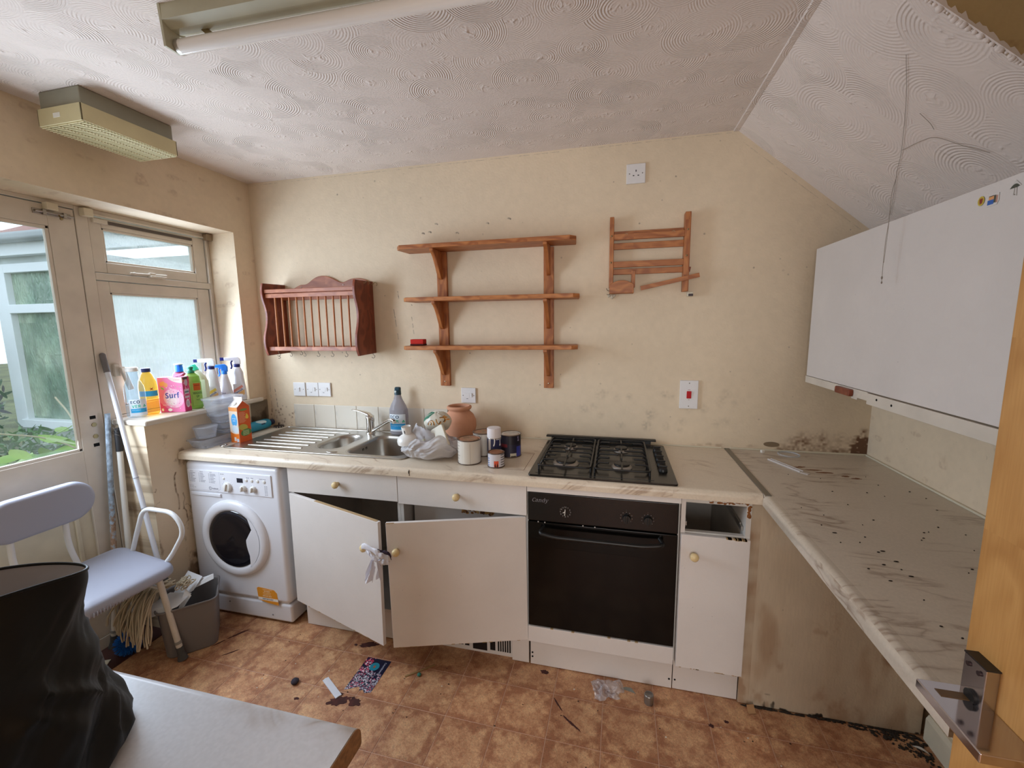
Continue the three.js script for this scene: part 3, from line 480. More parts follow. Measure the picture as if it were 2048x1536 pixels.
// oven housing, oven
{
  const t = thing('oven_housing', 'white built-in oven housing with filler strip above and panel below the black oven', 'cabinet', [1.828, 0, 0.02]);
  wpart(t, 'side_panel', box(1.8265, 1.8305, 0.15, 0.861, 0.02, 0.568), lightInside); wpart(t, 'side_panel', box(2.4275, 2.4345, 0.15, 0.861, 0.02, 0.568), lightInside);
  wpart(t, 'filler_strip', box(1.831, 2.433, 0.838, 0.8605, 0.56, 0.598, 0.001), melamine);
  const lp = wpart(t, 'lower_panel', box(1.831, 2.427, 0.152, 0.2255, 0.578, 0.596, 0.0012), melamine);
  part(lp, 'chipped_edge', [0.1, 0.19, 0.34, 0.42, 0.45].map((x) => box(x, x + 0.012, 0.2235, 0.2262, 0.565, 0.5764)), chip);
  const pl = wpart(t, 'plinth', box(1.831, 2.4325, 0.003, 0.149, 0.53, 0.548, 0.001), plinthMat);
  part(pl, 'screw', [[0.012, 0.04], [0.594, 0.045], [0.012, 0.06]].map(([x, y]) => mv(cyl(0.004, 0.004, 0.002, 10), x, y, 0.528, PI / 2)), darkHole);
  const o = thing('oven', 'black built-in oven with glass door, clock dial and two control knobs', 'oven', [1.8325, 0.2276, 0.05]);
  wpart(o, 'oven_body', box(1.834, 2.425, 0.23, 0.834, 0.05, 0.572), blackPlastic);
  const pnl = canvasTex(1200, 256, (g, w, h) => {
    g.fillStyle = '#0d0b0c'; g.fillRect(0, 0, w, h);
    g.fillStyle = '#8a8488'; g.font = 'italic 46px serif'; g.fillText('Candy', 34, 84);
    const dial = (x, y, r, n, a0, a1) => { g.fillStyle = '#77716f'; for (let i = 0; i < n; i++) { const a = a0 + (a1 - a0) * i / (n - 1); g.beginPath(); g.arc(x + Math.cos(a) * r, y + Math.sin(a) * r, 3.4, 0, 7); g.fill(); } };
    const cx = 318, cy = 154; g.fillStyle = '#c2bbb4'; g.font = '17px sans-serif'; g.textAlign = 'center';
    for (let i = 1; i <= 12; i++) { const a = i / 12 * 2 * PI - PI / 2; g.fillText(String(i), cx + Math.cos(a) * 42, cy + Math.sin(a) * 42 + 6); }
    g.strokeStyle = '#d8d2c8'; g.lineWidth = 6; g.beginPath(); g.moveTo(cx - 2, cy - 22); g.lineTo(cx - 6, cy + 34); g.stroke(); g.lineWidth = 7; g.beginPath(); g.moveTo(cx, cy - 4); g.lineTo(cx - 22, cy + 12); g.stroke();
    dial(806, 154, 46, 9, 2.4, 7.0); dial(970, 158, 46, 9, 2.4, 7.0);
    g.fillStyle = '#575254'; g.font = '15px sans-serif'; g.fillText('0', 806, 96); g.fillText('0', 970, 100);
  });
  wpart(o, 'control_panel', uvFit(box(1.8325, 2.4265, 0.711, 0.8355, 0.572, 0.594, 0.004), 0, 1.8325, 2.4265, 1, 0.711, 0.8355), M({ name: 'oven_control_print', map: pnl, roughness: 0.25 }));
  for (const x of [2.2325, 2.314]) { const k = wpart(o, 'knob', [mv(cyl(0.017, 0.015, 0.012, 24), x, 0.7575, 0.594, PI / 2), box(x - 0.0035, x + 0.0035, 0.741, 0.774, 0.600, 0.613, 0.002)], blackPlastic); }
  const dr = wpart(o, 'oven_door', box(1.8325, 2.4265, 0.2295, 0.706, 0.572, 0.594, 0.003), blackGlass);
  part(dr, 'inner_window', box(0.115, 0.49, 0.18, 0.37, 0.5438, 0.5445), P('brown_tinted_glass', 0x0f0a08, 0.12, { specularIntensity: 0.6 }));
  wpart(o, 'door_handle', [bent([[1.90, 0.684, 0.594], [1.885, 0.676, 0.630], [1.95, 0.668, 0.638], [2.30, 0.668, 0.638], [2.374, 0.676, 0.630], [2.36, 0.684, 0.594]], 0.008, 0.03, 10)], blackPlastic);
  wpart(o, 'panel_gap_crumbs', [[1.877, 0.7075], [1.905, 0.707], [2.062, 0.7085], [2.11, 0.707]].map(([x, y], i) => mv(sph(0.003, 6, 5), x, y, 0.5945)), P('pale_crumb', 0xb9b0a6, 0.8));
}
// narrow cabinet without its drawer
{
  const t = thing('base_cabinet', 'narrow white cabinet right of the oven with an empty drawer opening', 'cabinet', [2.436, 0, 0.02]);
  wpart(t, 'side_panel', box(2.436, 2.452, 0.15, 0.861, 0.02, 0.585), melamine);
  wpart(t, 'side_panel', box(2.664, 2.681, 0.15, 0.861, 0.02, 0.585), lightInside);
  wpart(t, 'top_rail', box(2.452, 2.664, 0.842, 0.861, 0.5, 0.585), lightInside);
  wpart(t, 'mid_rail', box(2.452, 2.664, 0.708, 0.722, 0.56, 0.580), lightInside); ;
  wpart(t, 'back_board', box(2.452, 2.664, 0.15, 0.861, 0.02, 0.026), lightInside);
  wpart(t, 'base_board', box(2.452, 2.664, 0.15, 0.166, 0.026, 0.56), lightInside);
  for (const x of [2.454, 2.655]) wpart(t, 'drawer_runner', [box(x, x + 0.008, 0.735, 0.752, 0.1, 0.56, 0.001), box(x, x + 0.007, 0.752, 0.757, 0.1, 0.54, 0.001)], P('runner_metal', 0xb8b5b0, 0.35, { metalness: 0.9 }));
  const rusty = P('rust', 0x8a5426, 0.9), R = rng(6), rg = []; for (let i = 0; i < 26; i++) { const x = 2.53 + R() * 0.14; rg.push(mv(sph(1, 6, 5).scale(0.003 + R() * 0.006, 0.0015 + R() * 0.004, 0.0008), x, 0.846 + R() * 0.012, 0.5853)); } for (let i = 0; i < 10; i++) rg.push(mv(sph(1, 6, 5).scale(0.002 + R() * 0.004, 0.003 + R() * 0.006, 0.0008), 2.668 + R() * 0.01, 0.80 + R() * 0.05, 0.5853)); wpart(t, 'rust_patch', rg, rusty);
  const [f, c] = frontBoard(0.242, 0.565, 12), d = part(t, 'door', f, melamine); d.position.set(0.001, 0.152, 0.566);
  const R2 = rng(9), cc = []; for (let i = 0; i < 10; i++) { const x = 0.14 + R2() * 0.095; cc.push(box(x, x + 0.006 + R2() * 0.008, 0.5615 - R2() * 0.003, 0.5654, 0.002, 0.0164)); }
  part(d, 'chipped_edge', [...c, ...cc], chip, 'raw brown chipboard edge');
  knob(d, 0.047, 0.487, 0.016);
  wpart(t, 'plinth', box(2.436, 2.682, 0.003, 0.149, 0.53, 0.547, 0.001), plinthMat);
  wpart(t, 'screw', [mv(cyl(0.004, 0.004, 0.002, 10), 2.445, 0.045, 0.546, PI / 2)], darkHole);
}
// hob
{
  const t = thing('gas_hob', 'black four-burner gas hob set into the worktop, greasy and dark', 'hob', [2.13, 0.9, 0.32]);
  const s = rrect(1.832, 2.422, -0.585, -0.04, 0.012); wpart(t, 'hob_plate', [uvBox(ext(s, 0.008, 0.002).rotateX(-PI / 2).translate(0, 0.9005, 0)), box(1.86, 2.335, 0.908, 0.9095, 0.075, 0.56, 0.004)], blackEnamel);
  wpart(t, 'lid_hinge_bar', [box(1.822, 2.385, 0.925, 0.933, 0.012, 0.040, 0.002), box(1.85, 2.36, 0.9085, 0.926, 0.022, 0.034)], blackPlastic);
  const pan = (x0, x1) => { const z0 = 0.09, z1 = 0.545, y = 0.937, r = 0.0042, g = []; g.push(tube([[x0 + 0.02, y, z0], [x1 - 0.02, y, z0], [x1, y, z0 + 0.02], [x1, y, z1 - 0.02], [x1 - 0.02, y, z1], [x0 + 0.02, y, z1], [x0, y, z1 - 0.02], [x0, y, z0 + 0.02]].map((p) => V(...p)), r, 90, 6, true, 0.15));
    const cx = (x0 + x1) / 2;
    for (const z of [0.14, 0.215, 0.27, 0.335, 0.39, 0.46]) { const k = Math.abs(z - 0.17) < 0.06 || Math.abs(z - 0.42) < 0.06 ? 0.06 : 0.02; g.push(bent([[x0, y - 0.02, z], [x0 + 0.012, y, z], [cx - k, y, z], [cx - k + 0.004, y, z]], r, 0.01, 6), bent([[x1, y - 0.02, z], [x1 - 0.012, y, z], [cx + k, y, z], [cx + k - 0.004, y, z]], r, 0.01, 6)); }
    g.push(rod([cx, y, z0], [cx, y, 0.155], r, 6), rod([cx, y, 0.20], [cx, y, 0.30], r, 6), rod([cx, y, 0.45], [cx, y, z1], r, 6), rod([cx, y, 0.33], [cx, y, 0.40], r, 6));
    for (const [x, z] of [[x0, z0 + 0.03], [x1, z0 + 0.03], [x0, z1 - 0.03], [x1, z1 - 0.03]]) g.push(rod([x, y, z], [x, 0.909, z], r, 6)); return g; };
  wpart(t, 'pan_support', pan(1.866, 2.085), blackPlastic); wpart(t, 'pan_support', pan(2.102, 2.322), blackPlastic);
  for (const [x, z, r] of [[1.968, 0.172, 0.032], [2.212, 0.178, 0.034], [1.972, 0.42, 0.05], [2.213, 0.425, 0.038]]) {
    const b = wpart(t, 'burner', mv(lathe([[r * 1.15, 0], [r * 1.15, 0.004], [r * 0.98, 0.010], [r * 0.9, 0.012], [0.0001, 0.012]], 28), x, 0.909, z), P('burner_ring', 0xa8a29a, 0.45, { metalness: 0.8 }));
    part(b, 'burner_cap', mv(lathe([[r * 0.86, 0], [r * 0.88, 0.004], [r * 0.8, 0.008], [0.0001, 0.009]], 28), x - 2.13, 0.921 - 0.9, z - 0.32), blackPlastic);
  }
  for (let i = 0; i < 5; i++) wpart(t, 'control_knob', [mv(lathe([[0.019, 0], [0.0185, 0.006], [0.015, 0.018], [0.0001, 0.019]], 20), 2.380, 0.9085, 0.145 + i * 0.072), box(2.363, 2.397, 0.926, 0.932, 0.142 + i * 0.072, 0.149 + i * 0.072, 0.002)], blackPlastic);
}
// sink and tap
{
  const t = thing('kitchen_sink', 'stainless steel sink with ribbed drainer, half bowl and main bowl', 'sink', [0.177, 0.9, 0.03]);
  const s = new THREE.Shape(); [[0.177, -0.50], [0.177, -0.035]].forEach(([x, y], i) => i ? s.lineTo(x, y) : s.moveTo(x, y)); s.lineTo(1.222, -0.035); s.lineTo(1.222, -0.47); s.lineTo(1.20, -0.50); s.closePath();
  const hole = (x0, x1, z0, z1, r) => { const p = new THREE.Path(); rrect(x0, x1, -z1, -z0, r).getPoints(8).forEach((q, i) => i ? p.lineTo(q.x, q.y) : p.moveTo(q.x, q.y)); p.closePath(); return p; };
  const B = [[0.640, 0.800, 0.125, 0.415, 0.075, 0.12], [0.862, 1.190, 0.105, 0.462, 0.06, 0.165]];
  B.forEach(([a, b, c, d, r]) => s.holes.push(hole(a, b, c, d, r)));
  const top = ext(s, 0.0025).rotateX(-PI / 2).translate(0, 0.9015, 0), rim = [];
  rim.push(tube([[0.180, 0.904, 0.038], [1.219, 0.904, 0.038], [1.219, 0.904, 0.468], [1.198, 0.904, 0.497], [0.180, 0.904, 0.497]], 0.0035, 160, 6, true, 0.02));
  wpart(t, 'sink_top', [uvBox(top), ...rim], steel);
  for (const [a, b, c, d, r, dep] of B) {
    const w = b - a, l = d - c, cx = (a + b) / 2, cz = (c + d) / 2, rings = [];
    for (const [k, y] of [[0.006, 0.9045], [0, 0.9035], [-0.006, 0.900], [-0.012, 0.885], [-0.022, 0.904 - dep + 0.025], [-0.045, 0.904 - dep + 0.004], [-0.09, 0.904 - dep]]) rings.push(rring(w + k * 2, l + k * 2, r + k * 0.6, y, 8, cx, cz));
    const bowl = wpart(t, 'bowl', loft(rings.reverse(), true, false), P('satin_steel', 0xaaa49c, 0.34, { metalness: 1, side: THREE.DoubleSide }));
    if (w > 0.2) part(bowl, 'overflow_slot', [0.262, 0.272, 0.292, 0.302].map((z) => box(a + 0.0105 - 0.177, a + 0.0135 - 0.177, -0.048, -0.020, z - 0.03, z + 0.004 - 0.03)), darkHole);
    part(bowl, 'waste', mv(cyl(0.03, 0.03, 0.003, 24), cx - 0.177, 0.004 - dep + 0.0005, cz - 0.03), darkHole);
  }
  for (let i = 0; i < 7; i++) { const z = 0.105 + i * 0.054, e = i === 0 ? 0.66 : 0.60; wpart(t, 'drainer_rib', fin(new THREE.CapsuleGeometry(0.007, e - 0.27, 4, 10)).rotateZ(PI / 2).scale(1, 0.55, 1).translate((0.27 + e) / 2, 0.904, z), steel); }
  wpart(t, 'overflow_plate', mv(lathe([[0.024, 0], [0.022, 0.003], [0.0001, 0.004]], 20).scale(1.3, 1, 0.7), 0.80, 0.904, 0.455), steel);
  const m = thing('mixer_tap', 'chrome single-lever mixer tap at the back of the sink', 'tap', [0.785, 0.904, 0.078]);
  part(m, 'tap_body', lathe([[0.027, 0], [0.027, 0.004], [0.0225, 0.008], [0.0225, 0.085], [0.024, 0.09], [0.024, 0.105], [0.0001, 0.106]], 24), chrome);
  const lev = []; for (let i = 0; i <= 10; i++) { const u = i / 10, x = 0.022 - u * 0.135, y = 0.128 - 0.03 * (1 - u) * (1 - u) + 0.008 * u - (u < 0.15 ? (0.15 - u) * 0.12 : 0), w = mix(0.025, 0.011, Math.min(1, u * 1.4)) * (u > 0.95 ? 0.7 : 1) * (u < 0.05 ? 0.5 : 1), hh = mix(0.016, 0.004, Math.min(1, u * 1.5)), ring = []; for (let k = 0; k < 14; k++) { const a = k / 14 * 2 * PI; ring.push([x, y + Math.sin(a) * hh, Math.cos(a) * w]); } lev.push(ring); }
  part(m, 'lever', loft(lev), chrome);
  part(m, 'spout', [tube([[0.01, 0.012, 0.004], [0.05, 0.035, 0.02], [0.14, 0.085, 0.05], [0.175, 0.098, 0.062], [0.195, 0.094, 0.069]], 0.0105, 40, 12), mv(cyl(0.0125, 0.0125, 0.016, 16), 0.197, 0.082, 0.070, 0, 0, 0.3)], chrome);
}
// peninsula units nearest the camera
{
  const t = thing('worktop', 'pale marbled worktop of the near peninsula with a brown raw end', 'worktop', [0.03, 0.862, 1.735]);
  const p = new THREE.Shape(); p.moveTo(0.6, 0); p.lineTo(0.006, 0); p.absarc(0.006, 0.006, 0.006, -PI / 2, -PI, true); p.lineTo(0, 0.020); p.absarc(0.018, 0.020, 0.018, PI, PI / 2, true); p.lineTo(0.6, 0.038); p.closePath();
  const g = ext(p, 1.764, 0, 8).rotateY(-PI / 2).translate(1.764, 0, 0); uvBox(g);
  part(t, 'worktop_board', g, lamFront);
  const q = ext(p, 0.002, 0, 8).rotateY(-PI / 2).translate(1.7665, 0, 0); part(t, 'raw_end', uvBox(q), M({ name: 'brown_chip_end', map: dataTex(256, 256, (u, v) => { const k = 0.8 + 0.4 * fbm(u * 60, v * 60, 2, 60, 3); return [128 * k, 92 * k, 58 * k]; }, true, 0.3), roughness: 0.8 }), 'brown raw chipboard end');
  const c = thing('base_cabinet', 'cream cabinet under the near peninsula worktop', 'cabinet', [0.03, 0, 1.77]);
  wpart(c, 'end_panel', box(1.763, 1.779, 0.0, 0.861, 1.79, 2.33, 0.001), creamGloss);
  wpart(c, 'front_frame', [box(0.03, 1.762, 0.0, 0.861, 1.79, 1.80), box(0.03, 1.762, 0.0, 0.861, 2.31, 2.33)], creamGloss);
  for (let i = 0; i < 3; i++) { const x0 = 0.04 + i * 0.58, d = wpart(c, 'door', box(x0, x0 + 0.572, 0.15, 0.85, 1.768, 1.786, 0.002), creamGloss); }
  wpart(c, 'screw', mv(cyl(0.004, 0.004, 0.0015, 10), 1.779, 0.80, 1.82, 0, 0, -PI / 2), darkHole);
}
// ---------- washing machine ----------
{
  const t = thing('washing_machine', 'white front-loading washing machine in the left corner under the worktop', 'washing machine', [0.30, 0, 0.32]);
  const body = wpart(t, 'body', [box(0.006, 0.592, 0.118, 0.848, 0.06, 0.585, 0.026), box(0.008, 0.590, 0.012, 0.114, 0.08, 0.578, 0.014), box(0.03, 0.57, 0.10, 0.13, 0.08, 0.57)], applianceWhite);
  for (const [x, z] of [[0.05, 0.12], [0.55, 0.12], [0.05, 0.54], [0.55, 0.54]]) wpart(t, 'foot', mv(cyl(0.018, 0.02, 0.014, 14), x, 0, z), rubber);
  wpart(t, 'kick_screw', [mv(sph(0.004, 8, 6), 0.20, 0.08, 0.578), mv(sph(0.004, 8, 6), 0.47, 0.045, 0.578)], P('screw_grey', 0x77737a, 0.5));
  const print = canvasTex(1300, 300, (g, w, h) => {
    g.fillStyle = '#e4e3e8'; g.fillRect(0, 0, w, h); g.strokeStyle = '#a9a7b0'; g.lineWidth = 3;
    g.beginPath(); g.moveTo(0, 282); g.lineTo(470, 282); g.lineTo(512, 250); g.lineTo(512, 6); g.stroke();
    const R = rng(3); g.fillStyle = '#6f6d78';
    for (let c = 0; c < 3; c++) { const x = 26 + c * 158; g.font = 'bold 15px sans-serif'; g.fillText(['Cotton', 'Special', 'Sport'][c], x + 20, 26); for (let r = 0; r < 7; r++) { g.fillRect(x, 42 + r * 20, 9, 9); g.fillRect(x + 20, 43 + r * 20, 40 + R() * 60, 6); } }
    g.font = '16px sans-serif'; g.fillText('Eco Time', 20, 236); g.fillText('A++ 6 kg 1200', 20, 258);
    g.strokeStyle = '#4b4957'; g.lineWidth = 5; g.beginPath(); g.arc(350, 250, 20, 0, 7); g.stroke(); g.fillStyle = '#4b4957'; g.font = 'bold 36px sans-serif'; g.fillText('i', 344, 263); g.font = 'bold 30px sans-serif'; g.fillText('indesit', 378, 262);
    const dial = (x, y, r, n) => { for (let i = 0; i < n; i++) { const a = i / n * 2 * PI; g.beginPath(); g.arc(x + Math.cos(a) * r, y + Math.sin(a) * r, 3, 0, 7); g.fill(); } };
    g.fillStyle = '#5c5a66'; dial(632, 202, 82, 16); dial(882, 205, 52, 9); dial(1032, 205, 52, 9);
    g.font = 'bold 16px sans-serif'; g.fillText('ON OFF', 532, 40); g.fillText('DELAY', 930, 62); g.fillText('START PAUSE', 1130, 66); g.fillText('TEMP', 1000, 62);
    for (let i = 0; i < 7; i++) { g.fillRect(1200, 150 + i * 20, 9, 9); g.fillRect(1218, 152 + i * 20, 22, 5); }
  });
  const pn = wpart(t, 'control_panel', uvFit(box(0.030, 0.545, 0.694, 0.806, 0.581, 0.590, 0.002), 0, 0.030, 0.545, 1, 0.694, 0.806), M({ name: 'washer_panel_print', map: print, roughness: 0.3 }));
  part(pn, 'detergent_drawer', [box(-0.262, -0.07, 0.668, 0.686, 0.262, 0.272, 0.004)], applianceWhite);
  part(pn, 'display', box(0.041, 0.077, 0.757, 0.780, 0.2695, 0.2712, 0.0005), P('dark_display', 0x2b2a33, 0.2));
  for (const [x, r] of [[-0.018, 0.024], [0.079, 0.016], [0.139, 0.016]]) part(pn, 'control_knob', [mv(lathe([[r, 0], [r * 0.96, 0.008], [r * 0.85, 0.014], [0.0001, 0.015]], 24), x, 0.73, 0.270, PI / 2), mv(box(-0.004, 0.004, -r * 0.85, r * 0.85, 0, 0.008, 0.003), x, 0.73, 0.283, 0, 0, -0.3)], whitePlastic);
  for (const [x, r] of [[0.098, 0.008], [0.131, 0.008], [0.166, 0.008], [0.205, 0.009], [-0.04, 0.006]]) part(pn, 'button', mv(lathe([[r, 0], [r * 0.9, 0.003], [0.0001, 0.0035]], 16), x, 0.772, 0.270, PI / 2), whitePlastic);
  const cx = 0.290, cy = 0.452, zf = 0.585;
  const ring = lathe([[0.150, 0.008], [0.154, 0.016], [0.166, 0.022], [0.186, 0.022], [0.200, 0.015], [0.206, 0.006], [0.206, 0]], 72).rotateX(PI / 2); mv(ring, cx, cy, zf - 0.002);
  const d = wpart(t, 'door', ring, applianceWhite);
  const sh = new THREE.Shape(); const R0 = 0.172, xc = 0.098; const a0 = Math.acos(xc / R0); sh.moveTo(R0 * Math.cos(a0), R0 * Math.sin(a0)); sh.lineTo(0.122, 0.065); sh.lineTo(0.085, 0.008); sh.quadraticCurveTo(0.080, -0.02, 0.098, -0.075); sh.lineTo(R0 * Math.cos(-a0), R0 * Math.sin(-a0)); sh.absarc(0, 0, R0, -a0, a0, false);
  part(d, 'door_handle', mv(ext(sh, 0.012, 0.003), cx - 0.30, cy, zf + 0.008 - 0.32), applianceWhite);
  const gl = lathe([[0.0001, 0.004], [0.08, 0.006], [0.125, 0.014], [0.148, 0.016], [0.153, 0.010]], 64).rotateX(PI / 2);
  part(d, 'door_glass', mv(gl, cx - 0.30, cy, zf - 0.32 + 0.002), P('smoked_glass', 0x14131a, 0.12, { clearcoat: 1, clearcoatRoughness: 0.05 }));
  const st = canvasTex(400, 300, (g, w, h) => { g.fillStyle = '#e99a2e'; g.fillRect(0, 0, w, h); g.fillStyle = '#fff3dd'; g.textAlign = 'center'; g.font = '20px sans-serif'; g.fillText('CONGRATULATIONS', 200, 40); g.font = 'bold 30px sans-serif'; g.fillText('10 YEAR', 190, 76); g.font = '18px sans-serif'; g.fillText('PARTS GUARANTEE', 190, 102); g.fillText('TO REGISTER CALL', 190, 130); g.font = 'bold 26px sans-serif'; g.fillText('0800 597 3670', 190, 164); g.fillStyle = '#f4efe8'; g.beginPath(); g.moveTo(0, 186); g.lineTo(w, 186); g.lineTo(w, 236); g.lineTo(0, 236); g.fill(); g.fillStyle = '#222'; g.font = 'bold 36px sans-serif'; g.fillText('IMPORTANT', 200, 224); g.fillStyle = '#f4efe8'; g.beginPath(); g.moveTo(0, 236); g.lineTo(250, 300); g.lineTo(0, 300); g.fill(); });
  const sg = ext(poly([[0, 0.082], [0.01, 0.088], [0.105, 0.082], [0.122, 0.066], [0.128, 0.0], [0.06, 0.006], [0.006, 0.018]]), 0.0008); uvFit(sg, 0, 0, 0.128, 1, 0, 0.088);
  part(t, 'sticker', mv(sg, 0.392 - 0.30, 0.108, 0.5852 - 0.32), M({ name: 'orange_sticker', map: st, roughness: 0.5 }), 'orange guarantee sticker');
}
// ---------- wall cupboard on the right ----------
{
  const t = thing('wall_cupboard', 'large white wall cupboard on the right wall under the sloping ceiling', 'cabinet', [3.02, 1.25, 0.065]);
  const top = (x) => Math.min(1.832, slopeY(x) - 0.03), ZE = 1.30;
  const prof = ext(poly([[3.041, 1.279], [3.321, 1.279], [3.321, 1.800], [3.041, 1.832]]), 0.016); wpart(t, 'side_panel', uvBox(prof.clone().translate(0, 0, 0.067)), melamine); wpart(t, 'side_panel', uvBox(prof.clone().translate(0, 0, ZE - 0.018)), melamine);
  wpart(t, 'shell', [box(3.041, 3.321, 1.279, 1.295, 0.083, ZE - 0.018), box(3.041, 3.321, 1.782, 1.798, 0.083, ZE - 0.018), box(3.310, 3.321, 1.295, 1.782, 0.083, ZE - 0.018)], melamine);
  const door = wpart(t, 'door', box(3.023, 3.040, 1.280, 1.836, 0.066, ZE, 0.0015), melamine);
  wpart(t, 'light_rail', box(3.021, 3.038, 1.249, 1.2785, 0.064, 0.562, 0.001), whiteGloss); wpart(t, 'light_rail', box(3.020, 3.038, 1.238, 1.276, 0.562, ZE, 0.001), whiteGloss);
  wpart(t, 'screw_hole', [[0.62, 1.262], [0.70, 1.258]].map(([z, y]) => mv(cyl(0.004, 0.004, 0.0015, 10), 3.0205, y, z, 0, 0, PI / 2)), darkHole);
  wpart(t, 'turn_button', mv(ext(rrect(-0.055, 0.055, -0.013, 0.013, 0.008), 0.014, 0.003), 3.021, 1.262, 0.42, 0, -PI / 2, 0), mahogany, 'reddish wooden turn-button catch');
  wpart(t, 'wood_block', box(3.026, 3.04, 1.240, 1.252, 0.45, 0.49, 0.001), whiteGloss);
  const st1 = canvasTex(128, 128, (g) => { g.fillStyle = '#d8c24a'; g.beginPath(); g.arc(64, 64, 62, 0, 7); g.fill(); g.fillStyle = '#b8953a'; g.beginPath(); g.arc(64, 64, 50, 0, 7); g.fill(); g.fillStyle = '#8c2a22'; g.beginPath(); g.moveTo(34, 34); g.lineTo(94, 34); g.lineTo(82, 98); g.lineTo(46, 98); g.fill(); });
  const st2 = canvasTex(128, 128, (g) => { g.fillStyle = '#dcd6d0'; g.fillRect(0, 0, 128, 128); g.fillStyle = '#e0a268'; g.fillRect(20, 20, 56, 46); g.fillStyle = '#2d62b4'; g.fillRect(10, 58, 66, 52); g.fillStyle = '#4c5348'; g.fillRect(74, 16, 22, 84); g.fillStyle = '#b98a78'; g.fillRect(96, 24, 20, 80); g.fillStyle = '#3b2c28'; g.fillRect(20, 14, 56, 8); });
  const st3 = canvasTex(128, 128, (g) => { g.fillStyle = '#d2ccc6'; g.fillRect(0, 0, 128, 128); g.fillStyle = '#454a3e'; g.beginPath(); g.moveTo(8, 66); g.quadraticCurveTo(64, 2, 120, 66); g.fill(); g.strokeStyle = '#7b6f60'; g.lineWidth = 7; g.beginPath(); g.moveTo(64, 60); g.lineTo(60, 118); g.lineTo(76, 122); g.stroke(); });
  const stick = (shape, x, y, z, w, h, tex, lab) => { const g = ext(shape, 0.0008); uvFit(g, 0, -w / 2, w / 2, 1, -h / 2, h / 2); part(door, 'sticker', mv(g, 3.0225 - 3.02, y - 1.25, z - 0.065, 0, -PI / 2, 0), M({ map: tex, roughness: 0.5 }), lab); };
  const el = new THREE.Shape(); el.absellipse(0, 0, 0.010, 0.011, 0, 2 * PI); stick(el, 0, 1.803, 0.947, 0.02, 0.022, st1, 'round yellow sticker with a red mark');
  stick(poly([[-0.017, -0.013], [0.012, -0.013], [0.017, -0.004], [0.016, 0.013], [-0.014, 0.012], [-0.017, 0.003]]), 0, 1.797, 0.981, 0.034, 0.026, st2, 'orange and blue sticker scrap');
  stick(poly([[-0.014, 0.0], [0, 0.016], [0.015, 0.002], [0.004, 0.0], [0.006, -0.018], [-0.004, -0.016], [-0.003, 0]]), 0, 1.808, 1.037, 0.03, 0.034, st3, 'dark umbrella-shaped sticker');
}
// ---------- ceiling fittings ----------
{
  const t = thing('fluorescent_light', 'old cream fluorescent batten on the ceiling with one bare unlit tube', 'ceiling light', [0.97, 2.386, 1.21], rad(1.6));
  const bm = gloss([188, 184, 160], 0.5, 77);
  const p = new THREE.Shape(); p.moveTo(-0.035, 0); p.lineTo(0.03, 0); p.lineTo(0.03, -0.042); p.lineTo(0.012, -0.050); p.lineTo(-0.012, -0.050); p.lineTo(-0.035, -0.038); p.closePath();
  part(t, 'batten', uvBox(ext(p, 1.5).rotateY(PI / 2)), bm);
  const cap = ext(poly([[-0.038, 0], [0.033, 0], [0.033, -0.044], [0.014, -0.053], [0.012, -0.10], [-0.03, -0.10], [-0.034, -0.05]]), 0.008, 0.001); part(t, 'end_cap', uvBox(cap.clone().rotateY(PI / 2).translate(-0.004, 0, 0)), bm); part(t, 'end_cap', uvBox(cap.clone().rotateY(PI / 2).translate(1.496, 0, 0)), bm);
  part(t, 'tube', mv(cyl(0.019, 0.019, 1.48, 24), 0.012, -0.083, 0.012 - 0.02, 0, 0, -PI / 2), P('frosted_tube', 0xf2ece6, 0.12, { clearcoat: 0.6 }));
  part(t, 'tube_pin', [mv(cyl(0.0192, 0.0192, 0.012, 20), 0.006, -0.083, -0.008, 0, 0, -PI / 2)], P('tube_cap', 0xb8b2a8, 0.4, { metalness: 0.8 }));
  part(t, 'spring_clip', [mv(ext(poly([[-0.012, 0.006], [0, 0.014], [0.03, -0.010], [0.012, -0.016]]), 0.006, 0.001), 0.09, -0.050, -0.012)], brass, 'brassy spring clip');
  const f = thing('fan_unit', 'yellowed box fan unit with a slatted grille, hung from the ceiling over the door', 'fan heater', [0.21, 2.262, 0.86]);
  const grey = gloss([146, 142, 124], 0.55, 88), yel = gloss([206, 192, 148], 0.5, 89);
  part(f, 'mounting_box', box(-0.10, 0.098, 0.062, 0.123, -0.165, 0.165, 0.003), grey);
  part(f, 'housing', [box(-0.108, 0.107, 0.004, 0.063, -0.172, -0.168, 0.001), box(-0.108, 0.107, 0.004, 0.063, 0.168, 0.172, 0.001), box(-0.108, -0.104, 0.004, 0.063, -0.172, 0.172, 0.001), box(0.103, 0.107, 0.004, 0.063, -0.172, 0.172, 0.001), box(-0.104, 0.103, 0.05, 0.063, -0.168, 0.168)], yel);
  for (let i = 0; i < 32; i++) part(f, 'slat', box(-0.104, 0.103, 0.0, 0.007, -0.168 + i * 0.0107, -0.1645 + i * 0.0107), yel);
  for (let i = 0; i < 4; i++) part(f, 'grille_bar', box(-0.076 + i * 0.05, -0.0735 + i * 0.05, -0.001, 0.005, -0.168, 0.168), yel);
  part(f, 'maker_plate', box(-0.030, 0.004, 0.026, 0.042, 0.1715, 0.1728, 0.0005), P('plate_white', 0xe6e2d4, 0.4));
  part(f, 'inner_dark', box(-0.103, 0.102, 0.020, 0.05, -0.167, 0.167), P('dusty_inside', 0x4a4636, 0.9));
}
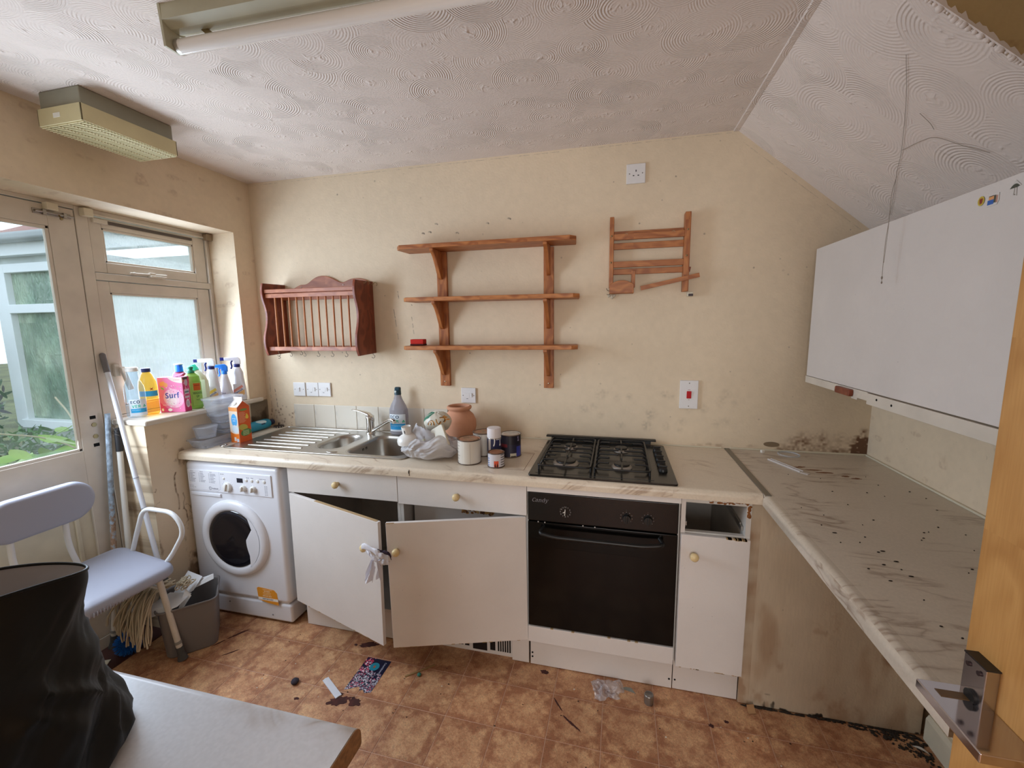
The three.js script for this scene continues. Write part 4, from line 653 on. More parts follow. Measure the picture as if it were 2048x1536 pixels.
// ---------- things on the back wall ----------
const cupHook = (s = 1) => tube([[0, 0, 0], [0, -0.008, 0], [0.004, -0.013, 0], [0.009, -0.018, 0], [0.006, -0.026, 0], [-0.002, -0.028, 0], [-0.008, -0.023, 0]].map((p) => p.map((q) => q * s)), 0.0014, 24, 6);
const hookMetal = P('hook_metal', 0x6a5f52, 0.35, { metalness: 1 });
{
  const t = thing('plate_rack', 'reddish wooden plate rack with thin dowels and brass cup hooks', 'plate rack', [0.50, 1.37, 0]);
  const side = new THREE.Shape(); side.moveTo(0, 0); side.lineTo(0.168, -0.006);
  side.bezierCurveTo(0.192, 0.04, 0.192, 0.09, 0.176, 0.13); side.bezierCurveTo(0.150, 0.20, 0.150, 0.24, 0.172, 0.30); side.bezierCurveTo(0.186, 0.34, 0.184, 0.38, 0.170, 0.408); side.lineTo(0, 0.412); side.closePath();
  for (const x of [-0.292, 0.306]) part(t, 'side_panel', uvBox(ext(side, 0.016, 0.003).rotateY(-PI / 2).translate(x, 0, 0.001)), mahogany);
  const bk = new THREE.Shape(); bk.moveTo(-0.29, 0.35); bk.lineTo(0.29, 0.35); bk.lineTo(0.29, 0.418); bk.bezierCurveTo(0.24, 0.446, 0.18, 0.446, 0.135, 0.424); bk.bezierCurveTo(0.09, 0.402, 0.06, 0.462, -0.02, 0.462); bk.bezierCurveTo(-0.09, 0.462, -0.11, 0.408, -0.155, 0.414); bk.bezierCurveTo(-0.19, 0.420, -0.23, 0.376, -0.29, 0.376); bk.closePath();
  part(t, 'back_board', uvBox(ext(bk, 0.014, 0.003).translate(0, -0.006, 0.001)), mahAlong);
  for (const [y0, y1, z0, z1] of [[0.352, 0.372, 0.150, 0.170], [0.325, 0.348, 0.142, 0.164], [0.318, 0.338, 0.010, 0.03], [0.022, 0.045, 0.145, 0.168], [0.020, 0.044, 0.012, 0.034], [0.022, 0.044, 0.075, 0.095]]) part(t, 'rail', box(-0.292, 0.290, y0, y1, z0, z1, 0.002), mahAlong);
  for (let i = 0; i < 11; i++) part(t, 'dowel', rod([-0.235 + i * 0.0478, 0.040, 0.156], [-0.235 + i * 0.0478, 0.332, 0.153], 0.0052, 10), pine);
  for (const [x, y, z, a, s] of [[-0.24, 0.020, 0.155, 0.2, 1.1], [-0.238, -0.004, 0.155, 1.0, 0.7], [-0.19, 0.018, 0.03, 0.3, 1], [-0.155, 0.020, 0.155, -0.2, 1.1], [-0.063, 0.020, 0.155, -0.2, 1.1], [0.028, 0.020, 0.155, 0.1, 1.1], [0.120, 0.020, 0.155, 0, 1.1], [0.21, 0.020, 0.155, 0, 1.1], [0.30, 0.006, 0.03, 0, 1.2]]) { const h = part(t, 'cup_hook', cupHook(s), hookMetal); h.position.set(x, y, z); h.rotation.y = a; }
  for (const z of [0.02, 0.10]) { const h = part(t, 'cup_hook', mv(cupHook(1.2), 0, 0, 0, 0, 0, PI / 2), brass); h.position.set(0.306, 0.395, z); h.rotation.y = 0.3; }
  for (const x of [-0.165, 0.122]) part(t, 'screw', mv(lathe([[0.0045, 0], [0.004, 0.002], [0.0001, 0.003]], 12), x, 0.378 + (x > 0 ? 0.022 : 0.015), 0.015, PI / 2), P('bright_screw', 0xd8cfc6, 0.3, { metalness: 1 }));
}
{
  const t = thing('wall_shelf', 'three-tier stained pine wall shelf on two uprights with curved brackets', 'shelf', [1.52, 1.19, 0]);
  for (const [x0, x1, y1] of [[1.213, 1.270, 1.922], [1.806, 1.858, 1.918]]) { const u = wpart(t, 'upright', box(x0, x1, 1.187, y1, 0.001, 0.021, 0.002), pine); part(u, 'screw', mv(lathe([[0.004, 0], [0.0035, 0.002], [0.0001, 0.0025]], 12), (x0 + x1) / 2 - 1.52, 0.022, 0.021, PI / 2), P('shelf_screw', 0xd0c4a8, 0.3, { metalness: 1 })); }
  const board = (x0, x1, yL, yR) => { const g = ext(poly([[x0 + 0.01, 0], [x0, -0.12], [x0 + 0.028, -0.156], [x1 - 0.028, -0.156], [x1, -0.12], [x1 - 0.012, 0]]), 0.021, 0.0025).rotateX(-PI / 2); const a = Math.atan2(yR - yL, x1 - x0); g.translate(-x0, 0, 0).rotateZ(a).translate(x0, yL - 0.021, 0.001); return uvBox(g); };
  const spec = [[1.035, 1.982, 1.944, 1.944], [1.060, 2.000, 1.675, 1.672], [1.048, 1.994, 1.417, 1.421]];
  for (const s of spec) wpart(t, 'shelf_board', board(...s), pineAlong);
  const br = new THREE.Shape(); br.moveTo(0, 0); br.lineTo(0.118, 0); br.lineTo(0.118, -0.012); br.bezierCurveTo(0.075, -0.03, 0.055, -0.085, 0.022, -0.135); br.quadraticCurveTo(0.014, -0.146, 0, -0.148); br.closePath();
  for (const [x, ys] of [[1.236, [1.9225, 1.6535, 1.3955]], [1.832, [1.9225, 1.650, 1.399]]]) for (const y of ys) wpart(t, 'bracket', uvBox(mv(ext(br, 0.020, 0.002), x + 0.010, y, 0.021, 0, -PI / 2, 0)), pine);
  solo('sponge', 'red washing-up sponge with a dark scourer lying on the lowest shelf', 'sponge', [box(-0.038, 0.038, 0.008, 0.034, -0.024, 0.024, 0.004)], P('red_sponge', 0xc4281e, 0.9), [1.118, 1.4185, 0.085], 0.06);
  const sp = scene.getObjectByName('sponge'); part(sp, 'scourer', box(-0.039, 0.039, 0, 0.0085, -0.025, 0.025, 0.002), P('dark_scourer', 0x4a1512, 0.95));
}
{
  const t = thing('spice_rack', 'broken pine kitchen-roll rack with a loose slat, hanging high on the wall', 'rack', [2.32, 1.67, 0]);
  wpart(t, 'stile', box(2.137, 2.157, 1.70, 2.034, 0.004, 0.052, 0.002), pine);
  wpart(t, 'stile', [box(2.480, 2.506, 1.672, 2.036, 0.004, 0.052, 0.003)], pine);
  for (const [y0, y1, z0, z1, dy] of [[1.922, 1.950, 0.036, 0.05, 0.004], [1.948, 1.972, 0.004, 0.016, 0.0], [1.885, 1.915, 0.010, 0.024, 0.0], [1.796, 1.824, 0.036, 0.05, 0.0], [1.764, 1.790, 0.014, 0.03, 0.0]]) wpart(t, 'rail', box(2.157, 2.480, y0 + dy, y1 + dy, z0, z1, 0.0015), pineAlong);
  const arch = new THREE.Shape(); arch.moveTo(-0.058, 0); arch.lineTo(0.058, 0); arch.lineTo(0.058, 0.042); arch.quadraticCurveTo(0, 0.082, -0.058, 0.042); arch.closePath();
  wpart(t, 'arched_front', uvBox(mv(ext(arch, 0.012, 0.002), 2.198, 1.671, 0.05)), pineAlong);
  wpart(t, 'arched_back', uvBox(mv(ext(arch, 0.010, 0.002), 2.198, 1.671, 0.004)), pineAlong);
  wpart(t, 'post', box(2.244, 2.262, 1.70, 1.782, 0.012, 0.036, 0.002), pine);
  wpart(t, 'box_bottom', box(2.150, 2.250, 1.672, 1.682, 0.014, 0.05), pineAlong);
  const a = Math.atan2(0.053, 0.262); wpart(t, 'loose_slat', uvBox(mv(box(0, 0.268, -0.010, 0.010, 0, 0.010, 0.001), 2.288, 1.692, 0.054, 0, 0, a)), pineAlong, 'slipped diagonal slat');
  for (const [x, y] of [[2.147, 1.945], [2.146, 1.820], [2.494, 1.956], [2.492, 1.838]]) wpart(t, 'screw', mv(lathe([[0.0045, 0], [0.004, 0.002], [0.0001, 0.003]], 12), x, y, 0.052, PI / 2), brass);
  wpart(t, 'swivel_catch', mv(box(-0.004, 0.004, -0.012, 0.012, 0, 0.006, 0.002), 2.510, 1.775, 0.03, 0, 0, -0.2), mahogany);
  wpart(t, 'wire_hook', mv(cupHook(1.2), 2.125, 1.70, 0.02, 0, 0, 0.4), hookMetal);
  for (const x of [2.215, 2.43]) wpart(t, 'wire_loop', mv(fin(new THREE.TorusGeometry(0.006, 0.0009, 6, 16, PI)), x, 1.948, 0.051), P('thin_wire', 0xb8a88c, 0.4, { metalness: 1 }));
  const R = rng(3), lump = (x, y, r) => { const g = sph(r, 8, 6), p = g.attributes.position; for (let i = 0; i < p.count; i++) { const k = 0.75 + 0.5 * noise(p.getX(i) * 300 + 5, p.getY(i) * 300 + p.getZ(i) * 200, 0, 4); p.setXYZ(i, p.getX(i) * k, p.getY(i) * k, p.getZ(i) * k * 0.7); } g.computeVertexNormals(); return mv(g, x, y, 0.008); };
  const pl = solo('plaster_lump', 'crumbling white plaster lump with a metal cap below the left foot of the broken rack', 'plaster', [lump(-0.012, 0.006, 0.008), lump(0.004, 0, 0.010), lump(0.014, 0.006, 0.007)], P('crumbly_plaster', 0xcfc4b0, 0.95), [2.15, 1.657, 0]); tag(pl, null, null, null, 'stuff');
  const b = thing('wall_peg', 'small cream block with a dark end under the right foot of the broken rack', 'block', [2.518, 1.655, 0.002], 0);
  part(b, 'block', box(-0.012, 0.012, -0.006, 0.014, 0, 0.035, 0.002), creamGloss); part(b, 'dark_end', box(-0.009, 0.012, -0.005, 0.006, 0.0352, 0.037, 0.0005), P('dark_red_end', 0x2c1216, 0.4));
}
// electrical plates
const plateWhite = P('switch_plate', 0xe6e2e0, 0.35);
function plate(name, label, cat, x, y, w, h, group) {
  const t = thing(name, label, cat, [x, y, 0], 0, group); part(t, 'plate', box(-w / 2, w / 2, -h / 2, h / 2, 0.0005, 0.010, 0.003), plateWhite); return t;
}
function screws(t, list) { for (const [x, y] of list) part(t, 'screw', mv(lathe([[0.0028, 0], [0.0024, 0.001], [0.0001, 0.0014]], 12), x, y, 0.010, PI / 2), P('plate_screw', 0x8c8680, 0.4, { metalness: 1 })); }
{
  const t = plate('light_switch', 'single white switch plate, leftmost of the three plates above the splash tiles', 'switch', 0.256, 1.142, 0.086, 0.086);
  part(t, 'rocker', mv(box(-0.006, 0.006, -0.013, 0.013, 0, 0.006, 0.002), 0, 0, 0.009, 0.12), plateWhite); screws(t, [[-0.030, 0], [0.030, 0]]);
  const mk = (x, y, lab) => { const s = plate('fused_switch', lab, 'switch', x, y, 0.086, 0.086); part(s, 'rocker', mv(box(-0.005, 0.005, -0.012, 0.012, 0, 0.005, 0.002), 0.018, 0.002, 0.009, 0.12), plateWhite); part(s, 'fuse_holder', box(-0.022, 0.006, -0.014, 0.014, 0.009, 0.0108, 0.001), plateWhite); part(s, 'flex_outlet', box(-0.012, -0.002, -0.020, -0.018, 0.009, 0.0106), darkHole); screws(s, [[-0.032, 0], [0.032, 0]]); return s; };
  mk(0.350, 1.143, 'middle white fused switch plate of the three above the splash tiles'); mk(0.438, 1.144, 'rightmost white fused switch plate of the three above the splash tiles');
  mk(1.374, 1.133, 'white fused switch plate between the shelf uprights above the clay pot');
  const c = plate('cooker_switch', 'tall white cooker switch plate with a red rocker', 'switch', 2.536, 1.168, 0.086, 0.143);
  part(c, 'rocker', mv(box(-0.011, 0.011, -0.019, 0.019, 0, 0.007, 0.003), 0, 0, 0.008, 0.12), P('red_rocker', 0xc01824, 0.3), 'red rocker'); screws(c, [[0, 0.058], [0, -0.058]]); part(c, 'label_mark', [box(-0.006, 0.006, 0.024, 0.0255, 0.0099, 0.0102), box(-0.003, 0.003, -0.026, -0.0245, 0.0099, 0.0102)], P('red_print', 0xa02028, 0.6));
  const s = plate('wall_socket', 'white three-pin socket high on the wall above the broken rack', 'socket', 2.254, 2.237, 0.088, 0.09);
  for (const [x, y, w, h] of [[0, 0.012, 0.004, 0.009], [-0.011, -0.009, 0.007, 0.004], [0.011, -0.009, 0.007, 0.004]]) part(s, 'pin_hole', box(x - w / 2, x + w / 2, y - h / 2, y + h / 2, 0.0095, 0.0103), darkHole); screws(s, [[-0.030, 0], [0.030, 0]]);
}
// ---------- bottles and boxes on the window board ----------
const SB = 1.0965;                                                // window board top
const label = (w, h, draw) => M({ map: canvasTex(w, h, draw), roughness: 0.45 });
function cylLabel(r, y0, y1, a0, a1, m, sx = 1, sz = 1) {        // curved label patch; angle 0 faces +z, grows towards +x
  const n = 20, g = sheet(n, 1, (u, v) => { const a = a0 + (a1 - a0) * u; return [Math.sin(a) * r * sx, y0 + (y1 - y0) * v, Math.cos(a) * r * sz]; });
  return [g, m];
}
function ovalBottle(pts, sx, sz, seg = 36) { const g = lathe(pts, seg); g.scale(sx, 1, sz); g.computeVertexNormals(); return uvBox(g); }
const liquid = (c, d = 0.06) => P('liquid', c, 0.08, { transmission: 0.85, thickness: 0.05, attenuationColor: new THREE.Color(c), attenuationDistance: d, ior: 1.33 });
function triggerHead(parent, body, nozzle, len = 0.075) {         // spray trigger pointing to -x
  const s = new THREE.Shape(); s.moveTo(0.022, 0); s.lineTo(-0.014, 0); s.lineTo(-0.018, 0.022); s.lineTo(-len + 0.014, 0.026); s.lineTo(-len + 0.014, 0.042); s.lineTo(0.006, 0.044); s.quadraticCurveTo(0.022, 0.036, 0.022, 0.024); s.closePath();
  const h = part(parent, 'spray_head', mv(ext(s, 0.020, 0.004), 0, 0, -0.010), body);
  part(h, 'nozzle', box(-len - 0.006, -len + 0.015, 0.024, 0.043, -0.009, 0.009, 0.002), nozzle);
  part(h, 'trigger', tube([[-0.018, 0.026, 0], [-0.030, 0.012, 0], [-0.028, -0.012, 0], [-0.034, -0.026, 0]], 0.005, 20, 8), nozzle);
  return h;
}
{
  const b = thing('bottle', 'tall clear plastic bottle with a white cap and ECO VER label, nearest the door', 'bottle', [-0.108, SB, 0.692], 0.5);
  part(b, 'bottle_body', ovalBottle([[0.0001, 0.001], [0.036, 0.002], [0.041, 0.010], [0.042, 0.10], [0.042, 0.135], [0.038, 0.158], [0.027, 0.182], [0.0235, 0.20], [0.0225, 0.228]], 1, 0.8), P('clear_bottle', 0xe6f0f8, 0.16, { transmission: 0.9, ior: 1.25, side: THREE.DoubleSide }));
  part(b, 'cap', ovalBottle([[0.0225, 0.226], [0.0255, 0.228], [0.0255, 0.240], [0.0235, 0.246], [0.0001, 0.247]], 1, 1), P('cap_white', 0xf2efe9, 0.4));
  const eco = label(512, 512, (g, w, h) => { g.fillStyle = '#dfe9f2'; g.fillRect(0, 0, w, h); g.fillStyle = '#2a4a66'; g.font = 'bold 128px sans-serif'; g.fillText('ECO', 40, 130); g.fillStyle = '#28b79c'; g.fillText('VER', 70, 262); g.beginPath(); for (const [x, y] of [[408, 190], [386, 232], [430, 232]]) { g.moveTo(x + 20, y); g.arc(x, y, 22, 0, 7); } g.fill(); g.fillStyle = '#2aa6e0'; g.fillRect(40, 290, 440, 130); g.fillStyle = '#dff1fb'; g.font = '34px sans-serif'; g.fillText('fabric softener', 66, 350); g.font = 'bold 64px sans-serif'; g.fillStyle = '#12608e'; g.fillText('28', 380, 396); });
  part(b, 'label', ...cylLabel(0.0428, 0.012, 0.092, -0.30, 1.60, eco, 1, 0.8));
  const y = thing('bottle', 'clear oval bottle of yellow liquid with a dark blue cap', 'bottle', [-0.118, SB, 0.622], 0.4);
  part(y, 'bottle_body', ovalBottle([[0.0001, 0.001], [0.036, 0.002], [0.040, 0.010], [0.041, 0.14], [0.037, 0.17], [0.024, 0.205], [0.0185, 0.212], [0.018, 0.220]], 1, 0.75), P('yellow_liquid_bottle', 0xf8dc8a, 0.15, { transmission: 0.88, ior: 1.3, side: THREE.DoubleSide }));
  part(y, 'cap', mv(cyl(0.0205, 0.0205, 0.019, 24), 0, 0.216, 0), P('navy_cap', 0x27306a, 0.4));
  part(y, 'label', ...cylLabel(0.0415, 0.095, 0.122, -0.6, 1.6, P('teal_label', 0x3aa4cc, 0.5), 1, 0.75)); part(y, 'hazard_mark', mv(merge([mv(box(-0.008, 0.008, -0.0015, 0.0015, 0, 0.001), 0, 0, 0, 0, 0, PI / 4), mv(box(-0.008, 0.008, -0.0015, 0.0015, 0, 0.001), 0, 0, 0, 0, 0, -PI / 4)]), 0.030, 0.132, 0.0225, 0, 0.8, 0), P('red_cross_mark', 0xa8231c, 0.6));
}
{
  const t = thing('detergent_box', 'pink cardboard box of Surf washing powder with a dark pink side', 'box', [-0.060, SB, 0.536], 0.36);
  const front = label(512, 700, (g, w, h) => {
    const R = rng(5); g.fillStyle = '#ee7bb2'; g.fillRect(0, 0, w, h); const gr = [['#f6b8d4', 300, 420, 210], ['#f3cfe0', 270, 440, 140], ['#f5e3ea', 270, 470, 90]]; for (const [c, x, y, r] of gr) { g.fillStyle = c; g.beginPath(); g.ellipse(x, y, r, r * 0.9, 0.3, 0, 7); g.fill(); }
    g.fillStyle = '#e44b94'; g.beginPath(); g.moveTo(0, 480); g.quadraticCurveTo(120, 620, 300, 700); g.lineTo(0, 700); g.fill(); g.fillStyle = '#e9dcd4'; g.beginPath(); g.moveTo(210, 0); g.quadraticCurveTo(300, 110, 512, 120); g.lineTo(512, 0); g.fill();
    for (let i = 0; i < 90; i++) { g.fillStyle = ['#f7d9e6', '#e0a2c8', '#fff', '#c9579e', '#8fc48a'][Math.floor(R() * 5)]; g.beginPath(); g.ellipse(130 + R() * 340, 160 + R() * 480, 4 + R() * 10, 3 + R() * 6, R() * 3, 0, 7); g.fill(); }
    g.fillStyle = '#f2a56b'; for (const [x, y, r] of [[80, 130, 42], [160, 150, 46], [120, 105, 30]]) { g.beginPath(); g.arc(x, y, r, 0, 7); g.fill(); } g.fillStyle = '#8cbf6a'; g.beginPath(); g.ellipse(90, 220, 40, 18, 0.6, 0, 7); g.fill();
    g.fillStyle = '#c8485a'; g.font = '26px sans-serif'; g.fillText('23 WASHES', 330, 60); g.fillStyle = '#2a3f9a'; g.font = 'bold 150px sans-serif'; g.save(); g.rotate(-0.02); g.fillText('Surf', 120, 420); g.restore();
    g.fillStyle = '#fff'; g.font = '22px sans-serif'; g.fillText('TROPICAL LILY', 60, 560); g.beginPath(); g.ellipse(200, 650, 44, 30, 0, 0, 7); g.fill(); g.fillRect(30, 620, 40, 50);
  });
  const side = label(300, 700, (g, w, h) => { const R = rng(8); g.fillStyle = '#d42a72'; g.fillRect(0, 0, w, h); for (let i = 0; i < 30; i++) { g.fillStyle = ['#e8569a', '#b81a5c', '#f08ab8', '#e8a06a'][Math.floor(R() * 4)]; g.beginPath(); g.arc(R() * w, R() * h, 14 + R() * 26, 0, 7); g.fill(); } g.fillStyle = '#c9b3c6'; g.beginPath(); g.arc(150, 120, 70, 0, 7); g.fill(); g.fillStyle = '#d7c6d2'; g.fillRect(40, 250, 210, 180); g.fillStyle = '#5a7a86'; g.fillRect(56, 290, 178, 34); g.fillStyle = '#d42a72'; g.fillRect(56, 350, 178, 40); g.fillStyle = '#ecdfe6'; g.beginPath(); g.arc(150, 540, 84, 0, 7); g.fill(); g.fillStyle = '#6a5a78'; for (let i = 0; i < 14; i++) g.fillRect(94 + i * 8, 490, 2 + R() * 4, 100); g.fillStyle = '#221018'; g.fillRect(30, 10, 200, 46); });
  const w = 0.118, h = 0.182, d = 0.055;
  part(t, 'carton', [box(-w / 2, w / 2, 0, h, -d / 2, d / 2, 0.0012)], P('pink_card', 0xe07aa8, 0.55));
  part(t, 'front_print', uvFit(box(-w / 2 + 0.001, w / 2 - 0.001, 0.001, h - 0.001, d / 2, d / 2 + 0.0005), 0, -w / 2, w / 2, 1, 0, h), front);
  part(t, 'side_print', uvFit(box(w / 2, w / 2 + 0.0005, 0.001, h - 0.001, -d / 2 + 0.001, d / 2 - 0.001), 2, d / 2, -d / 2, 1, 0, h), side);
  part(t, 'torn_flap', mv(box(-0.02, 0.03, 0, 0.001, -0.022, 0.02), 0.02, h + 0.006, 0, 0.3, 0.1, 0.25), P('dark_card', 0x8a2a58, 0.7));
}
{
  const t = thing('bottle', 'dark pink bottle with a bright blue cap behind the pink powder box', 'bottle', [-0.135, SB, 0.44], 0.4);
  part(t, 'bottle_body', ovalBottle([[0.0001, 0.001], [0.034, 0.002], [0.038, 0.012], [0.038, 0.15], [0.033, 0.185], [0.020, 0.20]], 1, 0.65), P('magenta_bottle', 0x9a2a4e, 0.3));
  part(t, 'cap', mv(lathe([[0.021, 0], [0.019, 0.036], [0.0001, 0.037]], 24), 0, 0.198, 0), P('blue_cap', 0x1a6fe0, 0.35)); part(t, 'cap_top', mv(cyl(0.021, 0.021, 0.006, 24), 0, 0.235, 0), P('grey_cap_top', 0xb4b8c4, 0.4));
  const g2 = thing('bottle', 'green washing-up liquid bottle with a dark green cap and orange label', 'bottle', [-0.038, SB, 0.455], 0.65);
  part(g2, 'bottle_body', ovalBottle([[0.0001, 0.001], [0.036, 0.002], [0.041, 0.012], [0.040, 0.09], [0.038, 0.15], [0.034, 0.176], [0.016, 0.196]], 1, 0.6), P('green_soap', 0xa6d468, 0.25, { transmission: 0.3, side: THREE.DoubleSide }));
  part(g2, 'cap', mv(lathe([[0.0175, 0], [0.0165, 0.012], [0.010, 0.014], [0.010, 0.022], [0.013, 0.024], [0.012, 0.034], [0.0001, 0.035]], 24), 0, 0.194, 0), P('dark_green_cap', 0x1f7f5e, 0.4));
  part(g2, 'label', ...cylLabel(0.0410, 0.02, 0.145, 0.1, 1.5, label(300, 420, (g, w, h) => { g.fillStyle = '#9fcf62'; g.fillRect(0, 0, w, h); g.fillStyle = '#d0651c'; g.fillRect(30, 20, 200, 130); g.fillStyle = '#b04c14'; g.fillRect(50, 50, 150, 20); g.fillStyle = '#265a24'; g.font = 'bold 60px sans-serif'; g.fillText('WASHING', 6, 220); g.fillText('UP', 80, 280); g.font = '40px sans-serif'; g.fillText('liquid', 70, 330); }), 1, 0.6));
  const k = thing('bottle', 'milky bent-neck cleaner bottle with a mint green cap', 'bottle', [-0.065, SB, 0.385], 0.5);
  const rings = []; for (const [y, w, d, dx] of [[0.001, 0.062, 0.046, 0], [0.006, 0.072, 0.054, 0], [0.09, 0.078, 0.056, 0], [0.14, 0.078, 0.055, -0.001], [0.17, 0.060, 0.05, -0.004], [0.19, 0.042, 0.042, -0.012], [0.205, 0.036, 0.036, -0.020]]) rings.push(rring(w, d, d * 0.45, y, 5, dx, 0));
  part(k, 'bottle_body', loft(rings), P('milky_bottle', 0xe6e6cc, 0.35, { transmission: 0.2 }));
  part(k, 'cap', mv(lathe([[0.024, 0], [0.023, 0.030], [0.018, 0.036], [0.0001, 0.037]], 24), -0.022, 0.196, 0, 0, 0, 0.45), P('mint_cap', 0x36e2b4, 0.4));
  part(k, 'label', mv(uvFit(box(-0.022, 0.022, 0.02, 0.15, 0, 0.0006), 0, -0.022, 0.022, 1, 0.02, 0.15), 0.012, 0, 0.0278), label(180, 420, (g) => { g.fillStyle = '#e4e4cc'; g.fillRect(0, 0, 180, 420); g.fillStyle = '#1f8a62'; g.fillRect(10, 250, 90, 160); g.fillStyle = '#2f9a6e'; g.font = 'bold 44px sans-serif'; g.fillText('BIO', 20, 60); g.fillStyle = '#d9702a'; g.beginPath(); g.arc(60, 170, 30, 0, 7); g.fill(); }));
}
const spraySpec = (rings) => loft(rings.map(([y, w, d, dx]) => rring(w, d, d * 0.45, y, 5, dx, 0)));
{
  const white = P('spray_white', 0xeceaf0, 0.3), navy = P('navy_plastic', 0x1c2368, 0.35), blue = P('bright_blue_plastic', 0x2a86ee, 0.3);
  const vl = (c) => label(300, 400, (g, w, h) => { g.fillStyle = '#e9e6ea'; g.fillRect(0, 0, w, h); g.save(); g.translate(150, 220); g.rotate(-0.5); g.fillStyle = c; g.fillRect(-170, -120, 340, 70); g.fillStyle = '#f2bd7a'; g.fillRect(-170, 20, 340, 120); g.fillStyle = '#2a2a7a'; g.font = 'bold 84px sans-serif'; g.fillText('Vanish', -140, 14); g.restore(); });
  const mk = (lab, pos, turn, c) => { const t = thing('spray_bottle', lab, 'spray bottle', pos, turn); t.scale.set(0.92, 1, 0.8);
    part(t, 'bottle_body', spraySpec([[0.001, 0.074, 0.044, 0], [0.006, 0.082, 0.052, 0], [0.06, 0.080, 0.05, 0], [0.11, 0.062, 0.044, 0.004], [0.14, 0.056, 0.042, 0.004], [0.165, 0.060, 0.042, 0.002], [0.19, 0.044, 0.038, 0], [0.202, 0.030, 0.030, 0]]), white);
    part(t, 'collar', mv(cyl(0.0185, 0.0185, 0.017, 20), 0, 0.200, 0), navy); const h = triggerHead(t, white, navy, 0.082); h.position.y = 0.216;
    part(t, 'label', mv(uvFit(box(-0.030, 0.030, 0.015, 0.10, 0, 0.0008), 0, -0.03, 0.03, 1, 0.015, 0.10), 0.0, 0, 0.0256), vl(c)); return t; };
  mk('white spray bottle with a navy collar and yellow-banded label, beside the mint-capped bottle', [-0.060, SB, 0.315], 0.55, '#efd05a');
  mk('white spray bottle with a navy collar and pink-banded label, farthest from the door', [-0.020, SB, 0.182], 0.75, '#e89484');
  const b = thing('spray_bottle', 'white spray bottle with a bright blue trigger head', 'spray bottle', [-0.045, SB, 0.248], 0.6); b.scale.set(0.85, 1, 0.78);
  part(b, 'bottle_body', spraySpec([[0.001, 0.080, 0.05, 0], [0.006, 0.088, 0.056, 0], [0.04, 0.086, 0.054, 0], [0.10, 0.060, 0.044, 0.002], [0.15, 0.040, 0.036, 0], [0.166, 0.032, 0.032, 0]]), white);
  part(b, 'collar', mv(lathe([[0.0175, 0], [0.0165, 0.02], [0.0001, 0.021]], 20), 0, 0.164, 0), blue); const h = triggerHead(b, blue, blue, 0.07); h.position.y = 0.178;
  part(b, 'label', mv(uvFit(box(-0.030, 0.030, 0.012, 0.062, 0, 0.0008), 0, -0.03, 0.03, 1, 0.012, 0.062), 0, 0, 0.0268), label(300, 250, (g) => { g.fillStyle = '#e9e6ee'; g.fillRect(0, 0, 300, 250); g.fillStyle = '#b48ad0'; g.fillRect(20, 80, 250, 110); g.fillStyle = '#444066'; g.font = 'bold 44px sans-serif'; g.fillText('fresh', 60, 62); }));
}
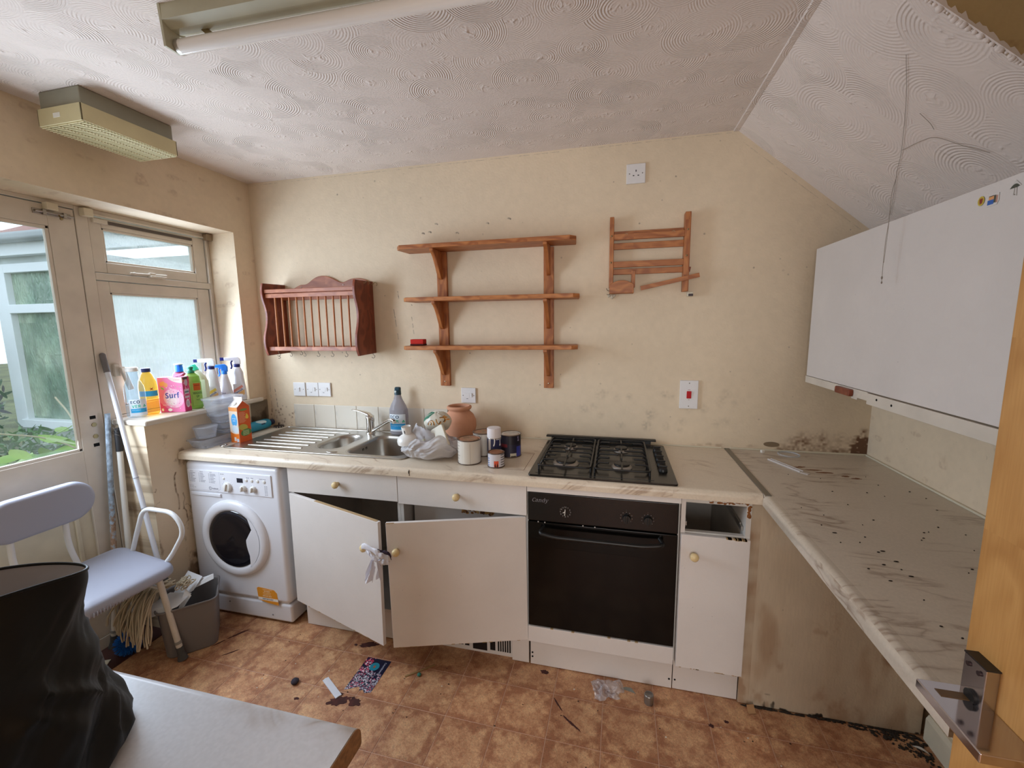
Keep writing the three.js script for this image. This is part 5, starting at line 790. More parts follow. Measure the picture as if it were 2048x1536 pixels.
// ---------- things on the worktop left of the sink ----------
{
  const tubPlastic = P('tub_plastic', 0xf4f6fa, 0.3, { transmission: 0.88, ior: 1.2, side: THREE.DoubleSide });
  const tub = (name, lab, pos, turn, w, d, h, r, m, lid) => { const t = thing(name, lab, 'food tub', pos, turn); const o = [[0.0, 0.80], [0.003, 0.84], [h - 0.006, 0.97], [h - 0.005, 1.03], [h, 1.03]], ins = [[h, 1.01], [h - 0.004, 0.955], [0.004, 0.82]];
    part(t, 'tub_body', loft([...o.map(([y, k]) => rring(w * k, d * k, r * k, y, 6)), ...ins.map(([y, k]) => rring(w * k, d * k, r * k, y, 6))].map((q) => q), true, true), m);
    if (lid) part(t, 'lid', [loft([[h + 0.0005, 1.0], [h + 0.001, 1.06], [h + 0.006, 1.06], [h + 0.006, 0.98], [h + 0.004, 0.95]].map(([y, k]) => rring(w * k, d * k, r * k, y, 6)))], m); return t; };
  tub('tray', 'flat clear plastic tray on the left end of the worktop', [0.062, 0.9003, 0.430], 0, 0.105, 0.27, 0.05, 0.02, tubPlastic);
  tub('food_tub', 'small round clear tub with a lid, on the flat tray', [0.062, 0.951, 0.492], 0, 0.105, 0.105, 0.056, 0.05, tubPlastic, true);
  const lidSlab = tub('food_tub', 'flat clear lid under the stack of takeaway tubs', [0.065, 0.951, 0.355], 0.0, 0.095, 0.14, 0.026, 0.02, tubPlastic);
  tub('food_tub', 'bottom clear tub of the takeaway stack', [0.062, 0.978, 0.365], 0.05, 0.100, 0.13, 0.032, 0.03, tubPlastic);
  tub('food_tub', 'middle clear tub of the takeaway stack', [0.062, 1.0105, 0.365], -0.03, 0.106, 0.145, 0.040, 0.03, tubPlastic);
  tub('food_tub', 'wide clear tub with a lid on top of the takeaway stack', [0.060, 1.051, 0.37], 0.04, 0.114, 0.185, 0.094, 0.03, tubPlastic, true);
  const c = thing('juice_carton', 'orange and white juice carton standing beside the drainer', 'carton', [0.160, 0.9003, 0.367], -0.13);
  const W2 = 0.034, D2 = 0.036, hh = 0.198;
  const cw = P('carton_white', 0xefe4da, 0.45);
  part(c, 'carton_body', [loft([rring(W2 * 2, D2 * 2, 0.002, 0.0005, 1), rring(W2 * 2, D2 * 2, 0.002, hh, 1)])], cw);
  const roof = new THREE.BufferGeometry(), q = [[-W2, hh, D2], [W2, hh, D2], [W2, hh + 0.034, 0.001], [-W2, hh + 0.034, 0.001], [-W2, hh, -D2], [W2, hh, -D2], [W2, hh + 0.034, -0.001], [-W2, hh + 0.034, -0.001]]; roof.setAttribute('position', new THREE.Float32BufferAttribute(q.flat(), 3)); roof.setIndex([0, 1, 2, 0, 2, 3, 5, 4, 7, 5, 7, 6, 1, 5, 6, 1, 6, 2, 4, 0, 3, 4, 3, 7]); roof.computeVertexNormals();
  part(c, 'gable_top', [uvBox(fin(roof)), box(-W2, W2, hh + 0.030, hh + 0.052, -0.0015, 0.0015, 0.0005)], cw);
  part(c, 'cap', mv(lathe([[0.013, 0], [0.013, 0.010], [0.0001, 0.0105]], 20), 0, hh + 0.014, 0.019, 0.72), P('cap_white_screw', 0xf0ece6, 0.4));
  const fr = label(300, 820, (g, w, h) => { g.fillStyle = '#f0dcc8'; g.fillRect(0, 0, w, h); g.fillStyle = '#f2a15c'; g.fillRect(0, 0, w, 90); g.fillStyle = '#5ab0ee'; g.beginPath(); g.ellipse(170, 300, 100, 150, 0, 0, 7); g.fill(); g.fillStyle = '#dcebf6'; g.font = 'bold 38px sans-serif'; g.fillText('orange', 106, 270); g.fillText('juice', 122, 320); g.fillStyle = '#d8e4ee'; g.beginPath(); g.ellipse(180, 500, 110, 90, 0.3, 0, 7); g.fill(); g.fillStyle = '#f07c22'; g.beginPath(); g.moveTo(0, 560); g.quadraticCurveTo(120, 640, 300, 600); g.lineTo(300, 820); g.lineTo(0, 820); g.fill(); g.fillStyle = '#e8ded6'; g.fillRect(120, 690, 70, 90); g.fillStyle = '#c4cddd'; g.fillRect(205, 720, 70, 70); });
  const sd = label(300, 820, (g, w, h) => { g.fillStyle = '#e2601a'; g.fillRect(0, 0, w, h); g.fillStyle = '#7a9a4a'; g.beginPath(); g.ellipse(150, 70, 90, 26, 0, 0, 7); g.fill(); g.fillStyle = '#f3c9a4'; for (let i = 0; i < 14; i++) g.fillRect(30, 120 + i * 18, 120 + (i * 37) % 60, 5); g.fillStyle = '#f0cf4a'; g.beginPath(); g.moveTo(220, 160); g.bezierCurveTo(270, 240, 270, 290, 220, 290); g.bezierCurveTo(170, 290, 170, 240, 220, 160); g.fill(); g.fillStyle = '#c8b850'; g.beginPath(); g.ellipse(110, 470, 110, 70, 0.2, 0, 7); g.fill(); g.fillStyle = '#5a8a4a'; g.beginPath(); g.ellipse(170, 600, 130, 80, -0.1, 0, 7); g.fill(); g.fillStyle = '#d8e4b0'; for (let i = 0; i < 6; i++) g.fillRect(90, 550 + i * 20, 150, 8); });
  part(c, 'front_print', uvFit(box(-W2 + 0.001, W2 - 0.001, 0.001, hh, D2, D2 + 0.0005), 0, -W2, W2, 1, 0, hh), fr); part(c, 'side_print', uvFit(box(W2, W2 + 0.0005, 0.001, hh, -D2 + 0.001, D2 - 0.001), 2, D2, -D2, 1, 0, hh), sd);
  const rfg = new THREE.BufferGeometry(); rfg.setAttribute('position', new THREE.Float32BufferAttribute([W2 + 0.0006, hh, D2 - 0.001, W2 + 0.0006, hh, -D2 + 0.001, W2 + 0.0006, hh + 0.032, 0], 3)); rfg.setIndex([0, 1, 2]); rfg.computeVertexNormals(); part(c, 'gable_print', fin(rfg), P('orange_print', 0xd85a1a, 0.45));
  const bb = thing('bottle', 'blue bottle with a dark cap lying on its side along the left wall', 'bottle', [0.052, 0.931, 0.135]);
  part(bb, 'bottle_body', mv(ovalBottle([[0.0001, -0.11], [0.026, -0.108], [0.030, -0.10], [0.030, 0.05], [0.027, 0.068], [0.018, 0.076]], 1, 1), 0, 0, 0, -PI / 2), P('teal_bottle', 0x1f92b4, 0.3));
  part(bb, 'cap', mv(lathe([[0.0185, 0.074], [0.0195, 0.078], [0.019, 0.105], [0.014, 0.112], [0.0001, 0.113]], 24), 0, 0, 0, -PI / 2), P('dark_navy_cap', 0x20244a, 0.4));
  part(bb, 'label', mv(cylLabel(0.0303, -0.06, 0.04, -0.3, 1.9, null)[0], 0, 0, 0, -PI / 2), label(300, 300, (g) => { g.fillStyle = '#1f92b4'; g.fillRect(0, 0, 300, 300); g.fillStyle = '#cfe6ea'; g.beginPath(); g.ellipse(130, 120, 60, 110, 0.4, 0, 7); g.fill(); g.fillStyle = '#123a5c'; g.fillRect(190, 60, 40, 90); }));
  const st = thing('sink_strainer', 'dark sink plug strainer with metal teeth in the corner behind the sink', 'strainer', [0.105, 0.9003, 0.036]);
  part(st, 'disc', lathe([[0.0001, 0.0005], [0.030, 0.0005], [0.033, 0.005], [0.030, 0.009], [0.0001, 0.011]], 28), P('dark_rubber_disc', 0x2a201c, 0.5)); part(st, 'stem', mv(cyl(0.003, 0.003, 0.018, 10), 0, 0.010, 0), P('dark_stem', 0x2a201c, 0.5));
  for (let i = 0; i < 14; i++) { const a = i / 14 * 2 * PI; part(st, 'tooth', mv(box(-0.002, 0.002, 0.001, 0.008, -0.001, 0.002, 0.0006), Math.sin(a) * 0.0325, 0, Math.cos(a) * 0.0325, 0, a), P('tooth_steel', 0xd8d2c8, 0.3, { metalness: 0.9 })); }
  solo('metal_ring', 'small bright metal ring by the front corner of the drainer', 'ring', [mv(fin(new THREE.TorusGeometry(0.016, 0.004, 8, 24)), 0, 0.0045, 0, PI / 2), mv(lathe([[0.0115, 0], [0.0115, 0.006]], 20), 0, 0.001, 0)], chrome, [0.152, 0.9002, 0.472]);
}
// ---------- sink side: soap bottle, bag, pot, tins ----------
{
  const b = thing('bottle', 'grey see-through soap bottle with a dark green pump and ECO VER label behind the tap', 'bottle', [0.966, 0.9045, 0.066], 0.12);
  part(b, 'bottle_body', ovalBottle([[0.0001, 0.001], [0.050, 0.002], [0.055, 0.012], [0.056, 0.12], [0.054, 0.145], [0.044, 0.172], [0.026, 0.205], [0.019, 0.228], [0.0185, 0.234]], 1, 0.55), P('grey_bottle', 0xc9c6cc, 0.2, { transmission: 0.62, ior: 1.25, side: THREE.DoubleSide }));
  part(b, 'pump', [mv(lathe([[0.0195, 0], [0.0185, 0.026], [0.0001, 0.027]], 20), 0, 0.232, 0), mv(box(-0.016, 0.018, 0.252, 0.276, -0.012, 0.012, 0.008), 0, 0, 0)], P('dark_teal_pump', 0x173c4a, 0.4)); part(b, 'nozzle', mv(cyl(0.006, 0.006, 0.012, 12), -0.006, 0.252, 0.010, PI / 2), P('pale_nozzle', 0xd4e4e6, 0.4));
  part(b, 'label', ...cylLabel(0.0570, 0.022, 0.122, -0.95, 0.95, label(400, 512, (g, w, h) => { g.fillStyle = '#dfe5ea'; g.fillRect(0, 0, w, h); g.fillStyle = '#26405a'; g.font = 'bold 118px sans-serif'; g.fillText('ECO', 20, 124); g.fillStyle = '#2ab48e'; g.fillText('VER', 28, 248); g.beginPath(); for (const [x, y] of [[344, 190], [326, 228], [362, 228]]) { g.moveTo(x + 18, y); g.arc(x, y, 19, 0, 7); } g.fill(); g.fillStyle = '#229ad6'; g.fillRect(10, 280, 380, 180); g.fillStyle = '#d4ecf8'; g.font = '34px sans-serif'; g.fillText('washing-up liquid', 40, 350); }), 1, 0.55));
}
{
  // crumpled carrier bag with what is in it
  const bagMap = canvasTex(1024, 512, (g, w, h) => { const R = rng(6); g.fillStyle = '#dcd8d8'; g.fillRect(0, 0, w, h); g.strokeStyle = '#2a3c66'; g.lineWidth = 7; for (let i = 0; i < 9; i++) { g.beginPath(); g.moveTo(30 + i * 12, 250 + i * 20); g.lineTo(90 + i * 14, 280 + i * 22 + R() * 20); g.stroke(); } g.fillStyle = '#d9d43a'; g.beginPath(); g.ellipse(110, 250, 50, 34, 0.4, 0, 7); g.fill(); g.fillStyle = '#1c2014'; g.beginPath(); g.ellipse(150, 300, 36, 26, 0.5, 0, 7); g.fill(); g.fillStyle = '#d9d43a'; g.beginPath(); g.ellipse(60, 300, 30, 20, 0.9, 0, 7); g.fill(); g.strokeStyle = '#77747a'; g.lineWidth = 5; g.strokeRect(770, 220, 34, 120); g.beginPath(); g.moveTo(770, 260); g.lineTo(804, 260); g.stroke(); });
  const t = thing('carrier_bag', 'crumpled white carrier bag of kitchen odds and ends between the sink and the tins', 'bag', [1.322, 0.9, 0.405]);
  const fold = (a, v) => 0.016 * (fbm(a * 2.2 + 3, v * 4, 3, 0, 12) - 0.5) * 2 + 0.009 * Math.sin(a * 9 + v * 14 + 3 * noise(a * 2, v * 5, 0, 3)) * v * (1 - v) * 2.4 + 0.010 * (1 - 2 * Math.abs(noise(a * 3.1 + v * 5, v * 7 - a, 0, 9) - 0.5));
  const prof = (v) => v < 0.12 ? mix(0.05, 0.118, Math.sqrt(v / 0.12)) : v < 0.55 ? mix(0.118, 0.140, (v - 0.12) / 0.43) : mix(0.140, 0.112, (v - 0.55) / 0.45);
  const top = (a) => 0.090 + 0.022 * Math.sin(a * 2 + 0.8) + 0.012 * Math.sin(a * 5 + 1) ;
  const bag = sheet(120, 40, (u, v) => { const a = u * 2 * PI, r = prof(v) + fold(Math.cos(a) * 3 + Math.sin(a) * 2, v) * (0.3 + v), y = Math.pow(v, 0.9) * top(a); return [Math.sin(a + PI) * r * 1.02, 0.0025 + y + (v < 0.1 ? 0 : 0.004 * Math.sin(a * 7)), Math.cos(a + PI) * r * 0.86]; });
  const bagMat = M({ name: 'carrier_bag_film', map: bagMap, roughness: 0.35, transmission: 0.35, ior: 1.2, side: THREE.DoubleSide });
  part(t, 'bag_film', bag, bagMat);
  // upper crumple standing up round the contents
  const up = sheet(90, 26, (u, v) => { const a = u * 2 * PI, n = fbm(Math.cos(a) * 2.5 + 4, Math.sin(a) * 2.5 + v * 3, 4, 0, 31), r = mix(0.104, 0.070, v) * (0.82 + 0.36 * n), y = 0.055 + v * 0.085 * (0.7 + 0.5 * Math.sin(a + 2.4)); return [Math.sin(a) * r * 1.0 - 0.012, y + 0.012 * (fbm(a * 3 + 9, v * 6, 3, 0, 8) - 0.5) * 2, Math.cos(a) * r * 0.85 - 0.015]; });
  part(t, 'bag_top', up, M({ name: 'carrier_bag_film_plain', color: 0xdad8dc, roughness: 0.35, transmission: 0.35, ior: 1.2, side: THREE.DoubleSide }));
  const print = canvasTex(512, 512, (g, w, h) => { g.fillStyle = '#d6cfbe'; g.fillRect(0, 0, w, h); g.fillStyle = '#0f6a50'; g.beginPath(); g.moveTo(0, 60); g.quadraticCurveTo(140, 20, 230, 60); g.lineTo(150, 190); g.quadraticCurveTo(60, 220, 0, 300); g.fill(); g.strokeStyle = '#d6cfbe'; g.lineWidth = 8; for (let i = 0; i < 5; i++) { g.beginPath(); g.moveTo(20 + i * 34, 190 - i * 22); g.lineTo(60 + i * 30, 110 - i * 12); g.stroke(); } g.strokeStyle = '#4a3116'; g.lineWidth = 15; const sw = (p) => { g.beginPath(); g.moveTo(p[0], p[1]); g.bezierCurveTo(p[2], p[3], p[4], p[5], p[6], p[7]); g.stroke(); }; const a = [[150, 330, 160, 200, 280, 200, 270, 330], [300, 200, 330, 320, 360, 330, 380, 240], [350, 170, 420, 120, 470, 200, 420, 250], [180, 270, 230, 250, 230, 310, 200, 330]]; a.forEach(sw); g.strokeStyle = '#e0962e'; g.lineWidth = 11; a.forEach((p) => sw(p.map((q) => q + 11))); g.fillStyle = '#e0962e'; for (const [x, y] of [[440, 150], [470, 190], [410, 130]]) { g.beginPath(); g.arc(x, y, 16, 0, 7); g.fill(); } });
  const bundle = sheet(48, 30, (u, v) => { const a = u * 2 * PI, b = (v - 0.5) * PI * 0.98, n = 0.86 + 0.24 * fbm(Math.cos(a) * 2 + 7, v * 4 + Math.sin(a) * 2, 3, 0, 17); return [Math.cos(b) * Math.sin(a) * 0.070 * n, Math.sin(b) * 0.052 * n, Math.cos(b) * Math.cos(a) * 0.058 * n]; });
  const bp = bundle.attributes.position, bu = bundle.attributes.uv; for (let i = 0; i < bp.count; i++) bu.setXY(i, 0.5 + bp.getX(i) / 0.145, 0.5 + (bp.getY(i) - bp.getZ(i) * 0.25) / 0.12);
  const p1 = solo('printed_bundle', 'printed plastic bundle with a green leaf and orange scrolls atop the carrier bag', 'bundle', bundle, M({ name: 'printed_film', map: print, roughness: 0.4 }), [1.318, 1.048, 0.318]);
  const f = thing('plastic_funnel', 'white plastic funnel with a raised spout, in the left of the carrier bag', 'funnel', [1.222, 1.002, 0.452]); f.rotation.set(0.12, 0, 0.08);
  part(f, 'dome', lathe([[0.052, -0.028], [0.053, -0.014], [0.050, -0.004], [0.040, 0.006], [0.026, 0.013], [0.022, 0.016]], 36), P('blender_white', 0xe8e4de, 0.3, { side: THREE.DoubleSide })); part(f, 'spout', lathe([[0.0215, 0.012], [0.023, 0.052], [0.0205, 0.052], [0.019, 0.02], [0.0001, 0.018]], 32), P('blender_white2', 0xe8e4de, 0.3, { side: THREE.DoubleSide })); part(f, 'slot', box(-0.002, 0.0015, 0.024, 0.038, 0.0218, 0.0232), darkHole);
  const bx = thing('cream_tray', 'cream rectangular plastic tray leaning in the right of the carrier bag', 'tray', [1.388, 1.000, 0.440]); bx.rotation.set(-0.35, -0.25, 0.50);
  part(bx, 'tray_body', ext(rrect(-0.036, 0.036, -0.058, 0.058, 0.012), 0.016, 0.004), P('cream_plastic', 0xd2c9b4, 0.4)); part(bx, 'rim', mv(fin(new THREE.TorusGeometry(0.001, 0.0005, 4, 8)), 0, 0, 0.017), P('cream_rim', 0xcfc6b2, 0.4));
}
{
  const terr = M({ name: 'terracotta', map: dataTex(512, 512, (u, v) => { const n = fbm(u * 8, v * 8, 5, 8, 3), k = 0.92 + n * 0.16, w = smooth(0.55, 0.8, fbm(u * 4, v * 4, 4, 4, 9)) * 0.25; return [mix(206, 224, w) * k, mix(148, 186, w) * k, mix(116, 160, w) * k]; }, true), roughness: 0.85 });
  const t = thing('clay_pot', 'round terracotta pot with a rolled rim against the back wall', 'pot', [1.362, 0.9, 0.128]);
  part(t, 'pot', lathe([[0.0001, 0.001], [0.055, 0.001], [0.062, 0.006], [0.082, 0.045], [0.091, 0.085], [0.088, 0.120], [0.076, 0.148], [0.058, 0.166], [0.054, 0.172], [0.062, 0.178], [0.067, 0.186], [0.066, 0.194], [0.058, 0.198], [0.050, 0.194], [0.047, 0.184], [0.05, 0.165], [0.07, 0.140], [0.08, 0.09], [0.05, 0.02], [0.0001, 0.016]], 56), terr);
}
function tin(name, lab, x, z, r, h, map, turn, lidC = 0xb0906c, mess = true) {
  const t = thing(name, lab, 'tin', [x, 0.9002, z], turn), rimM = P('tin_rim', 0x6a5c54, 0.35, { metalness: 0.9 });
  const body = lathe([[0.0001, 0.0005], [r * 0.97, 0.0005], [r, 0.003], [r, h - 0.004], [r * 0.985, h - 0.001]], 44);
  part(t, 'tin_body', body, M({ map, roughness: 0.4 }));
  part(t, 'rim', [mv(fin(new THREE.TorusGeometry(r, 0.0022, 8, 44)), 0, 0.0025, 0, PI / 2), mv(fin(new THREE.TorusGeometry(r, 0.0024, 8, 44)), 0, h - 0.002, 0, PI / 2)], rimM);
  const lm = M({ map: dataTex(256, 256, (u, v) => { const n = fbm(u * 6, v * 6, 5, 0, x * 100), c = new THREE.Color(lidC), k = 0.75 + 0.5 * n, w = smooth(0.5, 0.62, n) * (mess ? 0.7 : 0.2), f = (q, s) => mix(Math.pow(q, 1 / 2.2) * 255 * k, s, w); return [f(c.r, 170), f(c.g, 112), f(c.b, 84)]; }, true), roughness: 0.5, metalness: 0.2 });
  part(t, 'lid', uvFit(lathe([[r * 0.985, h - 0.001], [r * 0.9, h - 0.0025], [r * 0.87, h - 0.006], [r * 0.84, h - 0.006], [r * 0.81, h - 0.0015], [r * 0.6, h - 0.0015], [r * 0.56, h - 0.003], [0.0001, h - 0.003]], 44), 0, -r, r, 2, -r, r), lm);
  return t;
}
{
  const can1 = canvasTex(1024, 256, (g, w, h) => { const R = rng(3); g.fillStyle = '#d8d0c4'; g.fillRect(0, 0, w, h); g.strokeStyle = '#a89c92'; g.lineWidth = 2; for (let i = 0; i < 22; i++) { g.beginPath(); g.moveTo(500, 24 + i * 9); g.lineTo(560 + R() * 60, 24 + i * 9); g.stroke(); } g.strokeStyle = '#b8aea2'; g.beginPath(); g.moveTo(500, 168); g.lineTo(1024, 168); g.moveTo(500, 206); g.lineTo(1024, 206); g.stroke(); g.strokeStyle = '#8d8076'; g.lineWidth = 3; g.beginPath(); g.moveTo(756, 70); g.lineTo(754, 150); g.stroke(); g.strokeStyle = '#e4ddd2'; g.lineWidth = 8; g.beginPath(); g.moveTo(660, 40); g.lineTo(660, 160); g.stroke(); });
  tin('paint_tin', 'cream paint tin with a stained lid, front left of the tins', 1.532, 0.458, 0.0525, 0.112, can1, 2.05, 0xb08a68);
  tin('paint_tin', 'paint tin with a rusty lid half hidden behind the cream tin and spray can', 1.560, 0.322, 0.052, 0.112, can1, 2.2, 0xa88868);
  const navy = canvasTex(1024, 256, (g, w, h) => { g.fillStyle = '#26233a'; g.fillRect(0, 0, w, h); g.fillStyle = '#3a3644'; g.fillRect(560, 40, 130, 216); g.fillStyle = '#8a3a44'; g.fillRect(560, 88, 120, 10); g.fillStyle = '#1e1a26'; g.fillRect(690, 0, 330, 90); g.fillStyle = '#5a3f7a'; g.fillRect(560, 44, 110, 8); g.fillStyle = '#38409a'; g.fillRect(830, 96, 110, 100); g.fillStyle = '#cfc8b4'; g.fillRect(725, 116, 100, 140); g.fillStyle = '#4a4438'; for (let i = 0; i < 9; i++) g.fillRect(735, 124 + i * 9, 80, 4); g.fillStyle = '#d8d0c4'; g.beginPath(); g.ellipse(890, 210, 60, 40, 0.2, 0, 7); g.fill(); g.fillStyle = '#c2b6da'; g.font = 'bold 26px sans-serif'; g.fillText('5L', 850, 80); });
  tin('paint_tin', 'dark blue paint tin with a white-splashed lid, right of the spray can', 1.692, 0.318, 0.0505, 0.108, navy, 2.05, 0xc8c0b2, false);
  const small = canvasTex(1024, 256, (g, w, h) => { const R = rng(9); g.fillStyle = '#cdc8cc'; g.fillRect(0, 0, w, h); g.fillStyle = '#c22c30'; g.fillRect(480, 214, 190, 42); g.fillStyle = '#d8d04a'; g.beginPath(); g.ellipse(560, 40, 50, 24, 0, 0, 7); g.fill(); g.fillStyle = '#5a7ab0'; for (let i = 0; i < 12; i++) g.fillRect(520, 84 + i * 11, 60, 5); g.fillStyle = '#4a464c'; for (let i = 0; i < 16; i++) g.fillRect(830, 30 + i * 12, 120 + R() * 40, 4); g.fillStyle = '#d8502a'; g.fillRect(690, 96, 92, 92); g.strokeStyle = '#1a0a08'; g.lineWidth = 20; g.beginPath(); g.moveTo(706, 112); g.lineTo(766, 172); g.moveTo(766, 112); g.lineTo(706, 172); g.stroke(); });
  tin('varnish_tin', 'small tin with a black cross hazard square, in front of the spray can', 1.668, 0.487, 0.0365, 0.066, small, 2.05, 0xb07a56);
  const t = thing('spray_can', 'navy spray can with a white cap and the lettering Jap', 'spray can', [1.634, 0.9002, 0.398], 2.68);
  const jp = canvasTex(1024, 512, (g, w, h) => { g.fillStyle = '#2b2c54'; g.fillRect(0, 0, w, h); g.fillStyle = '#f0ece6'; g.font = 'bold 150px serif'; g.fillText('Japlac', 616, 200); g.font = '34px sans-serif'; g.fillText('lacquer', 700, 60); g.fillStyle = '#cfc7c4'; g.fillRect(480, 60, 70, 300); g.fillStyle = '#b8b0ac'; g.fillRect(0, 380, w, 132); });
  part(t, 'can_body', lathe([[0.0001, 0.001], [0.031, 0.001], [0.033, 0.004], [0.033, 0.100], [0.031, 0.106], [0.030, 0.108]], 40), M({ map: jp, roughness: 0.3 }));
  part(t, 'shoulder', mv(fin(new THREE.TorusGeometry(0.0315, 0.002, 8, 40)), 0, 0.106, 0, PI / 2), chrome);
  part(t, 'cap', lathe([[0.0315, 0.108], [0.0325, 0.11], [0.032, 0.150], [0.030, 0.153], [0.0001, 0.154]], 40), P('spray_cap', 0xe4dcdc, 0.35));
}
// tie between the two loose cupboard doors
{
  const t = thing('bag_tie', 'white plastic bag knotted round the knobs of the two loose doors', 'plastic bag', [1.238, 0.598, 0.785]);
  const film = P('white_film', 0xe8e6ee, 0.4, { transmission: 0.3, side: THREE.DoubleSide });
  const A = [-0.063, 0.008, -0.015], B = [0.115, -0.012, -0.004];
  const strip = (pts, w, s) => { const c = new THREE.CatmullRomCurve3(pts.map((p) => V(...p))); return sheet(40, 10, (u, v) => { const p = c.getPoint(u), a = (v - 0.5) * PI * 1.3, q = w * (0.7 + 0.5 * noise(u * 7, s, 0, 4)), n = noise(u * 14 + v * 3, v * 6 + s, 0, 6) - 0.5; return [p.x + n * 0.004, p.y + Math.sin(a) * q + n * 0.006, p.z + Math.cos(a) * q * 0.6 + n * 0.006]; }); };
  part(t, 'band', [strip([[-0.086, 0.004, -0.020], [-0.06, 0.020, 0.0], [0.0, 0.014, 0.018], [0.03, 0.002, 0.022], [0.058, -0.016, 0.012]], 0.013, 1), strip([[-0.05, 0.006, 0.004], [-0.01, -0.012, 0.022], [0.02, -0.028, 0.020], [0.055, -0.030, 0.012]], 0.010, 2)], film);
  part(t, 'tail', [sheet(10, 24, (u, v) => { const w = mix(0.010, 0.034, v), n = fbm(u * 4, v * 7, 3, 0, 5) - 0.5; return [-0.012 - v * 0.028 + (u - 0.5) * w * 2 * 0.6, -0.02 - v * 0.105, 0.022 + 0.012 * Math.sin(u * 9 + v * 4) + n * 0.014]; }), sheet(10, 24, (u, v) => { const w = mix(0.009, 0.020, v); return [0.012 + (u - 0.5) * w * 2 * 0.6, -0.02 - v * 0.085, 0.018 + 0.010 * Math.sin(u * 8 - v * 5)]; })], film);
  part(t, 'dark_print', strip([[0.010, 0.018, 0.018], [0.034, 0.014, 0.014], [0.056, 0.004, 0.008], [0.064, -0.016, 0.006]], 0.007, 3), P('dark_bag_print', 0x2c1c38, 0.5));
}
// ---------- litter on the right worktop ----------
{
  solo('clear_ring', 'thin clear plastic lid ring lying near the back corner of the right worktop', 'lid', [lathe([[0.040, 0], [0.046, 0.001], [0.046, 0.006], [0.041, 0.008], [0.040, 0.003]], 36)], clearPlastic, [2.978, 0.9003, 0.062]);
  const s = solo('plastic_strip', 'narrow clear plastic strip lying on the right worktop', 'strip', [box(-0.095, 0.08, 0, 0.004, -0.009, 0.009, 0.001), box(-0.095, 0.08, 0.004, 0.008, -0.010, -0.006, 0.001), box(-0.095, 0.08, 0.004, 0.008, 0.006, 0.010, 0.001), mv(box(0, 0.03, 0, 0.003, -0.010, 0.010, 0.001), 0.078, 0, 0, 0, 0.35)], P('pale_plastic_strip', 0xd4cdc8, 0.3), [2.905, 0.9002, 0.245], -1.15);
  solo('white_cube', 'tiny white cube against the back wall on the right worktop', 'cube', [box(-0.008, 0.008, 0, 0.014, -0.008, 0.008, 0.003)], P('white_foam', 0xe8e2d8, 0.7), [2.872, 0.9002, 0.045], 0.3);
  const st = solo('wall_disc', 'grey-brown disc mark stuck low on the back wall above the right worktop', 'mark', [mv(cyl(0.03, 0.03, 0.0015, 24), 0, 0, 0, PI / 2).scale(1.15, 0.42, 1)], P('grey_brown_mark', 0x877258, 0.8), [2.922, 0.932, 0.001]);
  const R = rng(61), c = []; for (let i = 0; i < 46; i++) { const z = 0.25 + R() * 1.2, x = 2.78 + R() * 0.5, a = R() * PI; c.push(mv(sph(1, 7, 5).scale(0.0015 + R() * R() * 0.004, 0.001 + R() * 0.001, 0.001 + R() * 0.0013), x, 0.9012, z, 0, 0)); }
  for (let i = 0; i < 8; i++) c.push(mv(sph(1, 7, 5).scale(0.003 + R() * 0.004, 0.0015, 0.0018), 2.80 + R() * 0.12, 0.9015, 0.85 + R() * 0.25));
  solo('crumbs', 'scattered dark crumbs over the right worktop', 'crumbs', c, P('dark_crumb', 0x2c2018, 0.9)).userData.kind = 'stuff';
  const st2 = [], R2 = rng(4); for (const [x, z, l, a] of [[3.0, 0.27, 0.05, 0.1], [3.03, 0.30, 0.06, 0.05], [3.09, 0.33, 0.03, 0.2], [2.96, 0.24, 0.04, 0.3], [3.12, 0.35, 0.03, 0.1]]) { const pts = []; for (let i = 0; i < 16; i++) { const t = i / 16 * 2 * PI, q = 0.6 + 0.6 * R2(); pts.push([Math.cos(t) * l * q * 0.6, Math.sin(t) * 0.008 * q]); } st2.push(mv(ext(poly(pts), 0.0005).rotateX(-PI / 2), x, 0.9001, z, 0, a)); }
  solo('tea_stain', 'dried brown stain streaks beside the plastic strip on the right worktop', 'stain', st2, P('brown_stain', 0x7a4c2a, 0.6)).userData.kind = 'stuff';
}
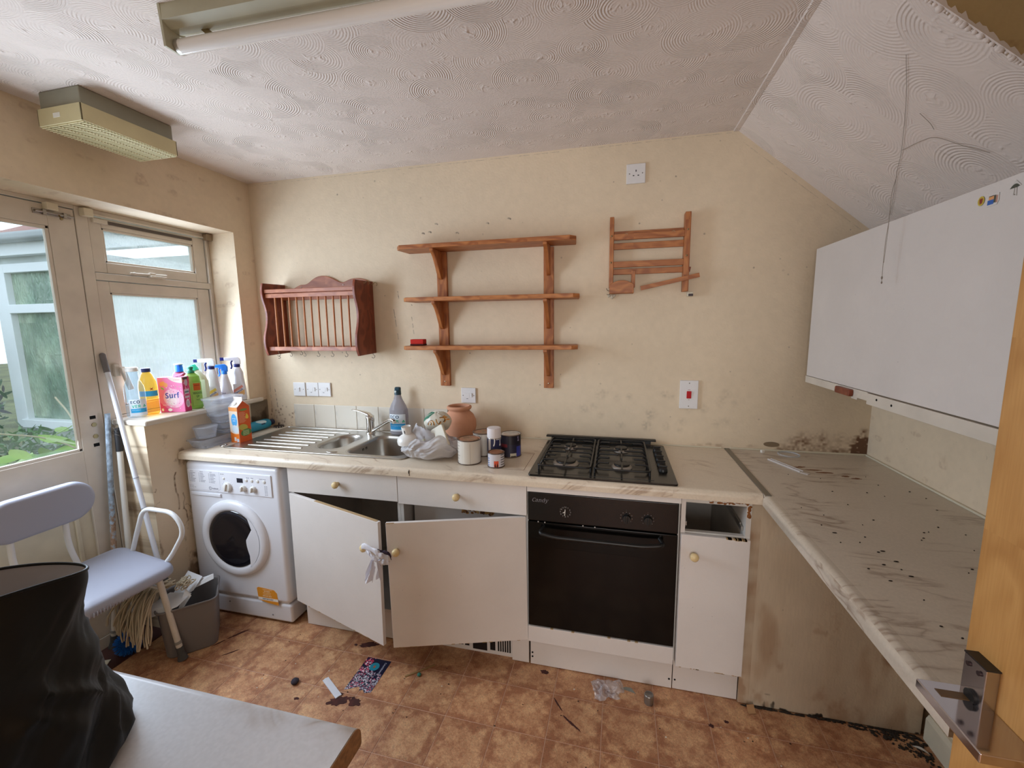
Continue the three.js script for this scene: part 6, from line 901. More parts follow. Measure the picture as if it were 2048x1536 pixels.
// ---------- stool, bin, mop and poles by the garden door ----------
{
  const t = thing('perching_stool', 'white tubular perching stool with grey padded seat, arm and backrest', 'stool', [0.07, 0, 1.04]);
  const pad = P('grey_vinyl', 0xa3a5b4, 0.42), tubeW = P('white_tube', 0xe2e2e2, 0.35), wornTube = gloss([214, 204, 190], 0.5, 48);
  const ring = (k, y, dy) => { const o = [], C = [[0.262, 0.862], [0.245, 1.236], [-0.115, 1.215], [-0.100, 0.842]], cx = 0.07, cz = 1.04, r = 0.055;   // rounded corners, sloping to the front
    for (let i = 0; i < 4; i++) { const p = C[i], a = C[(i + 3) % 4], b = C[(i + 1) % 4], f = (q) => { const d = [q[0] - p[0], q[1] - p[1]], l = Math.hypot(...d); return [p[0] + d[0] / l * r, p[1] + d[1] / l * r]; }, s = f(a), e = f(b); for (let j = 0; j <= 6; j++) { const u = j / 6, x = (1 - u) ** 2 * s[0] + 2 * u * (1 - u) * p[0] + u * u * e[0], z = (1 - u) ** 2 * s[1] + 2 * u * (1 - u) * p[1] + u * u * e[1]; const X = cx + (x - cx) * k, Z = cz + (z - cz) * k; o.push([X, y + (0.25 - X) * 0.10 + dy, Z]); } }
    return o; };
  wpart(t, 'seat', loft([ring(0.90, 0.425, 0), ring(0.97, 0.427, 0), ring(1.0, 0.438, 0), ring(1.0, 0.452, 0), ring(0.985, 0.465, 0), ring(0.94, 0.474, 0), ring(0.80, 0.481, 0), ring(0.5, 0.484, 0), ring(0.15, 0.485, 0)]), pad);
  const ruff = []; for (let i = 0; i < 16; i++) { const z = 1.225 - i * 0.011; ruff.push(mv(sph(1, 6, 5).scale(0.005, 0.011, 0.003), 0.249 - (i < 4 ? (4 - i) * 0.006 : 0), 0.437, z)); }
  tag(wpart(t, 'piping', ruff, pad), null, null, null, 'stuff');
  const bk = new THREE.Shape(); bk.absarc(-0.095, 0, 0.086, PI / 2, PI * 1.5, false); bk.lineTo(0.095, -0.086); bk.absarc(0.095, 0, 0.086, -PI / 2, PI / 2, false); bk.closePath();
  const bg = fin(new THREE.ExtrudeGeometry(bk, { depth: 0.012, bevelEnabled: true, bevelThickness: 0.014, bevelSize: 0.016, bevelOffset: -0.016, bevelSegments: 5, curveSegments: 18 })); uvBox(bg);
  const back = wpart(t, 'backrest', mv(bg, -0.100, 0.792, 1.105, 0.0, PI / 2, -0.06), pad);
  for (const z of [1.032, 1.206]) wpart(t, 'back_tube', bent([[-0.100, 0.74, z], [-0.104, 0.60, z], [-0.085, 0.475, z - 0.02], [0.02, 0.455, z - 0.03]], 0.0105, 0.055), tubeW);
  wpart(t, 'arm', bent([[-0.02, 0.455, 0.862], [0.02, 0.56, 0.858], [0.085, 0.713, 0.853], [0.262, 0.708, 0.853], [0.312, 0.625, 0.853], [0.23, 0.50, 0.862], [0.18, 0.445, 0.874]], 0.0098, 0.05), tubeW);
  const leg = (a, b) => { const l = wpart(t, 'leg', bent([a, [mix(a[0], b[0], 0.5), mix(a[1], b[1], 0.5), mix(a[2], b[2], 0.5)], b], 0.0125, 0.02), wornTube); const d = V(...b).sub(V(...a)).normalize(), q = (s) => [b[0] + d.x * s - t.position.x, b[1] + d.y * s, b[2] + d.z * s - t.position.z];
    part(l, 'rubber_foot', [rod(q(-0.045), q(-0.005), 0.0145, 14), rod(q(-0.012), q(0.018), 0.015, 14, 0.021)], rubber, 'dirty grey rubber foot'); part(l, 'clip', rod(q(-0.075), q(-0.062), 0.0148, 14), P('grey_clip', 0x8c8880, 0.5)); return l; };
  leg([0.185, 0.445, 0.902], [0.246, 0.021, 0.884]); leg([-0.075, 0.455, 0.885], [-0.150, 0.025, 0.900]); leg([0.195, 0.44, 1.195], [0.262, 0.021, 1.225]); leg([-0.08, 0.455, 1.18], [-0.150, 0.025, 1.205]);
  wpart(t, 'cross_bar', [rod([0.197, 0.36, 0.899], [-0.092, 0.37, 0.887], 0.008), rod([0.207, 0.36, 1.20], [-0.094, 0.37, 1.185], 0.008)], tubeW);
  wpart(t, 'seat_frame', [rod([0.19, 0.43, 0.90], [0.20, 0.43, 1.20], 0.009), rod([-0.075, 0.45, 0.885], [-0.08, 0.45, 1.18], 0.009), rod([0.19, 0.43, 0.90], [-0.075, 0.45, 0.885], 0.009), rod([0.20, 0.43, 1.20], [-0.08, 0.45, 1.18], 0.009)], tubeW);
}
{
  const t = thing('waste_bin', 'grey-brown plastic waste bin standing skewed in front of the washing machine', 'bin', [0.180, 0.0005, 0.768], rad(45));
  const r = (w, y, c = 0.035) => rring(w, w, c, y, 4);
  part(t, 'bin_body', loft([r(0.196, 0), r(0.200, 0.004), r(0.226, 0.236), r(0.240, 0.238), r(0.242, 0.247), r(0.234, 0.249), r(0.226, 0.244), r(0.218, 0.235), r(0.192, 0.008)]), P('grey_brown_plastic', 0x77716f, 0.45));
  // folded white card lying in the mouth of the bin
  const card = P('white_card', 0xe4e2e2, 0.7, { side: THREE.DoubleSide });
  const fold = (pts) => { const g = new THREE.BufferGeometry(), q = []; for (let i = 0; i < pts.length - 2; i += 1) q.push(...pts[i], ...pts[i + 1], ...pts[i + 2]); g.setAttribute('position', new THREE.Float32BufferAttribute(q, 3)); g.computeVertexNormals(); return uvBox(fin(g)); };
  solo('folded_card', 'creased white card standing up out of the waste bin beside the mop strings', 'card', [fold([[0.075, 0.20, 0.80], [0.10, 0.315, 0.70], [0.155, 0.225, 0.805], [0.195, 0.300, 0.705], [0.20, 0.262, 0.76]]), fold([[0.10, 0.26, 0.73], [0.235, 0.305, 0.68], [0.13, 0.235, 0.79], [0.245, 0.285, 0.69]])], card);
  solo('flat_card', 'flat white card under the mop strings across the near edge of the waste bin', 'card', [fold([[0.105, 0.262, 0.80], [0.225, 0.270, 0.79], [0.10, 0.252, 0.915], [0.24, 0.258, 0.872], [0.13, 0.222, 0.955]]), fold([[0.205, 0.30, 0.80], [0.235, 0.265, 0.80], [0.215, 0.215, 0.860], [0.250, 0.245, 0.850]])], card);
  // floor mop
  const m = thing('string_mop', 'long white mop leaning on the door frame, its string head draped over the bin', 'mop', [0.095, 0.29, 0.815]);
  wpart(m, 'handle', rod([-0.158, 1.33, 0.762], [0.098, 0.335, 0.818], 0.0105, 14, 0.0108), P('white_pole', 0xdfe2ea, 0.35));
  wpart(m, 'grip', [rod([-0.158, 1.325, 0.762], [-0.180, 1.405, 0.758], 0.0125, 14, 0.012), mv(sph(0.0125, 12, 8), -0.180, 1.405, 0.758)], P('grey_grip', 0x6d6a6c, 0.5), 'grey hand grip');
  wpart(m, 'joint', [rod([0.0085, 0.684, 0.7985], [0.0095, 0.680, 0.7987], 0.0118, 14), rod([-0.0285, 0.828, 0.790], [-0.0275, 0.824, 0.7902], 0.0118, 14)], P('pole_joint', 0xa8abb4, 0.4));
  wpart(m, 'socket', [rod([0.085, 0.385, 0.815], [0.104, 0.315, 0.82], 0.017, 14, 0.020)], P('dark_socket', 0x4a4644, 0.5));
  const str = gloss([196, 180, 154], 0.95, 55), R = rng(44);
  for (let i = 0; i < 64; i++) {
    const a = i / 64, sx = 0.045 + R() * 0.12, sz = 0.80 + R() * 0.05, ex = -0.075 + a * 0.27 + (R() - 0.5) * 0.05, ez = 0.925 + a * 0.055 + (R() - 0.5) * 0.05, drop = 0.30 - 0.10 * R() - 0.075 * a - (a > 0.35 && a < 0.75 ? 0.05 * R() : 0);
    const kx = (sx + ex) / 2 + (R() - 0.5) * 0.03, kz = (sz + ez) / 2 + (R() - 0.5) * 0.02, ky = 0.325 + R() * 0.025;
    const yE = Math.max(0.12, drop - 0.08), q = [[sx, 0.318 + R() * 0.02, sz], [kx, ky - 0.01, kz], [mix(kx, ex, 0.55) + (R() - 0.5) * 0.02, mix(ky, yE, 0.35), mix(kz, ez, 0.65)], [ex, mix(ky, yE, 0.75), ez], [ex + (R() - 0.5) * 0.03, yE, ez + 0.006]];
    wpart(m, 'strand', tube(q, 0.0030 + R() * 0.0012, 16, 5), str);
  }
  for (let i = 0; i < 12; i++) { const p = [0.15 + R() * 0.07, 0.30 + R() * 0.03, 0.74 + R() * 0.08], q = []; for (let k = 0; k < 7; k++) q.push([p[0] + Math.cos(k * 1.1) * 0.018 * R(), p[1] + (R() - 0.4) * 0.02, p[2] + Math.sin(k * 1.1) * 0.018]); wpart(m, 'strand', tube(q, 0.003, 20, 5), str); }
  // stick with rust and flaking blue paint, and a second white pole
  const rustTex = dataTex(64, 1024, (u, v) => { const n = fbm(u * 6, v * 90, 4, 0, 3), b = smooth(0.42, 0.62, v + (n - 0.5) * 0.5), k = 0.7 + 0.6 * n; return [mix(150, 176, 1 - b) * k, mix(164, 142, 1 - b) * k, mix(178, 116, 1 - b) * k]; }, true);
  const s = thing('old_stick', 'speckled rusty stick with flaking grey-blue paint, leaning by the door frame', 'pole', [-0.168, 0.006, 0.872]);
  const sr = cyl(0.0115, 0.0105, 1.13, 12); sr.applyQuaternion(new THREE.Quaternion().setFromUnitVectors(V(0, 1, 0), V(0.012, 1.13, -0.085).normalize())); part(s, 'shaft', sr, M({ map: rustTex, roughness: 0.85 }));
  const w = thing('broom_pole', 'white pole with a black fluff-covered top beside the speckled stick', 'pole', [-0.118, 0.006, 0.822]);
  const wq = new THREE.Quaternion().setFromUnitVectors(V(0, 1, 0), V(-0.022, 0.98, -0.055).normalize());
  part(w, 'shaft', cyl(0.0125, 0.0118, 0.98, 14).applyQuaternion(wq), P('white_pole_b', 0xe0dcd4, 0.4)); part(w, 'black_sleeve', [cyl(0.0145, 0.0145, 0.10, 14).translate(0, 0.94, 0).applyQuaternion(wq), sph(0.0145, 10, 8).translate(0, 1.04, 0).applyQuaternion(wq)], P('black_sleeve', 0x1f1d1f, 0.6), 'black plastic sleeve');
  const fz = []; for (let i = 0; i < 30; i++) { const a = R() * 7, y = 1.01 + R() * 0.06; fz.push(tube([[Math.cos(a) * 0.012, y, Math.sin(a) * 0.012], [Math.cos(a + 0.5) * 0.022, y + 0.012 * R(), Math.sin(a + 0.5) * 0.022], [Math.cos(a + 1.2) * 0.018, y + 0.03 * R(), Math.sin(a + 1.2) * 0.02]], 0.0005, 8, 4).applyQuaternion(wq)); } tag(part(w, 'fluff', fz, P('grey_fluff', 0x77716c, 0.95)), null, null, null, 'stuff');
  // blue brush
  const b = thing('scrubbing_brush', 'round bright blue bristle brush on the floor between stool and bin', 'brush', [-0.045, 0.0045, 0.905]);
  part(b, 'core', mv(sph(0.038, 16, 12), 0, 0.046, 0), P('blue_core', 0x0c4a86, 0.8));
  const bg2 = [], bp = (a, c) => V(Math.cos(c) * Math.cos(a), Math.sin(c), Math.cos(c) * Math.sin(a));
  for (let i = 0; i < 900; i++) { const c = Math.asin(R() * 1.9 - 0.9), d = bp(R() * 2 * PI, c), j = d.clone().add(V((R() - 0.5) * 0.5, (R() - 0.5) * 0.5, (R() - 0.5) * 0.5)).normalize(), p0 = d.clone().multiplyScalar(0.034).add(V(0, 0.046, 0)), p1 = p0.clone().addScaledVector(j, 0.018 + R() * 0.008); if (p1.y < 0.001) continue; bg2.push(rod(p0.toArray(), p1.toArray(), 0.0012, 4, 0.0008)); }
  tag(part(b, 'bristles', bg2, P('blue_bristle', 0x1670c8, 0.7)), null, null, null, 'stuff');
  solo('card_scrap', 'small cream card scrap on the dark step beside the stool leg', 'scrap', [mv(box(-0.03, 0.03, 0, 0.002, -0.02, 0.02), 0, 0.002, 0, 0.12)], P('cream_scrap', 0xd9d0b8, 0.8), [-0.085, 0.005, 1.0], 0.5);
}
// ---------- black sack on the near worktop ----------
{
  const prof = [[0.902, 0.16], [0.903, 0.205], [0.915, 0.222], [0.95, 0.212], [1.0, 0.206], [1.05, 0.196], [1.09, 0.184], [1.12, 0.178], [1.15, 0.172], [1.165, 0.168], [1.178, 0.160]];
  const rAt = (y) => { for (let i = 1; i < prof.length; i++) if (y <= prof[i][0]) { const [a, ra] = prof[i - 1], [b, rb] = prof[i]; return mix(ra, rb, (y - a) / (b - a || 1)); } return prof[prof.length - 1][1]; };
  const at = (u, v) => { const a = u * 2 * PI, y0 = 0.902 + v * 0.276, m = smooth(0.55, 0.97, v), r = rAt(y0);
    const n = (fbm(Math.cos(a) * 2.2 + 5 + v * 1.5, Math.sin(a) * 2.2 + v * 3.2, 4, 0, 71) - 0.5) * 0.05 + (0.5 - Math.abs(noise(Math.cos(a) * 5 + v * 4 + 9, Math.sin(a) * 5 - v * 6, 0, 73) - 0.5) * 2) * 0.014 * (1 - m * 0.5);
    const cx = 1.30, cz = 2.0, px = cx + Math.cos(a) * (r + n), pz = cz + Math.sin(a) * (r + n), ca = Math.cos(a - 1.905), sa = Math.sin(a - 1.905);
    const ex = 1.36 + (-0.323) * ca * 0.13 + (0.946) * -sa * 0.060, ez = 1.945 + 0.946 * ca * 0.13 + (0.323) * -sa * 0.060;
    return [mix(px, ex, m), Math.max(0.9012, y0 + 0.012 * m * Math.sin(a * 2 + 1)), mix(pz, ez, m)]; };
  const out = sheet(140, 60, (u, v) => at(1 - u, v)), inn = sheet(140, 20, (u, v) => { const p = at(1 - u, 1), q = [1.33, 1.12, 1.96], k = v * 0.75, n = (fbm(u * 18, v * 5, 3, 0, 77) - 0.5) * 0.02; return [mix(p[0], q[0], k), p[1] - v * 0.07 + n * v, mix(p[2], q[2], k)]; });
  const film = M({ name: 'black_sack_film', color: 0x0b0b0a, roughness: 0.5, specularIntensity: 0.55, side: THREE.DoubleSide });
  const t = thing('bin_sack', 'open black plastic sack standing on the near peninsula worktop', 'sack', [1.30, 0.9, 2.0]);
  wpart(t, 'sack_film', out, film); wpart(t, 'sack_lining', inn, M({ name: 'grey_sack_lining', color: 0x8c898c, roughness: 0.5, side: THREE.DoubleSide }), 'greyer inside of the sack');
  const rim = []; for (let i = 0; i < 60; i++) rim.push(at(i / 60, 1)); wpart(t, 'sack_hem', tube(rim, 0.0022, 240, 6, true), film);
}
// ---------- litter on the floor ----------
{
  const fly = canvasTex(256, 384, (g, w, h) => { const R = rng(12); g.fillStyle = '#1a1c34'; g.fillRect(0, 0, w, h); for (let i = 0; i < 900; i++) { const y = 120 + Math.pow(R(), 0.7) * 264, x = R() * w; if (y < 150 + (w - x) * -0.2 + 20) continue; g.fillStyle = ['#c9c6cc', '#8d8a98', '#b84a62', '#2a2436', '#e0dce0', '#4a4658'][Math.floor(R() * 6)]; g.beginPath(); g.ellipse(x, y, 2 + R() * 8, 2 + R() * 5, R() * 3, 0, 7); g.fill(); } for (let i = 0; i < 120; i++) { g.fillStyle = ['#c93a56', '#d86a80', '#8a2a44', '#e0ccd4'][Math.floor(R() * 4)]; g.beginPath(); g.arc(R() * 90, R() * 200, 2 + R() * 7, 0, 7); g.fill(); } for (let r = 44; r > 4; r -= 8) { g.strokeStyle = r % 16 ? '#2a9cae' : '#5ec8cc'; g.lineWidth = 6; g.beginPath(); g.arc(128, 96, r, 0, 7); g.stroke(); } g.fillStyle = '#a8562e'; g.fillRect(120, 84, 18, 26); g.save(); g.translate(206, 30); g.rotate(PI / 2); g.fillStyle = '#d6d6e2'; g.font = '26px sans-serif'; g.fillText('Countdown', 0, 0); g.restore(); });
  const pts = [[-0.06, 0.09], [0.06, 0.088], [0.06, -0.082], [0.034, -0.090], [0.018, -0.076], [0.008, -0.084], [-0.004, -0.066], [-0.022, -0.074], [-0.04, -0.086], [-0.06, -0.094]];
  const g = ext(poly(pts), 0.0005); uvFit(g, 0, -0.06, 0.06, 1, -0.09, 0.09); g.rotateX(-PI / 2);
  solo('flyer', 'torn glossy dark leaflet with a teal ring, lying on the floor tiles', 'leaflet', g, M({ map: fly, roughness: 0.35 }), [1.146, 0.0004, 0.768], 0.0);
  solo('plastic_strip', 'short white plastic strip on the floor beside the torn leaflet', 'strip', [box(-0.066, 0.066, 0, 0.004, -0.013, 0.013, 0.001), box(-0.066, 0.066, 0.004, 0.005, -0.004, 0.004)], P('slat_white', 0xd8d8de, 0.35), [1.031, 0.0003, 0.866], -0.53);
  const lump = (r, s) => { const q = sph(r, 14, 10), p = q.attributes.position; for (let i = 0; i < p.count; i++) { const k = 0.7 + 0.6 * fbm(p.getX(i) * 60 + s, p.getY(i) * 60 + p.getZ(i) * 45, 3, 0, 3); p.setXYZ(i, p.getX(i) * k, Math.max(-r * 0.5, p.getY(i) * k * 0.7), p.getZ(i) * k); } q.computeVertexNormals(); return q.translate(0, r * 0.5, 0); };
  solo('fluff_lump', 'small dark purple-grey lump of fluff on the floor', 'lump', lump(0.017, 2), P('dark_fluff', 0x35303a, 0.95), [0.858, 0.0002, 0.879]);
  solo('wood_stick', 'thin pale wooden stick on the floor in front of the loose cupboard door', 'stick', box(-0.068, 0.068, 0, 0.003, -0.004, 0.004, 0.001), P('stick_wood', 0x9a7a4e, 0.7), [1.359, 0.0003, 0.698], 0.72);
  solo('green_scrap', 'tiny teal scrap touching the thin stick on the floor', 'scrap', lump(0.009, 7), P('teal_scrap', 0x3a7a68, 0.7), [1.365, 0.0002, 0.722]);
  const wrap = sheet(36, 30, (u, v) => { const a = u - 0.5, b = v - 0.5, d = Math.hypot(a, b), n = fbm(u * 6 + 1, v * 6, 4, 0, 5), e = 0.75 + 0.5 * noise(Math.atan2(b, a) * 2 + 9, 1, 0, 6); return [a * 0.125 * e, 0.001 + Math.max(0, (n - 0.3)) * 0.07 * (1 - d * 1.1), b * 0.10 * e]; });
  solo('cling_film', 'crumpled clear plastic wrapper on the floor below the oven', 'wrapper', wrap, P('clear_film', 0xf4f4f8, 0.12, { transmission: 0.72, ior: 1.45, side: THREE.DoubleSide }), [2.166, 0.0003, 0.622], 0.2);
  solo('clear_shard', 'thin clear plastic shard on the floor between the wrapper and the metal stopper', 'shard', ext(poly([[-0.032, 0], [-0.01, 0.014], [0.012, 0.016], [0.032, -0.008], [0.01, -0.004]]), 0.001).rotateX(-PI / 2), P('grey_shard', 0xa8a89a, 0.3, { transmission: 0.4 }), [2.256, 0.0004, 0.597], -0.1);
  const cp = thing('metal_stopper', 'dull metal screw stopper standing on the floor below the narrow cabinet', 'stopper', [2.336, 0.0003, 0.638]);
  part(cp, 'cap_body', lathe([[0.0185, 0], [0.0185, 0.034], [0.017, 0.038], [0.0145, 0.0385], [0.014, 0.036], [0.0001, 0.0355]], 32), P('dull_cap_metal', 0x9c9a96, 0.35, { metalness: 0.9 }));
  // dirt swept into the corner by the skirting
  const R = rng(88), dg = []; for (let i = 0; i < 170; i++) { const k = R(), x = mix(3.05, 3.295, Math.sqrt(k)), z = 0.575 + Math.pow(R(), 1.6) * 0.16 * k, r = 0.0015 + R() * 0.0045; dg.push(mv(sph(1, 5, 4).scale(r * (0.8 + R()), r * 0.5, r * (0.8 + R())), x, r * 0.35, z, 0, R() * 3)); }
  for (let i = 0; i < 130; i++) { const x = 2.70 + R() * 0.58; dg.push(mv(sph(1, 5, 4).scale(0.004 + R() * 0.012, 0.002 + R() * 0.003, 0.003), x, 0.002, 0.562 + R() * 0.008)); }
  tag(solo('corner_dirt', 'black crumbly dirt along the foot of the stained board and in the right corner', 'dirt', dg, P('black_dirt', 0x2e241a, 0.95)), null, null, null, 'stuff');
  solo('white_chip', 'curled white paint chip in the dirt of the right corner', 'chip', sheet(8, 4, (u, v) => [(u - 0.5) * 0.05, 0.006 + 0.008 * Math.sin(u * PI), (v - 0.5) * 0.012 * Math.sin(u * PI + 0.1)]), P('paint_chip', 0xd8d2c8, 0.7, { side: THREE.DoubleSide }), [3.262, 0.0005, 0.632], -0.6);
  solo('torn_vinyl', 'curled tan flap of torn floor covering below the narrow cabinet', 'flap', sheet(8, 6, (u, v) => [(u - 0.5) * 0.03, 0.002 + 0.022 * v * v, -v * 0.02]), P('tan_vinyl', 0xb48a60, 0.7, { side: THREE.DoubleSide }), [2.728, 0.0005, 0.602], 0.3);
  const sp = []; for (let i = 0; i < 120; i++) { const x = 0.5 + R() * 2.4, z = 0.62 + R() * 0.95; sp.push(mv(sph(1, 5, 4).scale(0.0015 + R() * 0.003, 0.001, 0.0015 + R() * 0.0025), x, 0.0008, z)); }
  tag(solo('floor_specks', 'scattered pale and dark specks over the floor tiles', 'specks', sp.slice(0, 50), P('pale_specks', 0xd8cdbc, 0.8)), null, null, null, 'stuff');
  tag(solo('floor_specks', 'scattered dark grit over the floor tiles', 'specks', sp.slice(50), P('dark_specks', 0x33241a, 0.9)), null, null, null, 'stuff');
}
// ---------- cobwebs ----------
{
  const web = P('dusty_thread', 0x9c8f80, 0.95);
  solo('cobweb', 'long dusty cobweb thread trailing down the sloping ceiling', 'cobweb', [tube([[2.898, 2.208, 0.827], [2.970, 2.147, 0.706], [3.063, 2.068, 0.528], [3.104, 2.034, 0.436], [3.178, 1.971, 0.282], [3.22, 1.936, 0.19]], 0.0006, 60, 5), tube([[3.063, 2.067, 0.528], [3.069, 2.062, 0.618], [3.082, 2.051, 0.66], [3.131, 2.010, 0.694], [3.17, 1.977, 0.726]], 0.0007, 40, 5), tube([[3.061, 2.069, 0.678], [3.043, 2.084, 0.689], [3.011, 2.110, 0.698]], 0.0006, 20, 5)], web).userData.kind = 'stuff';
  solo('cobweb', 'dusty cobweb strand hanging in front of the white wall cupboard', 'cobweb', [tube([[2.985, 1.95, 0.67], [2.98, 1.9, 0.664], [2.98, 1.826, 0.664], [2.981, 1.769, 0.656], [2.98, 1.709, 0.657], [2.98, 1.64, 0.659]], 0.0007, 40, 5), mv(sph(1, 6, 5).scale(0.003, 0.005, 0.003), 2.98, 1.655, 0.658), mv(sph(1, 6, 5).scale(0.0025, 0.004, 0.0025), 2.98, 1.64, 0.659), tube([[2.98, 1.835, 0.665], [2.978, 1.78, 0.668], [2.98, 1.70, 0.660]], 0.0006, 20, 5)], web).userData.kind = 'stuff';
}
// ---------- outside: garden and the neighbouring extension ----------
{
  const R = rng(501);
  struct('ground', box(-30, -0.26, -0.5, -0.2, -30, 30), M({ name: 'garden_soil', map: dataTex(256, 256, (u, v) => { const n = fbm(u * 9, v * 9, 4, 9, 5), k = 0.6 + 0.7 * n; return [86 * k, 90 * k, 56 * k]; }, true, 3), roughness: 0.95 }));
  // rendered extension with a timber window, seen through the panes
  const ex = thing('house_extension', 'pale single-storey extension with a tiled roof and a tall white-framed window, outside the garden door', 'building', [-2.2, -0.2, -1.6]);
  const rend = M({ name: 'pale_render', map: dataTex(256, 256, (u, v) => { const k = 0.9 + 0.2 * fbm(u * 12, v * 12, 4, 12, 8); return [186 * k, 192 * k, 190 * k]; }, true, 1.5), roughness: 0.9 }), wf = P('window_white', 0xe2e6ea, 0.5), gut = P('gutter_grey', 0x8f9498, 0.5);
  wpart(ex, 'wall', [box(-2.45, -0.8, -0.2, 2.12, -2.6, -0.6), box(-3.52, -2.45, -0.2, 0.62, -2.6, -0.6), box(-3.52, -2.45, 2.10, 2.22, -2.6, -0.6), box(-3.50, -2.45, 0.62, 2.1, -2.6, -1.6)], rend);
  const win = wpart(ex, 'window_frame', [box(-3.52, -3.36, 0.60, 2.14, -0.66, -0.57, 0.005), box(-2.52, -2.44, 0.60, 2.14, -0.66, -0.57, 0.005), box(-3.36, -2.52, 2.06, 2.14, -0.66, -0.57, 0.005), box(-3.36, -2.52, 1.69, 1.77, -0.66, -0.56, 0.005), box(-3.40, -2.44, 0.60, 0.68, -0.66, -0.54, 0.005)], wf);
  const obs = M({ name: 'obscured_glass', map: dataTex(256, 256, (u, v) => { const n = fbm(u * 5, v * 3, 4, 5, 12), m = fbm(u * 16 + n * 3, v * 5, 3, 0, 14); return [mix(60, 150, n) + m * 50, mix(88, 160, n) + m * 56, mix(74, 140, n) + m * 50]; }, true, 0.9), bumpMap: dataTex(256, 256, (u, v) => 255 * Math.abs(fbm(u * 24, v * 8, 3, 0, 9) - 0.5) * 2, false, 0.5), bumpScale: 0.01, roughness: 0.25 });
  part(win, 'pane', box(-1.16, -0.32, 1.965, 2.26, 0.97, 0.98), obs); part(win, 'pane', box(-1.16, -0.32, 0.88, 1.89, 0.97, 0.98), obs);
  part(win, 'blue_tub', box(-1.05, -0.70, 0.885, 0.97, 0.93, 0.965, 0.02), P('blue_tub', 0x4a7ab4, 0.5));
  wpart(ex, 'fascia', [box(-3.60, -0.7, 2.20, 2.34, -0.60, -0.52, 0.005)], wf); wpart(ex, 'gutter', box(-3.60, -0.7, 2.30, 2.38, -0.52, -0.42, 0.03), gut);
  const roofM = gloss([150, 104, 96], 0.85, 66), rt = box(-0.115, 0.115, -0.008, 0.008, -0.14, 0.14, 0.004), roof = wpart(ex, 'roof', uvBox(mv(box(-1.5, 1.5, -0.03, 0.0, -1.25, 0), -2.15, 2.36, -0.5, 0.42)), gut);
  for (let j = 0; j < 9; j++) for (let i = 0; i < 13; i++) { const m = part(roof, 'roof_tile', rt, roofM); const l = 0.1 + j * 0.13; m.position.set(-1.42 + i * 0.235 + (j % 2) * 0.117 - 2.15 + 2.2, 2.36 + 0.2 + Math.sin(0.42) * l + 0.014, -0.5 + 1.6 - Math.cos(0.42) * l); m.rotation.set(0.46, 0, 0); }
  const dn = wpart(ex, 'verge_board', [mv(box(-0.04, 0.04, -0.07, 0.07, -1.25, 0.05), -0.66, 2.42, -0.5, 0.42), mv(box(-1.3, 1.3, -0.05, 0.05, -0.02, 0.02), -2.9, 2.55, -0.44, 0, 0, 0.16)], wf);
  // broad-leaved shrub pressed against the door
  const leafShape = new THREE.Shape(); leafShape.moveTo(0, -0.5); leafShape.bezierCurveTo(0.34, -0.36, 0.36, 0.1, 0, 0.5); leafShape.bezierCurveTo(-0.36, 0.1, -0.34, -0.36, 0, -0.5);
  const lg = fin(new THREE.ShapeGeometry(leafShape, 8)), lp = lg.attributes.position; for (let i = 0; i < lp.count; i++) lp.setZ(i, -0.25 * Math.abs(lp.getX(i)) * 1.2 - 0.18 * lp.getY(i) * lp.getY(i)); lg.computeVertexNormals();
  const leafM = [[0.22, 0.42, 0.05], [0.30, 0.50, 0.07], [0.36, 0.52, 0.10], [0.14, 0.30, 0.05]].map(([r, g, b], i) => M({ name: 'green_leaf', color: new THREE.Color(r, g, b), roughness: 0.45, transmission: 0.35, side: THREE.DoubleSide }));
  const sh = thing('shrub', 'bright green broad-leaved shrub close behind the garden door glass', 'shrub', [-0.75, -0.2, 0.75]);
  const twig = P('brown_twig', 0x6a5a3c, 0.9);
  for (let i = 0; i < 80; i++) {
    const x = -0.42 - R() * 0.75, z = 0.30 + R() * 1.0, y = 0.66 + R() * 0.34 - (x + 0.42) * -0.06, s = 0.10 + R() * 0.08;
    const m = part(sh, 'leaf', lg, leafM[Math.floor(R() * 3.3)]); m.scale.set(s, s * 1.15, s); m.position.set(x + 0.75, y + 0.2, z - 0.75); m.rotation.set(-PI / 2 + (R() - 0.5) * 1.0, (R() - 0.5) * 0.9, R() * 6.28);
  }
  for (let i = 0; i < 12; i++) wpart(sh, 'stem', tube([[-0.75 + (R() - 0.5) * 0.3, -0.2, 0.75 + (R() - 0.5) * 0.3], [-0.75 + (R() - 0.5) * 0.6, 0.35, 0.75 + (R() - 0.5) * 0.6], [-0.75 + (R() - 0.5) * 0.8, 0.85 + R() * 0.1, 0.75 + (R() - 0.5) * 0.9]], 0.006, 14, 6), twig);
  wpart(sh, 'dry_twig', [tube([[-0.62, 0.86, 0.62], [-0.9, 1.02, 0.5], [-1.15, 1.12, 0.42]], 0.005, 16, 6), tube([[-0.5, 0.80, 0.60], [-0.7, 0.95, 0.7], [-0.95, 1.0, 0.8]], 0.004, 16, 6)], P('pale_twig', 0xa8a088, 0.9));
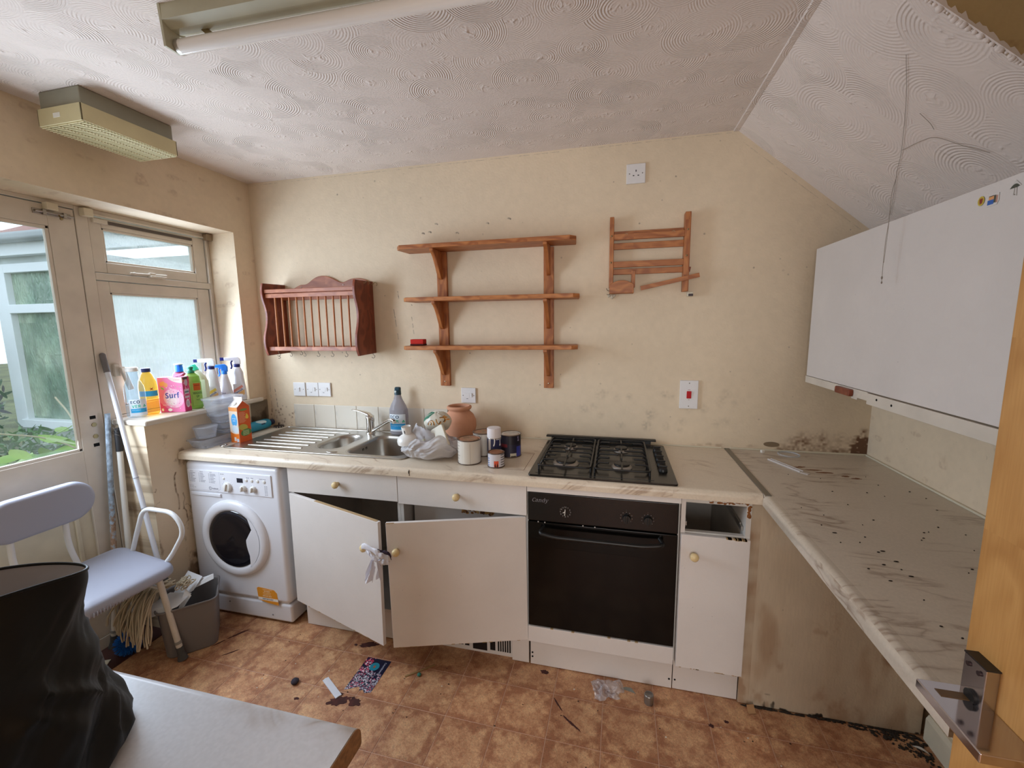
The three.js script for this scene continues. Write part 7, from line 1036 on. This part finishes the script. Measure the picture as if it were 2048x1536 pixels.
  // feathery bushes farther off
  const bush = (name, lab, n, cx, cy, cz, rx, ry, rz, cols, s0) => { const o = thing(name, lab, 'bush', [cx, -0.2, cz]); wpart(o, 'trunk', tube([[cx, -0.2, cz], [cx + 0.05, cy - ry * 0.3, cz], [cx, cy, cz]], 0.03, 12, 7), twig);
    const im = new THREE.InstancedMesh(lg, M({ name: 'bush_leaf', color: 0xffffff, roughness: 0.6, transmission: 0.3, side: THREE.DoubleSide }), n), d = new THREE.Object3D(), c = new THREE.Color();
    for (let i = 0; i < n; i++) { const a = R() * 2 * PI, b = Math.asin(R() * 2 - 1), q = 0.6 + 0.42 * Math.cbrt(R()), f = 0.75 + 0.4 * noise(Math.cos(a) * 3 + 5, b * 3, 0, n); d.position.set(Math.cos(a) * Math.cos(b) * rx * q * f, cy + 0.2 + Math.sin(b) * ry * q * f, Math.sin(a) * Math.cos(b) * rz * q * f); d.rotation.set(R() * 6, R() * 6, R() * 6); const s = s0 * (0.6 + R() * 0.8); d.scale.set(s * 0.6, s * 1.3, s); d.updateMatrix(); im.setMatrixAt(i, d.matrix); const k = cols[Math.floor(R() * cols.length)]; c.setRGB(...k); im.setColorAt(i, c); }
    im.name = 'foliage'; im.userData.kind = 'stuff'; shade(im); o.add(im); return o; };
  bush('garden_bush', 'loose blue-green bush left of the extension window, beyond the door glass', 2600, -4.0, 0.9, 0.0, 0.7, 1.0, 0.6, [[0.06, 0.13, 0.07], [0.10, 0.19, 0.10], [0.15, 0.24, 0.16], [0.2, 0.2, 0.22]], 0.07);
  bush('garden_bush', 'low grey-green bush under the extension window', 1600, -2.7, 0.28, -0.15, 0.95, 0.42, 0.35, [[0.10, 0.20, 0.08], [0.16, 0.28, 0.12], [0.24, 0.3, 0.22]], 0.06);
  bush('garden_bush', 'tall dark bush far down the garden beyond the door', 2200, -7.5, 1.2, 2.2, 1.6, 1.5, 1.6, [[0.05, 0.11, 0.05], [0.09, 0.17, 0.07]], 0.13);
}
scene.updateMatrixWorld(true);
renderer.render(scene, camera);
